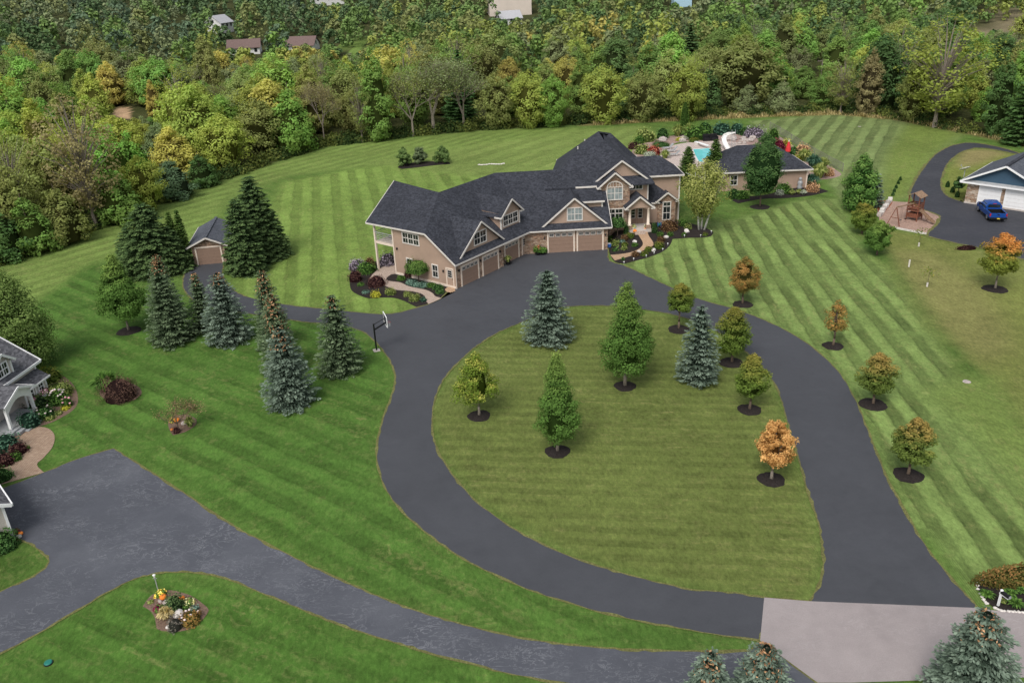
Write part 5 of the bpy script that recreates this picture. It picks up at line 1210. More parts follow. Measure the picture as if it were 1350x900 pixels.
for i, (px, py, rz, lab) in enumerate(((880, 197, 15, 'uppermost pale lounge chair on the left patio'), (885, 201, 10, 'middle pale lounge chair on the left patio'), (888, 206, 5, 'lowest pale lounge chair on the left patio'))):
    b = at(px, py)
    if ch is None:
        ch = thing('lounge_chair', lab, 'lounge chair', b, math.radians(rz), 'lounge chairs by the pool')
        d = MB(); d.box(-.9, .5, -.32, .32, .34, .40); d.build('seat', M['grey'], ch); d = MB(Matrix.Translation((.5, 0, .38)) @ Matrix.Rotation(math.radians(-48), 4, 'Y')); d.box(0, .8, -.32, .32, -.03, .03); d.build('backrest', M['grey'], ch)
        for sx in (-.8, .4):
            for sy in (-.28, .28):
                d = MB(); d.box(sx - .03, sx + .03, sy - .03, sy + .03, 0, .34); d.build('leg', M['white'], ch)
    else: dup(ch, b, math.radians(rz), label=lab)
for px, py, lab in ((931.5, 186, 'dark covered armchair at the back of the patio, left one'), (941, 185.5, 'dark covered armchair at the back of the patio, right one')):
    b = at(px, py); t = thing('armchair', lab, 'armchair', b, 0, 'dark armchairs on the pool patio')
    d = MB(); d.box(-.6, .6, -.5, .5, .1, .55); d.build('seat', M['black'], t); d = MB(); d.box(-.62, .62, .4, .62, .1, 1.15); d.build('backrest', M['black'], t)
    for sx in (-.7, .56):
        d = MB(); d.box(sx, sx + .14, -.5, .45, .1, .8); d.build('armrest', M['black'], t)
b = at(1038, 208); t = thing('parasol', 'closed red parasol among the shrubs right of the pool house', 'parasol', b)
d = MB(); d.tube((0, 0, 0), (0, 0, 2.9), .03); d.build('pole', M['white'], t); d = MB(); d.lathe((0, 0, 1.0), [(.36, 0), (.42, .12), (.34, .7), (.2, 1.3), (.06, 1.75)], 10, 5, .14); d.build('canopy', M['red'], t); d = MB(); d.lathe((0, 0, 2.6), [(.1, 0), (.07, .2), (.02, .35)], 8); d.build('cap', M['purewhite'], t)
PG = 'shrubs around the pool'
for u, v, w, h, lf, kd, lab in ((135, 205, 4.2, 2.3, G_TUFT, 'shrub', 'wide yellow-green shrub nearest the far lawn, left of the pool'), (105, 220, 2.2, 1.6, G_LEAF, 'shrub', 'green shrub below the wide yellow-green one'), (240, 190, 2.4, 2.2, G_BOX, 'shrub', 'round green shrub between the yellow-green shrub and the grassy mounds'), (330, 178, 2.6, 2.2, G_TUFT, 'grass', 'pale grassy mound behind the patio, left one'), (395, 172, 2.8, 2.2, G_TUFT, 'grass', 'pale grassy mound touching the dark green shrub'),
    (445, 190, 5.0, 2.4, G_LEAF, 'shrub', 'largest bright green shrub behind the patio'), (490, 165, 3.0, 2.6, G_BOX, 'shrub', 'tall dark green shrub behind the largest one'), (592, 165, 4.0, 2.3, G_TEAL, 'shrub', 'broad blue-green shrub behind the slide, left one'), (680, 160, 2.8, 2.1, G_TEAL, 'shrub', 'round blue-green shrub behind the slide, right one'), (785, 180, 4.2, 1.9, G_LAV, 'shrub', 'grey-purple shrub left of the round tree top'), (735, 172, 2.6, 1.7, G_BOX, 'shrub', 'small green shrub next to the grey-purple one'),
    (895, 220, 2.4, 3.0, G_LEAF, 'shrub', 'tall green cone shrub right of the round tree top'), (932, 262, 2.2, 2.0, G_PURP, 'shrub', 'red-purple shrub by the closed parasol'), (970, 255, 1.9, 1.8, G_GOLD, 'shrub', 'yellow shrub between the purple one and the fence'), (1018, 292, 2.2, 1.7, G_BOX, 'shrub', 'round green shrub right of the parasol'), (1068, 292, 2.8, 2.0, G_SALM, 'shrub', 'salmon flowering shrub along the fence'), (1078, 325, 2.8, 2.0, G_TUFT, 'grass', 'pale grass clump above the pool house eave'), (1040, 325, 1.6, 1.0, G_GOLD, 'shrub', 'low yellow plant by the pool house roof edge'),
    (1132, 372, 2.8, 2.3, G_TEAL, 'grass', 'tall green grass clump right of the pool house'), (1190, 372, 2.4, 1.8, G_TUFT, 'grass', 'pale grass clump near the fence corner'), (1165, 425, 3.0, 2.1, G_TUFT, 'grass', 'wide pale grass clump in front of the others'), (1228, 412, 1.6, 1.3, G_SALM, 'shrub', 'reddish small shrub at the fence corner'),
    (120, 280, 2.8, 1.8, G_TUFT, 'shrub', 'light green shrub just behind the house roof'), (185, 285, 2.8, 1.6, G_REDL, 'shrub', 'red-leaved shrub behind the house roof'), (165, 300, 2.4, 1.0, G_SILV, 'shrub', 'pale dry clump below the red-leaved shrub'), (255, 310, 1.8, 1.5, G_TUFT, 'grass', 'grass clump at the corner of the hip roof'), (230, 235, 3.6, .7, G_BOX, 'shrub', 'low dark spreading juniper along the patio'), (70, 250, 2.4, 1.2, G_BURG, 'shrub', 'dark shrub at the left end of the rock bed'), (425, 212, 1.8, .8, G_OLIVE, 'shrub', 'low olive plant at the patio edge'), (345, 205, 1.8, .7, G_GOLD, 'shrub', 'low orange-yellow plant at the patio edge'), (370, 120, 1.8, 5.5, G_MAPLE, 'shrub', 'tall slim sapling at the wood edge behind the pool')):
    plant('shrub' if kd == 'shrub' else 'ornamental_grass', lab, 'shrub' if kd == 'shrub' else 'grass clump', *q45(u, v), w, h, lf, kd, PG)
rg = random.Random(3)
for i in range(26):
    u, v = rg.choice(((rg.uniform(190, 420), rg.uniform(185, 215)), (rg.uniform(600, 790), rg.uniform(180, 215)), (rg.uniform(630, 780), rg.uniform(190, 225))))
    b = at(*q45(u, v)); tag(blob_rock('garden_rock', b, rg.uniform(.35, .9), M['rock'], 100 + i, .6), 'grey-pink rock in the stone bank behind the pool', 'rock', 'rocks banked behind the pool')
# bed by the pool house
for u, v, w, h, lf, kd, lab in ((955, 512, 2.4, 1.5, G_LEAF, 'shrub', 'green shrub against the pool house wall right of the tree'), (1005, 470, 1.2, 1.6, G_GOLD, 'shrub', 'yellow flowering plant by the pool house statue'), (1120, 470, 2.6, 1.7, G_TEAL, 'grass', 'green grass clump at the pool house corner'), (1130, 505, 2.0, 1.4, G_SALM, 'shrub', 'salmon hydrangea at the right end of the pool house bed'), (935, 525, 1.2, .8, G_SILV, 'shrub', 'silvery plant at the left of the pool house bed'), (1007, 525, 1.0, .7, G_TUFT, 'grass', 'small pale tuft below the yellow plant'), (1050, 520, 1.0, .7, G_TUFT, 'grass', 'small pale tuft in front of the statue'), (1075, 525, 1.0, .7, G_SILV, 'grass', 'small silvery tuft right of the statue'),
    (710, 545, 2.2, 1.2, G_LEAF, 'shrub', 'leafy shrub between birch and round tree'), (660, 545, 1.8, 1.6, G_BOX, 'shrub', 'dark leafy shrub just right of the birch crown')):
    plant('shrub' if kd == 'shrub' else 'ornamental_grass', lab, 'shrub' if kd == 'shrub' else 'grass clump', *q45(u, v), w, h, lf, kd, 'planting along the pool house')
b = at(*q45(1053, 490)); t = thing('garden_statue', 'small grey statue of stacked round stones beside the pool house', 'statue', b)
d = MB(); d.lathe((0, 0, 0), [(.35, 0), (.4, .3), (.25, .5), (.38, .75), (.3, 1.1), (.15, 1.2)], 10); d.build('body', M['grey'], t, True); d = MB(); d.lathe((0, 0, 1.15), [(.08, 0), (.25, .15), (.22, .4), (.05, .5)], 10); d.build('head', M['grey'], t, True)
# wire fence right of the pool
fp = [at(*q75(*p_)) for p_ in ((260, 150), (360, 205), (470, 275), (580, 350), (700, 420), (840, 500), (980, 575))]
t = thing('wire_fence', 'low wire mesh fence slanting down between the pool shrubs and the striped lawn', 'fence', fp[0])
for p_ in fp:
    d = MB(); d.tube((p_.x - fp[0].x, p_.y - fp[0].y, 0), (p_.x - fp[0].x, p_.y - fp[0].y, 1.35), .05); d.build('post', M['galv'], t)
d = MB()
for a_, b_ in zip(fp, fp[1:]):
    a_ = a_ - fp[0]; b_ = b_ - fp[0]
    for i in range(9): d.bar((a_.x, a_.y, .06 + i * .155), (b_.x, b_.y, .06 + i * .155), .018, .022 if i < 8 else .05)
    L = (b_ - a_).length; n = int(L / .22)
    for i in range(n): p_ = a_.lerp(b_, i / n); d.bar((p_.x, p_.y, .05), (p_.x, p_.y, 1.3), .014, .014, (1, 0, 0))
d.build('wire_mesh', M['galv'], t)
# ------------------------------------------------------------------ basketball hoop
b = at(496.5, 462); t = thing('basketball_hoop', 'black basketball hoop on an angled pole at the driveway edge', 'basketball hoop', b, math.radians(18)); t.scale = (.84, .84, .84)
d = MB(); d.box(-.35, .35, -.35, .35, 0, .07); d.build('base', M['concrete'], t)
d = MB(); d.bar((0, 0, .05), (0, 0, 3.15), .16, .16, (0, 1, 0)); d.build('pole', M['black'], t)
d = MB(); d.bar((0, 0, 2.45), (1.25, 0, 3.05), .12, .16); d.bar((0, 0, 3.05), (1.2, 0, 3.55), .06, .06); d.build('arm', M['black'], t)
d = MB(); d.box(1.28, 1.31, -.88, .88, 2.85, 3.95); bb = d.build('backboard', M['glass'], t)
d = MB(); d.box(1.26, 1.34, -.93, -.86, 2.8, 4.0); d.box(1.26, 1.34, .86, .93, 2.8, 4.0); d.box(1.26, 1.34, -.86, .86, 2.8, 2.87); d.box(1.26, 1.34, -.86, .86, 3.93, 4.0); d.box(1.313, 1.33, -.3, .3, 3.08, 3.12); d.box(1.313, 1.33, -.3, -.26, 3.12, 3.5); d.box(1.313, 1.33, .26, .3, 3.12, 3.5); d.box(1.313, 1.33, -.26, .26, 3.46, 3.5); d.build('board_frame', M['purewhite'], bb)
d = MB(); n = 18
for i in range(n):
    a0, a1 = 2 * PI * i / n, 2 * PI * (i + 1) / n; d.tube((1.6 + .23 * math.cos(a0), .23 * math.sin(a0), 3.05), (1.6 + .23 * math.cos(a1), .23 * math.sin(a1), 3.05), .018, .018, 5)
d.bar((1.31, 0, 3.05), (1.4, 0, 3.05), .2, .05); rim = d.build('rim', M['redlight'], t)
d = MB()
for i in range(12):
    a0 = 2 * PI * i / 12
    for s_ in (-1, 1):
        a1 = a0 + s_ * .5; a2 = a1 + s_ * .5
        d.tube((1.6 + .22 * math.cos(a0), .22 * math.sin(a0), 3.04), (1.6 + .17 * math.cos(a1), .17 * math.sin(a1), 2.82), .01, .01, 4); d.tube((1.6 + .17 * math.cos(a1), .17 * math.sin(a1), 2.82), (1.6 + .13 * math.cos(a2), .13 * math.sin(a2), 2.6), .01, .01, 4)
d.build('net', M['purewhite'], rim)
# ------------------------------------------------------------------ pickup truck
t = thing('pickup_truck', 'blue pickup truck with open black bed parked facing the white garage doors', 'pickup truck', (59.75, 97.5, .03), math.radians(77) - PI / 2)
def loft(mb, secs):                                       # sections (y, [(x,z)...]) joined into one skin
    n = len(secs[0][1]); vs = []; fs = []
    for y, pr in secs: vs += [(x, y, z) for x, z in pr]
    for j in range(len(secs) - 1):
        for i in range(n): fs.append((j * n + i, j * n + (i + 1) % n, (j + 1) * n + (i + 1) % n, (j + 1) * n + i))
    fs += [tuple(range(n)), tuple(range((len(secs) - 1) * n, len(secs) * n))]
    mb.add(vs, fs)
def sec(w, z0, z1, r=.1, w2=None): w2 = w2 or w; return [(-w, z0), (w, z0), (w * 1.02, (z0 + z1) / 2), (w2, z1 - r), (w2 - r, z1), (-w2 + r, z1), (-w2, z1 - r), (-w * 1.02, (z0 + z1) / 2)]
d = MB(); loft(d, [(1.75, sec(.97, .5, 1.12)), (3.7, sec(.98, .48, 1.16)), (4.9, sec(.97, .5, 1.14, .14)), (5.45, sec(.9, .55, 1.02, .16)), (5.55, sec(.84, .6, .95, .1))]); d.build('body', M['blue'], t, False)
d = MB()
d.box(-.98, -.82, -.15, 1.75, .52, 1.12); d.box(.82, .98, -.15, 1.75, .52, 1.12); d.box(-.82, .82, 1.65, 1.75, .52, 1.12); d.build('bed_side', M['blue'], t)
d = MB(); d.box(-.82, .82, -.12, 1.62, .5, .62); d.box(-.817, .817, 1.62, 1.647, .62, 1.135); d.box(-.817, -.78, -.12, 1.62, .62, 1.13); d.box(.78, .817, -.12, 1.62, .62, 1.13); d.box(-.78, .78, -.148, -.12, .62, 1.13); d.build('bed_liner', M['black'], t)
d = MB(); d.box(-.98, .98, -.23, -.152, .56, 1.12); tg = d.build('tailgate', M['blue'], t); d = MB(); d.box(-.13, .13, -.25, -.232, .88, .98); d.build('handle', M['black'], tg)
d = MB(); loft(d, [(1.8, sec(.9, 1.1, 1.74, .12, .78)), (2.2, sec(.92, 1.1, 1.84, .12, .76)), (3.3, sec(.93, 1.1, 1.85, .12, .76)), (3.75, sec(.93, 1.1, 1.72, .12, .76)), (4.25, sec(.9, 1.1, 1.2, .03, .85))]); d.build('cab', M['blue'], t)
d = MB(); d.poly((-.72, 1.785, 1.28), (.72, 1.785, 1.28), (.66, 1.79, 1.64), (-.66, 1.79, 1.64)); d.build('rear_window', M['glass'], t)
d = MB(); d.poly((-.72, 4.27, 1.27), (.72, 4.27, 1.27), (.64, 3.83, 1.72), (-.64, 3.83, 1.72)); d.build('windscreen', M['glass'], t)
for s_ in (-1, 1):
    for y0, y1 in ((2.05, 2.75), (2.85, 3.65)):
        d = MB(); d.poly((s_ * .965, y0, 1.2), (s_ * .965, y1, 1.2), (s_ * .835, y1 - .05, 1.68), (s_ * .835, y0 + .05, 1.68)); d.build('side_window', M['glass'], t)
    d = MB(); d.box(s_ * 1.12 - .1, s_ * 1.12 + .1, 3.6, 3.75, 1.18, 1.4); d.bar((s_ * .95, 3.68, 1.25), (s_ * 1.05, 3.68, 1.27), .05, .05); d.build('mirror', M['black'], t)
    d = MB(); d.box(s_ * .91 - .07, s_ * .91 + .07, -.25, -.2, .74, 1.08); d.build('tail_light', M['redlight'], t)
    d = MB(); d.box(s_ * .68 - .16, s_ * .68 + .16, 5.46, 5.58, .78, .93); d.build('headlight', M['lampglass'], t)
    for y in (.75, 4.45):
        wm = Matrix.Translation((s_ * .84, y, .42)) @ Matrix.Rotation(PI / 2, 4, 'Y')
        d = MB(wm); d.lathe((0, 0, -.14), [(.25, 0), (.41, .02), (.42, .14), (.41, .26), (.25, .28)], 18); wl = d.build('wheel', M['rubber'], t)
        d = MB(wm); d.lathe((0, 0, -.145), [(.05, 0), (.26, .0), (.26, .29), (.05, .29)], 14); d.build('rim', M['chrome'], wl)
d = MB(); d.box(-1.0, 1.0, -.42, -.24, .42, .6); d.build('rear_bumper', M['black'], t)
d = MB(); d.box(-.16, .16, -.435, -.421, .46, .57); d.build('number_plate', M['yellowf'], t)
d = MB(); d.tube((-.2, 1.775, 1.75), (.2, 1.775, 1.75), .03); d.build('brake_light', M['redlight'], t)
# ------------------------------------------------------------------ playset
b = at(*q11(610, 560)); t = thing('playset', 'red-brown wooden playset with tower, swing beam and canopy on wood chips', 'playset', b, math.radians(40)); t.scale = (.82, .82, .86)
for x in (-.8, .8):
    for y in (-.8, .8):
        d = MB(); d.bar((x, y, 0), (x, y, 3.7), .13, .13, (0, 1, 0)); d.build('post', M['redwood'], t)
d = MB()
for i in range(9): d.box(-.95 + i * .212, -.95 + i * .212 + .19, -.95, .95, 1.5, 1.58)
d.build('platform', M['redwood'], t)
d = MB()
for s_ in (-1, 1):
    for z in (1.85, 2.1, 2.35): d.box(-.9, .9, s_ * .86 - .02, s_ * .86 + .02, z, z + .17); d.box(s_ * .86 - .02, s_ * .86 + .02, -.8, .8, z, z + .17)
d.build('railing', M['redwood'], t)
d = MB(); d.slab([(-1.1, -1.1, 3.55), (1.1, -1.1, 3.55), (1.1, 0, 4.15), (-1.1, 0, 4.15)], .05); d.slab([(-1.1, 0, 4.15), (1.1, 0, 4.15), (1.1, 1.1, 3.55), (-1.1, 1.1, 3.55)], .05); d.build('canopy', M['wood'], t)
d = MB(); d.box(-.75, .75, -.75, .75, .5, 1.1); d.build('playhouse_wall', M['redwood'], t)
d = MB(); d.bar((-.8, 0, 2.6), (-4.4, .9, 2.6), .12, .16); d.build('swing_beam', M['wood'], t)
for s_ in (-1, 1):
    d = MB(); d.bar((-4.3, .88, 2.6), (-4.6, .88 + s_ * .95, 0), .1, .1); d.build('beam_leg', M['redwood'], t)
d = MB(); d.bar((-4.42, .2, 1.1), (-4.42, 1.55, 1.1), .07, .07); d.build('brace', M['redwood'], t)
for k_ in (.35, .65):
    bx_, by_ = -.8 - 3.6 * k_, .9 * k_
    d = MB(); d.tube((bx_ - .22, by_, 2.55), (bx_ - .22, by_, .55), .012, .012, 4); d.tube((bx_ + .22, by_, 2.55), (bx_ + .22, by_, .55), .012, .012, 4); d.box(bx_ - .26, bx_ + .26, by_ - .1, by_ + .1, .5, .55); d.build('swing', M['black'], t)
d = MB(); d.bar((-.2, -.85, 1.6), (-.5, -3.3, .2), .5, .05); d.bar((-.46, -.85, 1.72), (-.76, -3.3, .32), .05, .22); d.bar((.06, -.85, 1.72), (-.24, -3.3, .32), .05, .22); d.build('slide', M['wood'], t)
d = MB(); d.bar((.45, -.9, 1.5), (.45, -1.9, 0), .08, .08); d.bar((.85, -.9, 1.5), (.85, -1.9, 0), .08, .08)
for i in range(4): d.bar((.45, -1.1 - .2 * i, 1.2 - .3 * i), (.85, -1.1 - .2 * i, 1.2 - .3 * i), .06, .06)
d.build('ladder', M['wood'], t)
a0, a1 = at(*q11(105, 510)), at(*q11(262, 285))
for i in range(9):
    p_ = a0.lerp(a1, i / 8); bo = MB(); rg = random.Random(i + 50)
    for k_ in range(1): bo.box(-.42, .42, -.28, .28, 0, rg.uniform(.4, .6))
    o = bo.build('retaining_block', M['whiterock'] if i % 3 else M['rock']); o.location = p_; o.rotation_euler = (rg.uniform(-.04, .04), rg.uniform(-.04, .04), math.atan2((a1 - a0).y, (a1 - a0).x) + rg.uniform(-.15, .15))
    bv = o.modifiers.new('bevel', 'BEVEL'); bv.width = .07; bv.segments = 2
    tag(o, 'pale stone block in the low wall between clay and playground', 'stone block', 'stone blocks edging the playground')
e0, e1 = at(*q11(330, 688)), at(*q11(800, 778)); d = MB(); d.bar((0, 0, .08), tuple(e1 - e0 + Vector((0, 0, .08))), .2, .2); o = d.build('timber_edging', M['whiterock']); o.location = e0; tag(o, 'pale timber edging along the near side of the wood-chip playground', 'timber edging')
# saplings with guards on the dry lawn
for i, (px, py, yt, lab) in enumerate(((1211, 325, 305, 'thin sapling nearest the playground corner with a white base'), (1222, 378, 356, 'lower thin sapling on the dry lawn'), (1198, 352, 349, 'white tree guard without leaves on the dry lawn'))):
    b = at(px, py); h = height_for(px, py, yt); t = thing('sapling', lab, 'sapling', b)
    d = MB(); d.tube((0, 0, 0), (.04, 0, h), .035, .012, 5); d.build('trunk', M['bark'], t)
    d = MB(); d.tube((0, 0, .02), (0, 0, .45 if i < 2 else .8), .09, .09, 8); d.build('tree_guard', M['white'], t)
    if i < 2:
        rng = np.random.default_rng(i); c = rng.normal(size=(70, 3)) * np.array([.4, .4, .3]) + np.array([0, 0, h * .92]); link('crown', leafmesh('crown', c, rng.normal(size=(70, 3)), np.full(70, .2), np.full(70, .12), rng.random(70), rng.random(70), rng), G_OLIVE, t)
lab = ['topmost', 'second', 'third', 'fourth', 'lowest']
for i, (u, v) in enumerate(((480, 340), (468, 362), (456, 388), (445, 410), (436, 432))):
    plant('conifer_seedling', lab[i] + ' of the five tiny conifers in a row beside the pine', 'seedling', 1080 + u / 4.5, 160 + v / 4.5 + 2, .5, .62, G_DARK, 'shrub', 'row of tiny conifers', 120)
for i, (u, v) in enumerate(((760, 380), (790, 412), (818, 440))):
    plant('conifer_seedling', ('upper', 'middle', 'lower')[i] + ' of three tiny conifers beside the upper driveway near the garage', 'seedling', 1080 + u / 4.5, 160 + v / 4.5 + 2, .7, 1.0, G_DARK, 'shrub', 'three tiny conifers by the upper driveway', 120)
plant('shrub', 'low dark clump at the lawn edge of the upper driveway', 'shrub', 1274, 328.5, 2.6, .5, G_BURG, 'shrub', None, 300, d=1.0)
# ------------------------------------------------------------------ mailbox bed, right bottom corner
plant('hedge', 'low brown-green hedge behind the mailbox at the right edge', 'hedge', 1352, 767, 5.6, 1.15, G_HEDGE, 'shrub', None, 2600, ls=.13, d=1.3, ragged=.06)
for i, (u, v) in enumerate(((210, 560), (520, 535), (580, 670), (665, 505), (410, 640))):
    plant('ornamental_grass', ('low green tuft left of the mailbox', 'low green tuft right of the mailbox, upper', 'low green tuft right of the mailbox, lower', 'low green tuft at the right edge of the mailbox bed', 'tiny yellowish tuft at the foot of the mailbox')[i], 'grass clump', 1280 + u / 10, 730 + v / 10, (.8, .7, .9, .6, .4)[i], (.35, .3, .35, .3, .25)[i], G_TUFT if i == 4 else G_LEAF, 'grass', 'tufts in the mailbox bed', 150)
b = at(1315.5, 798.5); t = thing('mailbox', 'black mailbox on a white post in the stone-edged bed', 'mailbox', b, math.radians(20)); t.scale = (.8, .8, .8)
d = MB(); d.box(-.06, .06, -.06, .06, 0, 1.25); d.build('post', M['purewhite'], t); d = MB(); d.bar((0, .1, 1.05), (.0, -.55, 1.05), .1, .1); d.build('arm', M['purewhite'], t)
n = 10; pr = [(-.1, 1.12), (.1, 1.12)] + [(.1 * math.cos(PI * i / n), 1.24 + .1 * math.sin(PI * i / n)) for i in range(n + 1)]
d = MB(); d.prism_y(pr, -.62, .0); bx_ = d.build('box', M['black'], t); d = MB(); d.prism_y([(x * 1.05, z) for x, z in pr], -.64, -.62); d.build('door', M['grey'], bx_)
d = MB(); d.lathe((0, 0, 1.25), [(.07, 0), (.1, .03), (.1, .09), (.02, .16)], 8); d.build('post_cap', M['purewhite'], t)
ed = [(1294, 764.5), (1290.5, 768), (1288.5, 772), (1288.8, 776.5), (1293, 783), (1295, 786.5), (1296.5, 790), (1299, 793.5), (1301, 795.5), (1312, 801.5), (1315, 803.5), (1320, 804.8), (1324, 805.4), (1329, 805.8), (1334, 806), (1338, 806.3), (1343, 806.6), (1348, 807)]
for i, p_ in enumerate(ed): tag(blob_rock('edging_stone', at(*p_), .115, M['whiterock'], 200 + i, .6), 'small whitewashed stone edging the mailbox bed', 'stone', 'white stones edging the mailbox bed')
# ------------------------------------------------------------------ garden bed with lamp post, lower left
b = at(*q10(290, 295)); t = thing('lamp_post', 'thin grey lamp post with white lantern at the pumpkin bed', 'lamp post', b); t.scale = (.62, .62, .55)
d = MB(); d.tube((0, 0, 0), (0, 0, 1.85), .045); d.build('pole', M['grey'], t)
d = MB(); d.lathe((0, 0, 1.85), [(.04, 0), (.07, .04), (.10, .3), (.10, .32)], 6); d.build('lantern', M['lampglass'], t); d = MB(); d.lathe((0, 0, 2.17), [(.15, 0), (.13, .05), (.05, .1), (.02, .15)], 6); d.build('lantern_roof', M['purewhite'], t); d = MB(); d.box(-.2, .2, -.015, .015, 1.72, 1.75); d.build('ladder_rest', M['grey'], t)
pumpkin('orange pumpkin under the yellow flowers by the lamp post', *q10(358, 395), .19); pumpkin('orange pumpkin right of the dark shrub in the lamp post bed', *q10(606, 410), .17)
mum('yellow chrysanthemum at the foot of the lamp post', *q10(335, 335), .5, .3, F_YEL); mum('smaller yellow flowers left of the chrysanthemum by the lamp post', *q10(280, 360), .32, .2, F_YEL); mum('pale yellow chrysanthemum ring on the right of the lamp post bed', *q10(692, 455), .62, .28, F_PALE); mum('dark purple chrysanthemum at the left of the lamp post bed', *q10(300, 545), .55, .3, F_PUR)
plant('shrub', 'dark upright shrub in the middle of the lamp post bed', 'shrub', *q10(520, 530), 1.0, 1.1, G_FIR, 'shrub', None, 700, ls=.09)
plant('ornamental_grass', 'tan grass clump beside the purple flowers', 'grass clump', *q10(400, 640), .9, .7, G_TAN, 'grass'); plant('rose_bush', 'rose bush with pink and white flowers in the lamp post bed', 'shrub', *q10(720, 690), 1.2, .65, G_RUST, 'shrub', None, 650, ls=.09, flowers=(M['palef'], 7, .075))
plant('shrub', 'spiky grey-brown plant at the lower tip of the lamp post bed', 'shrub', *q10(520, 770), .9, .65, G_GREY, 'shrub', None, 420, ls=.08, ragged=.3); plant('shrub', 'small green plant behind the pale yellow flowers', 'shrub', *q10(650, 520), .45, .25, G_LEAF, 'shrub', None, 120)
plant('shrub', 'tiny pale green plant at the left of the lamp post bed', 'shrub', *q10(190, 440), .35, .15, G_TUFT, 'shrub', None, 90); plant('shrub', 'grey-green low plant at the right of the lamp post bed', 'shrub', *q10(770, 530), .5, .25, G_JUNI, 'shrub', None, 120)
tag(blob_rock('boulder', at(*q10(545, 610)), .34, M['whiterock'], 31, .75), 'largest white rock in the lamp post bed', 'boulder'); tag(blob_rock('boulder', at(*q10(390, 450)), .2, M['rock'], 32, .7), 'grey rock left of the dark shrub in the lamp post bed', 'boulder'); tag(blob_rock('boulder', at(*q10(315, 430)), .17, M['rock'], 33, .7), 'small grey rock below the yellow flowers in the lamp post bed', 'boulder'); tag(blob_rock('boulder', at(*q10(420, 775)), .17, M['whiterock'], 34, .7), 'pale rock at the lower tip of the lamp post bed', 'boulder')
b = at(64, 874); t = thing('valve_cover', 'oval green plastic utility cover set in the lower left lawn', 'utility cover', b)
d = MB(); d.lathe((0, 0, 0), [(.2, 0), (.2, .09), (.17, .12), (.02, .13)], 18); d.build('lid', M['teal'], t); d = MB(); d.lathe((0, 0, 0), [(.23, 0), (.23, .05), (.2, .06)], 18); d.build('rim', M['black'], t)
# beds on the left lawn
plant('shrub', 'wide dark brown shrub in the round bed on the left lawn', 'shrub', 160, 524, 2.9, 1.9, G_RUSS if False else fm('dark_brown', (.045, .026, .024), (.105, .062, .045), trans=.1), 'shrub', None, 3600, ls=.085, ragged=.2)
plant('ornamental_grass', 'arching green grass clump behind the dark brown shrub', 'grass clump', 143, 514, 2.6, 1.6, G_LEAF, 'grass', None, 700)
pumpkin('orange pumpkin beneath the withered tree', 234, 556, .22); pumpkin('small orange pumpkin at the lower rim of the withered tree bed', 228, 568, .15); mum('yellow flowers beside the pumpkin beneath the withered tree', 228, 556, .5, .3, F_YEL)
plant('shrub', 'dark purple small plant in the bed of the withered tree', 'shrub', 233, 570, .6, .55, G_BURG, 'shrub', None, 200); tag(blob_rock('boulder', at(243, 559), .25, M['rock'], 41, .7), 'grey rock beneath the withered tree', 'boulder')
plant('ornamental_grass', 'thin reed tuft at the right of the withered tree bed', 'grass clump', 251, 562, .9, .9, G_TUFT, 'grass', None, 120)
# left neighbour's planting
NP = 'planting in front of the left neighbour house'
for u, v, w, h, lf, lab, fl in ((180, 590, 1.75, 1.35, G_TEAL, 'clipped blue-green globe shrub right of the porch', None), (50, 735, 2.0, 1.5, G_TEAL, 'clipped blue-green globe shrub at the left edge below the porch', None), (112, 750, 1.4, .9, G_BURG, 'dark red shrub beside the paver walk, upper one', None), (35, 815, 1.4, .95, G_BURG, 'dark red shrub beside the paver walk, lower one', None), (95, 790, 1.0, .6, G_LEAF, 'small green shrub between the dark red ones', None), (160, 730, .5, .35, G_LEAF, 'tiny green plant at the edge of the walk', None),
    (215, 470, 2.0, 1.1, G_FIR, 'dark shrub under the flower boxes', None), (350, 450, 1.9, 1.1, G_LEAF, 'hydrangea with pale pink blooms at the outer bed', (M['palef'], 12, .11)), (265, 535, 1.8, .9, G_BOX, 'rose shrub with white blooms above the globe shrub', (M['palef'], 8, .09)), (400, 470, 1.0, .7, G_LEAF, 'shrub with bright pink blooms at the bed rim', (M['pinkf'], 7, .1)), (345, 400, 2.8, 1.0, G_SILV if False else G_TUFT, 'pale spreading grass-like mound at the house corner', None), (290, 320, 2.4, 1.2, G_OLIVE, 'olive shrub behind the house corner', None), (390, 490, .8, .3, G_GOLD, 'small yellow plant at the bed rim', None), (300, 550, .9, .3, G_TUFT, 'yellow-green edging plant below the rose shrub', None), (345, 520, .8, .3, G_TUFT, 'lime edging plant nearer the hydrangea', None), (15, 905, 1.6, .9, G_BOX, 'green shrub where the walk meets the left driveway', None)):
    plant('shrub', lab, 'shrub', *q45n(u, v), w, h, lf, 'shrub', NP, flowers=fl)
pumpkin('orange pumpkin on the left neighbour porch steps', *q45n(117, 612), .2); mum('yellow flowers on the left neighbour porch steps', *q45n(130, 580), .5, .3, F_YEL); mum('dark red flowers in a white pot on the left neighbour porch', *q45n(153, 605), .5, .3, F_PUR, pot='white')
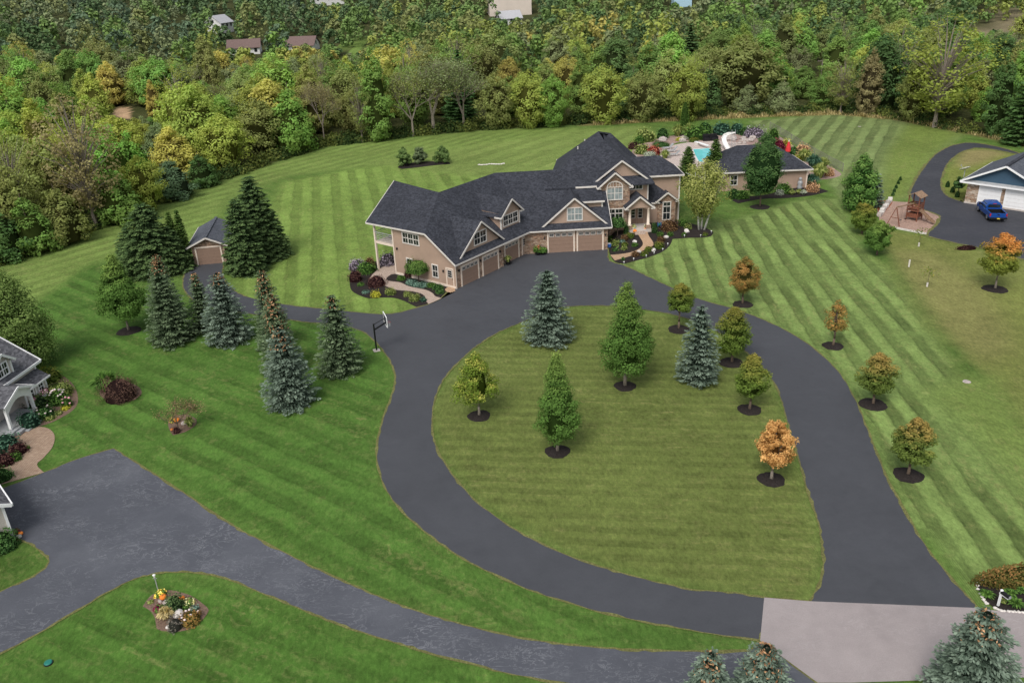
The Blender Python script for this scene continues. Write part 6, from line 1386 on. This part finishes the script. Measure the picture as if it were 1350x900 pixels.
for i, (x, lab) in enumerate(((.9, 'right window flower box full of pink flowers on the neighbour house'), (2.13, 'left window flower box full of pink flowers on the neighbour house'))):
    wp = (Matrix.Translation((-39.75, 62.65, 0)) @ Matrix.Rotation(math.radians(-98), 4, 'Z')) @ Vector((x, 1.03, .42))
    t = thing('flower_box', lab, 'flower box', wp, math.radians(-98)); d = MB(); d.box(-.5, .5, -.17, .17, -.02, .24); d.build('box', M['purewhite'], t)
    rng = np.random.default_rng(i + 7); o = link('foliage', shrub_mesh(rng, 1.1, .35, 160, .12, d=.5), G_LEAF, t); o.location.z = .2; o = link('flowers', shrub_mesh(rng, 1.15, .4, 130, .12, d=.55), F_PINK, t); o.location.z = .2
plant('shrub', 'clipped green hedge shrub at the neighbour garage corner', 'shrub', 6, 722, 1.7, 1.3, G_BOX, 'shrub', None, 900)
pumpkin('orange pumpkin at the neighbour garage corner', 28, 705, .15); pumpkin('white pumpkin at the neighbour garage corner', 26, 709, .16, 'white'); mum('dark flowers at the neighbour garage corner', 22.5, 702, .4, .25, F_PUR)
# low things on the lawns
for px, py, lab in ((1274, 503, 'flat tan stone cover in the lower dark stripe of the dry lawn'), (1133, 167, 'pale bare dirt cover on the far striped lawn')):
    b = at(px, py); o = blob_rock('stone_cover', b, .34, M['rock'], int(px), .1); tag(o, lab, 'stone cover')
for i in range(11):
    b = at(632 + i * 3.2, 217.5 - .12 * i + .4 * math.sin(i)); tag(blob_rock('lawn_rock', b, .3, M['whiterock'], 300 + i, .35), 'flat pale stone in the row on the far lawn behind the garage wing', 'rock', 'row of flat stones on the far lawn')

# ------------------------------------------------------------------ far houses
def far_house(label, cat, px, py, width, depth, wall_h, roof_h, rz, wall, roof, wins=3, gable_win=True, name='house'):
    b = at(px, py); t = thing(name, label, cat, (b.x, b.y, b.z - 1.0), math.radians(rz)); W2, D2 = width / 2, depth / 2; wall_h += 1.0
    d = MB(); d.box(-W2, W2, -D2, D2, 0, wall_h); d.build('wall', wall, t)
    if roof_h:
        d = MB(); d.add([(-W2, -D2 + .02, wall_h), (-W2, D2 - .02, wall_h), (-W2, 0, wall_h + roof_h)], [(0, 1, 2)]); d.build('gable', wall, t)
        d = MB(); d.add([(W2, -D2 + .02, wall_h), (W2, D2 - .02, wall_h), (W2, 0, wall_h + roof_h)], [(0, 1, 2)]); d.build('gable', wall, t)
        e = .5; d = MB(); k_ = roof_h / D2
        d.slab([(-W2 - e, -D2 - e, wall_h - e * k_), (W2 + e, -D2 - e, wall_h - e * k_), (W2 + e, 0, wall_h + roof_h), (-W2 - e, 0, wall_h + roof_h)], .2); d.slab([(-W2 - e, 0, wall_h + roof_h), (W2 + e, 0, wall_h + roof_h), (W2 + e, D2 + e, wall_h - e * k_), (-W2 - e, D2 + e, wall_h - e * k_)], .2); d.build('roof', roof, t)
    for i in range(wins):
        x = -W2 + width * (i + .5) / wins; d = MB(); d.box(x - .5, x + .5, -D2 - .06, -D2 + .02, wall_h - 1.9, wall_h - .6); d.build('window', M['glass'], t)
    if gable_win:
        for s_ in (-1, 1):
            d = MB(); d.box(s_ * W2 - .06, s_ * W2 + .06, -.5, .5, wall_h - .2, wall_h + .9); d.build('window', M['glass'], t)
    return t
M['brownroof'] = plain('brown_shingles', (.16, .11, .10), .9, .15); M['paleroof'] = plain('pale_roof', (.42, .42, .44), .8, .1); M['offwhite'] = plain('off_white_wall', (.66, .66, .64), .8, .06)
M['bigwall'] = plain('big_beige_wall', (.62, .54, .47), .8, .08, .2); M['paleblue'] = plain('pale_blue_tank', (.40, .58, .70), .6, .08)
FAR = []                                                 # photo rectangles kept clear of crowns standing in front
far_house('pale grey gabled house high among the dark trees at upper left', 'house', 291, 43, 8, 7.5, 4.2, 2.6, 70, M['offwhite'], M['paleroof']); FAR.append((282, 25, 302, 40))
far_house('low white house with brown roof, left of the long roofed one', 'house', 324, 70, 11, 7, 2.4, 2.4, 8, M['offwhite'], M['brownroof'], 4); FAR.append((301, 53, 343, 68))
far_house('long brown-grey roofed house with a white right gable in the upper left wood', 'house', 398, 66, 11.5, 7, 2.2, 2.6, -8, M['offwhite'], M['brownroof'], 4); FAR.append((378, 51, 418, 60))
far_house('huge beige building at the top edge above the wood', 'building', 671, 18, 19, 14, 13, 0, 6, M['bigwall'], M['paleroof'], 0, False, 'building'); FAR.append((653, 0, 690, 17))
far_house('small pale house below the huge beige building', 'house', 671, 32, 9, 8, 2.8, 2.6, 15, M['offwhite'], M['paleroof'], 3); FAR.append((655, 16, 686, 29))
far_house('pale blue block at the top edge of the right wood', 'building', 898, 8, 8, 8, 9, 0, 0, M['paleblue'], M['paleroof'], 0, False, 'water_tank'); FAR.append((888, 0, 907, 6))
far_house('white roofed house with red end at the top edge, upper left wood', 'house', 432, 6, 16, 9, 4, 3, 20, M['offwhite'], M['paleroof'], 3); FAR.append((418, 0, 442, 5))
b = at(1081, 112); t = thing('utility_pole', 'wooden utility pole rising from the right wood', 'utility pole', b)
d = MB(); d.tube((0, 0, 0), (0, 0, height_for(1081, 112, 78)), .16, .12); d.build('pole', M['greybark'], t); d = MB(); d.box(-1.2, 1.2, -.06, .06, height_for(1081, 112, 81), height_for(1081, 112, 80)); d.build('crossarm', M['greybark'], t); FAR.append((1078, 76, 1084, 92))
FAR += [(451, 60, 474, 70), (152, 142, 172, 154), (1290, 28, 1350, 45)]

# ------------------------------------------------------------------ the woods
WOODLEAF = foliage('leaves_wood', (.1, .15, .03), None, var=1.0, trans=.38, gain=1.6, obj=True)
PROTO = {}
def proto(kind, i):
    k_ = (kind, i)
    if k_ in PROTO: return PROTO[k_]
    rng = np.random.default_rng(900 + i * 37 + sum(map(ord, kind)))
    mb = trunk_mb(10, .24, rng, .05); me = None
    if kind == 'broad': me, cen = decid(rng, 13, 14, .4, 'dome' if i % 2 else 'wide', 120, 8600, .44, .115, .3, .7, core=.5, rn=.26)
    elif kind == 'tall': me, cen = decid(rng, 17, 10.5, .8, 'dome' if i % 2 else 'oval', 130, 8200, .44, .115, .3, .75, core=.5, rn=.26)
    elif kind == 'bushy': me, cen = decid(rng, 9, 9.5, .2, 'dome', 90, 6200, .40, .12, .3, .7, core=.55, rn=.26)
    elif kind == 'loose':
        me, cen = decid(rng, 18, 12, 3.0, 'wide', 190, 4600, .36, .085, .1, .8, core=0); limbs(mb, cen, 3.0, .26, rng, 80)
    elif kind == 'fir':
        me = spruce_mesh(rng, 15, 7, .2, .8, .2, .75, .8, 24, .7)
    elif kind == 'bare':
        tips = []; mb = bare_tree(rng, 16, .36, 6, .22, .75, 3, .20, tips)
        c = np.array([tuple(p_) for p_ in tips]); c = c[rng.choice(len(c), min(len(c), 1500), replace=False)]; c = np.repeat(c, 4, 0); c = c + rng.normal(size=c.shape) * .6; n = len(c)
        me = leafmesh('crown', c, rng.normal(size=(n, 3)), np.full(n, .24), np.full(n, .16), rng.random(n), rng.random(n), rng)
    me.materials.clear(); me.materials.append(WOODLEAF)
    tm = mb.build('trunk', M['greybark' if kind in ('bare', 'loose') else 'bark'], None); trm = tm.data; bpy.data.objects.remove(tm)
    PROTO[k_] = (me, trm); return PROTO[k_]
HREF = {'broad': 13, 'tall': 17, 'bushy': 9, 'loose': 18, 'fir': 15, 'bare': 16}
def wood_tree(kind, i, loc, h, rz, col, label, group, wide=1.0, name=None):
    me, trm = proto(kind, i); s_ = h / HREF[kind]
    t = thing(name or {'fir': 'conifer_tree', 'bare': 'bare_tree'}.get(kind, 'broadleaf_tree'), label, 'tree', loc, rz, group); t.scale = (s_ * wide, s_ * wide, s_)
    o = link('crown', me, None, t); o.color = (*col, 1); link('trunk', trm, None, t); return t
CY = {'yellow-green': (.235, .275, .050), 'golden': (.33, .29, .065), 'mid-green': (.125, .205, .042), 'dark green': (.068, .125, .036), 'olive': (.180, .200, .058), 'brownish': (.215, .185, .085), 'grey-green': (.165, .195, .085), 'bright green': (.150, .260, .045), 'blue-green': (.085, .135, .07)}
placed = []
SPECIAL = [ (6, 344, 268, 'bushy', 'dark green', 1.1, 'dark green bush at the far left wood edge'), (48, 333, 262, 'bushy', 'mid-green', 1.0, 'green bush below the leaning olive tree at the left wood edge'), (90, 320, 250, 'bushy', 'olive', 1.0, 'olive bush left of the tall thin brownish tree'), (160, 293, 225, 'bushy', 'mid-green', 1.1, 'green bush right of the tall thin brownish tree'), (196, 279, 205, 'broad', 'yellow-green', .8, 'yellow-green tree above the blue-green bush at the left wood edge'), (22, 326, 215, 'broad', 'olive', .8, 'olive tree behind the dark bush at the far left edge'),
    # px, py base, top, kind, colour, wide, label
    (128, 300, 118, 'loose', 'brownish', 1.0, 'tall thin brownish tree with visible limbs at the left wood edge'), (38, 318, 168, 'loose', 'olive', .9, 'thin olive tree with a leaning trunk at the far left wood edge'),
    (572, 176, 52, 'bare', 'grey-green', 1.7, 'large grey half-bare tree with many pale limbs in the middle of the wood edge'), (545, 180, 66, 'bare', 'olive', 1.3, 'grey half-bare tree left of the largest bare one'), (612, 172, 64, 'bare', 'grey-green', 1.4, 'grey half-bare tree right of the largest bare one'),
    (428, 186, 80, 'bare', 'brownish', .8, 'whitish dead tree with forked branches in the wood edge'), (478, 188, 92, 'loose', 'olive', .8, 'slim olive tree left of the half-bare group'), (500, 186, 62, 'tall', 'mid-green', .8, 'tall slim green tree left of the half-bare group'),
    (1232, 168, 14, 'loose', 'yellow-green', 1.45, 'largest yellow-green tree with spreading limbs at upper right'), (1205, 160, 60, 'tall', 'olive', 1.0, 'olive tree leaning against the largest yellow-green one'), (1345, 190, 66, 'fir', 'dark green', .95, 'dark conifer at the right edge above the grey roof'), (1310, 180, 70, 'tall', 'dark green', .8, 'dark tall tree beside the right edge conifer'),
    (1108, 150, 70, 'loose', 'olive', 1.1, 'thin-leaved olive tree behind the striped far lawn'), (1142, 152, 62, 'tall', 'brownish', .8, 'brown-topped tree left of the largest yellow-green one'), (985, 150, 112, 'bushy', 'grey-green', 1.2, 'grey-green bush mass behind the pool garden, left one'), (1030, 149, 108, 'bushy', 'grey-green', 1.2, 'grey-green bush mass behind the pool garden, right one'),
    (232, 262, 212, 'bushy', 'blue-green', 1.4, 'blue-green low bush at the left wood edge'), (268, 246, 205, 'bushy', 'dark green', 1.2, 'dark low bush at the left wood edge nearest the far lawn'), (905, 160, 84, 'broad', 'yellow-green', .8, 'yellow-green tree rising left behind the pool'), (700, 168, 92, 'broad', 'yellow-green', .9, 'broad yellow-green tree right of the half-bare group'),
    (730, 168, 98, 'broad', 'bright green', .7, 'bright green vine-covered tree in the middle wood edge'), (795, 163, 84, 'broad', 'yellow-green', .9, 'yellowish tree behind the big house roof'), (845, 160, 92, 'broad', 'olive', .9, 'dark olive tree left of the pool garden'), (655, 170, 96, 'broad', 'olive', .8, 'olive tree just right of the half-bare group'),
    (345, 205, 130, 'broad', 'olive', 1.0, 'olive tree at the left wood edge where the lawn turns'), (390, 200, 118, 'bushy', 'bright green', 1.0, 'bright green bushy tree left of the dead white tree'), (300, 226, 150, 'broad', 'yellow-green', 1.0, 'yellow-green tree bulging over the left lawn edge')]
for px, py, yt, kind, cn, wide, lab in SPECIAL:
    b = at(px, py); h = height_for(px, py, yt); wood_tree(kind, 0 if kind != 'bare' else len(placed) % 2, b, h, px, CY[cn], lab, None, wide); placed.append((b.x, b.y, 3.0))
rg = random.Random(11); cand = []
def in_view(x, y, m=60):
    if y < 60: return False
    px, py = pix((x, y, tz(x, y) + 8)); return -m < px < 1350 + m and py > -60
tries = 0
while tries < 42000:
    tries += 1
    y = 70 + 640 * rg.random() ** 1.35; x = rg.uniform(-.85, .72) * y * .95
    if y < float(edge_y(x)) + rg.uniform(2.0, 4.5): continue
    if 1 and not in_view(x, y): continue
    d = math.hypot(x, y); sp = 5.9 + .008 * d + (0 if d < 330 else 1.5)
    if any((x - a) ** 2 + (y - b_) ** 2 < max(sp, r_) ** 2 for a, b_, r_ in placed): continue
    placed.append((x, y, sp * .9)); cand.append((x, y))
cand.sort(key=lambda p_: p_[1] - .25 * abs(p_[0]))
def blocked(x, y, z, h, w):
    p0 = pix((x, y, z + h)); p1 = pix((x, y, z)); k_ = F_PX / math.hypot(x, y); wp = w * k_ / 2
    for (a, b_, c_, d_) in FAR:
        if p0[0] + wp > a and p0[0] - wp < c_ and p0[1] < b_ + (d_ - b_) * .55 and p1[1] > b_ + (d_ - b_) * .5: return True
    return False
LIMIT = 262; far_list = []; n_ind = 0
for x, y in cand:
    z = tz(x, y); px, py = pix((x, y, z)); d = math.hypot(x, y)
    u = rg.random(); edge = y - float(edge_y(x))
    side = 'left' if px < 420 else ('middle' if px < 880 else 'right')
    if side == 'left': cn = rg.choice(['yellow-green', 'yellow-green', 'yellow-green', 'bright green', 'olive', 'yellow-green', 'mid-green', 'olive', 'golden', 'grey-green', 'bright green']) if d < 300 else rg.choice(['dark green', 'mid-green', 'mid-green', 'dark green', 'olive', 'grey-green', 'blue-green'])
    elif side == 'middle': cn = rg.choice(['olive', 'mid-green', 'yellow-green', 'olive', 'grey-green', 'mid-green', 'dark green', 'yellow-green', 'mid-green', 'golden']) if d < 300 else rg.choice(['mid-green', 'dark green', 'mid-green', 'olive', 'yellow-green'])
    else: cn = rg.choice(['mid-green', 'olive', 'bright green', 'mid-green', 'grey-green', 'yellow-green', 'dark green'])
    kind = rg.choices(['broad', 'tall', 'bushy', 'loose', 'fir', 'bare'], [6.5, 2.6, 1.6, 1.0, .25, .3])[0]
    if kind == 'fir': cn = 'dark green'
    h = {'broad': rg.uniform(8.5, 15), 'tall': rg.uniform(10.5, 16.5), 'bushy': rg.uniform(6, 9), 'loose': rg.uniform(13, 17), 'fir': rg.uniform(11, 16), 'bare': rg.uniform(11, 15)}[kind]
    if px < 60 and d < 140: h *= .75
    for _q in range(6):
        if not blocked(x, y, z, h, 9): break
        h *= .84
    if blocked(x, y, z, h, 8): continue
    if n_ind < LIMIT:
        n_ind += 1; c = CY[cn]; j = rg.uniform(.85, 1.15); c = (c[0] * j * rg.uniform(.9, 1.1), c[1] * j, c[2] * j)
        desc = {'broad': 'broad-crowned', 'tall': 'tall oval', 'bushy': 'low bushy', 'loose': 'thin-leaved', 'fir': 'pointed', 'bare': 'half-bare'}[kind]
        wood_tree(kind, rg.randrange(4 if kind in ('broad', 'tall') else 2), (x, y, z - .2), h, rg.uniform(0, 6.28), c, f'{desc} {cn} tree in the {side} part of the wood', f'{desc} {cn} trees in the {side} part of the wood', rg.uniform(.85, 1.15))
    else: far_list.append((x, y, z, h, cn))
# the far wood: one mass
rng = np.random.default_rng(77); Cc, Nn, Ll, Vv, Tt = [], [], [], [], []
tone_of = {k_: i / (len(CY) - 1) for i, k_ in enumerate(CY)}
for x, y, z, h, cn in far_list:
    n = 420; w = h * .78; ncl = 26
    a = rng.uniform(0, 2 * PI, ncl); tt = rng.uniform(.12, 1, ncl); R = np.interp(tt, [0, .3, .6, .85, 1], [.7, 1, .95, .65, .15]) * w / 2 * np.sqrt(rng.uniform(.4, 1, ncl))
    cen = np.stack([R * np.cos(a), R * np.sin(a), tt * h * .93], 1); k_ = rng.integers(0, ncl, n); dd = rng.normal(size=(n, 3)); dd /= np.linalg.norm(dd, axis=1, keepdims=True)
    c = cen[k_] + dd * w * .13 * rng.uniform(.5, 1.1, n)[:, None]
    Cc.append(c + np.array([x, y, z])); Nn.append(dd * .7 + np.array([0, 0, .5]) + rng.normal(size=(n, 3)) * .22); Ll.append(rng.uniform(.7, 1.3, n) * (.85 + math.hypot(x, y) / 900)); tn = rng.uniform(.2, .8, ncl); Vv.append(np.clip(tn[k_] * .75 + .25 * rng.random(n), 0, 1)); Tt.append(np.full(n, tone_of[cn]))
if Cc:
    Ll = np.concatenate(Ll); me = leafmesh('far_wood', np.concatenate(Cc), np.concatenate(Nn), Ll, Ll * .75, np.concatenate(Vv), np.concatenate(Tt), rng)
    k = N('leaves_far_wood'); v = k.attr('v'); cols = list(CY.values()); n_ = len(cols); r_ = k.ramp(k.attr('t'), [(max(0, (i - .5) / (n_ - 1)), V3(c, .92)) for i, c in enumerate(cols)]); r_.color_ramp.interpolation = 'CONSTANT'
    col = k.mix(1.0, r_.outputs[0], k.rng(v, 0, 1, .85, 2.0), 'MULTIPLY'); col = k.mix(k.rng(k.n('SeparateXYZ', {0: k.geo()}).outputs[1], 200, 750, .06, .5), col, (.27, .32, .27)); dfn = k.n('BsdfDiffuse', {'Color': col}); trn = k.n('BsdfTranslucent', {'Color': col}); mx = k.n('MixShader', {0: .2, 1: dfn, 2: trn}); k.t.links.new(mx.outputs[0], k.out.inputs[0])  # aerial haze put into the colour: farther crowns fade to pale grey-green
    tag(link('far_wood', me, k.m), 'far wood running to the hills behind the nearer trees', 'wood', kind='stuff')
# undergrowth along the wood edge and tall dry grass behind the right lawn
Cc, Nn = [], []
for i in range(620):
    x = rng.uniform(-74, 92); y = float(edge_y(x)) + .4 + abs(rng.normal()) * 2.6
    if x > 40 and rng.random() < .4: continue
    h = rng.uniform(.8, 2.6); n = 120; dd = rng.normal(size=(n, 3)); dd /= np.linalg.norm(dd, axis=1, keepdims=True); dd[:, 2] = np.abs(dd[:, 2])
    Cc.append(np.array([x, y, 0]) + dd * np.array([1.5, 1.2, h]) * rng.uniform(.6, 1, n)[:, None]); Nn.append(dd + rng.normal(size=(n, 3)) * .4)
Cc = np.concatenate(Cc); n = len(Cc); L = rng.uniform(.28, .55, n)
tag(link('undergrowth', leafmesh('undergrowth', Cc, np.concatenate(Nn), L, L * .7, np.clip(rng.random(n) * .6 + .4 * (np.sin(Cc[:, 0] * .7) * .5 + .5), 0, 1), np.clip(Cc[:, 2] / 3, 0, 1), rng), fm('undergrowth', (.035, .065, .022), (.10, .115, .03), mode='v')), 'dark leafy undergrowth along the foot of the wood', 'undergrowth', kind='stuff')
def strip(name, label, leaf, n, xr, dy, hr):
    x = rng.uniform(*xr, n); x = x + np.sin(x * 1.3) * .9 + np.sin(x * .47) * 1.5; y = edge_y(x) + rng.uniform(*dy, n); h = rng.uniform(*hr, n) * (.45 + .65 * (np.sin(x * 2.1) * np.sin(x * .77 + 1) * .5 + .5)); a = rng.uniform(0, 2 * PI, n); ln = rng.normal(size=(n, 2)) * .22; w = .06
    b_ = np.stack([x, y, np.zeros(n)], 1); sd = np.stack([np.cos(a), np.sin(a), np.zeros(n)], 1) * w; e = b_ + np.stack([ln[:, 0], ln[:, 1], h], 1)
    tag(link(name, quadmesh(name, np.stack([b_ - sd, b_ + sd, e + sd * .5, e - sd * .5], 1), rng.random(n), rng.random(n)), leaf), label, 'grass', kind='stuff')
strip('tall_grass', 'tall dry grass between the far striped lawn and the wood', fm('dry_grass', (.24, .20, .085), (.40, .33, .17)), 15000, (18, 95), (-1.2, 3.0), (.2, .95))

# ------------------------------------------------------------------ daylight
w_ = bpy.data.worlds.new('World'); SC.world = w_; w_.use_nodes = True
nt = w_.node_tree; nt.nodes.clear()
sky = nt.nodes.new('ShaderNodeTexSky'); sky.sky_type = 'NISHITA'; sky.sun_disc = False
SUN_EL, SUN_AZ = math.radians(52), math.radians(205)      # azimuth clockwise from +Y
sky.sun_elevation = SUN_EL; sky.sun_rotation = SUN_AZ; sky.air_density = 1.2; sky.dust_density = 3.0
hs_ = nt.nodes.new('ShaderNodeHueSaturation'); hs_.inputs['Saturation'].default_value = .35
bg = nt.nodes.new('ShaderNodeBackground'); bg.inputs[1].default_value = .15; wo = nt.nodes.new('ShaderNodeOutputWorld')
nt.links.new(sky.outputs[0], hs_.inputs['Color']); nt.links.new(hs_.outputs[0], bg.inputs[0]); nt.links.new(bg.outputs[0], wo.inputs[0])
sl = bpy.data.lights.new('sun', 'SUN'); sl.energy = 2.1; sl.angle = math.radians(26); sl.color = (1, .96, .9)
so = bpy.data.objects.new('sun', sl); C.objects.link(so)
sd = Vector((math.sin(SUN_AZ) * math.cos(SUN_EL), math.cos(SUN_AZ) * math.cos(SUN_EL), math.sin(SUN_EL)))
so.rotation_euler = sd.to_track_quat('Z', 'Y').to_euler(); so.location = (0, 0, 60)
SC.view_settings.view_transform = 'Standard'; SC.view_settings.look = 'None'; SC.view_settings.exposure = 0
SC.cycles.max_bounces = 6; SC.cycles.transparent_max_bounces = 8
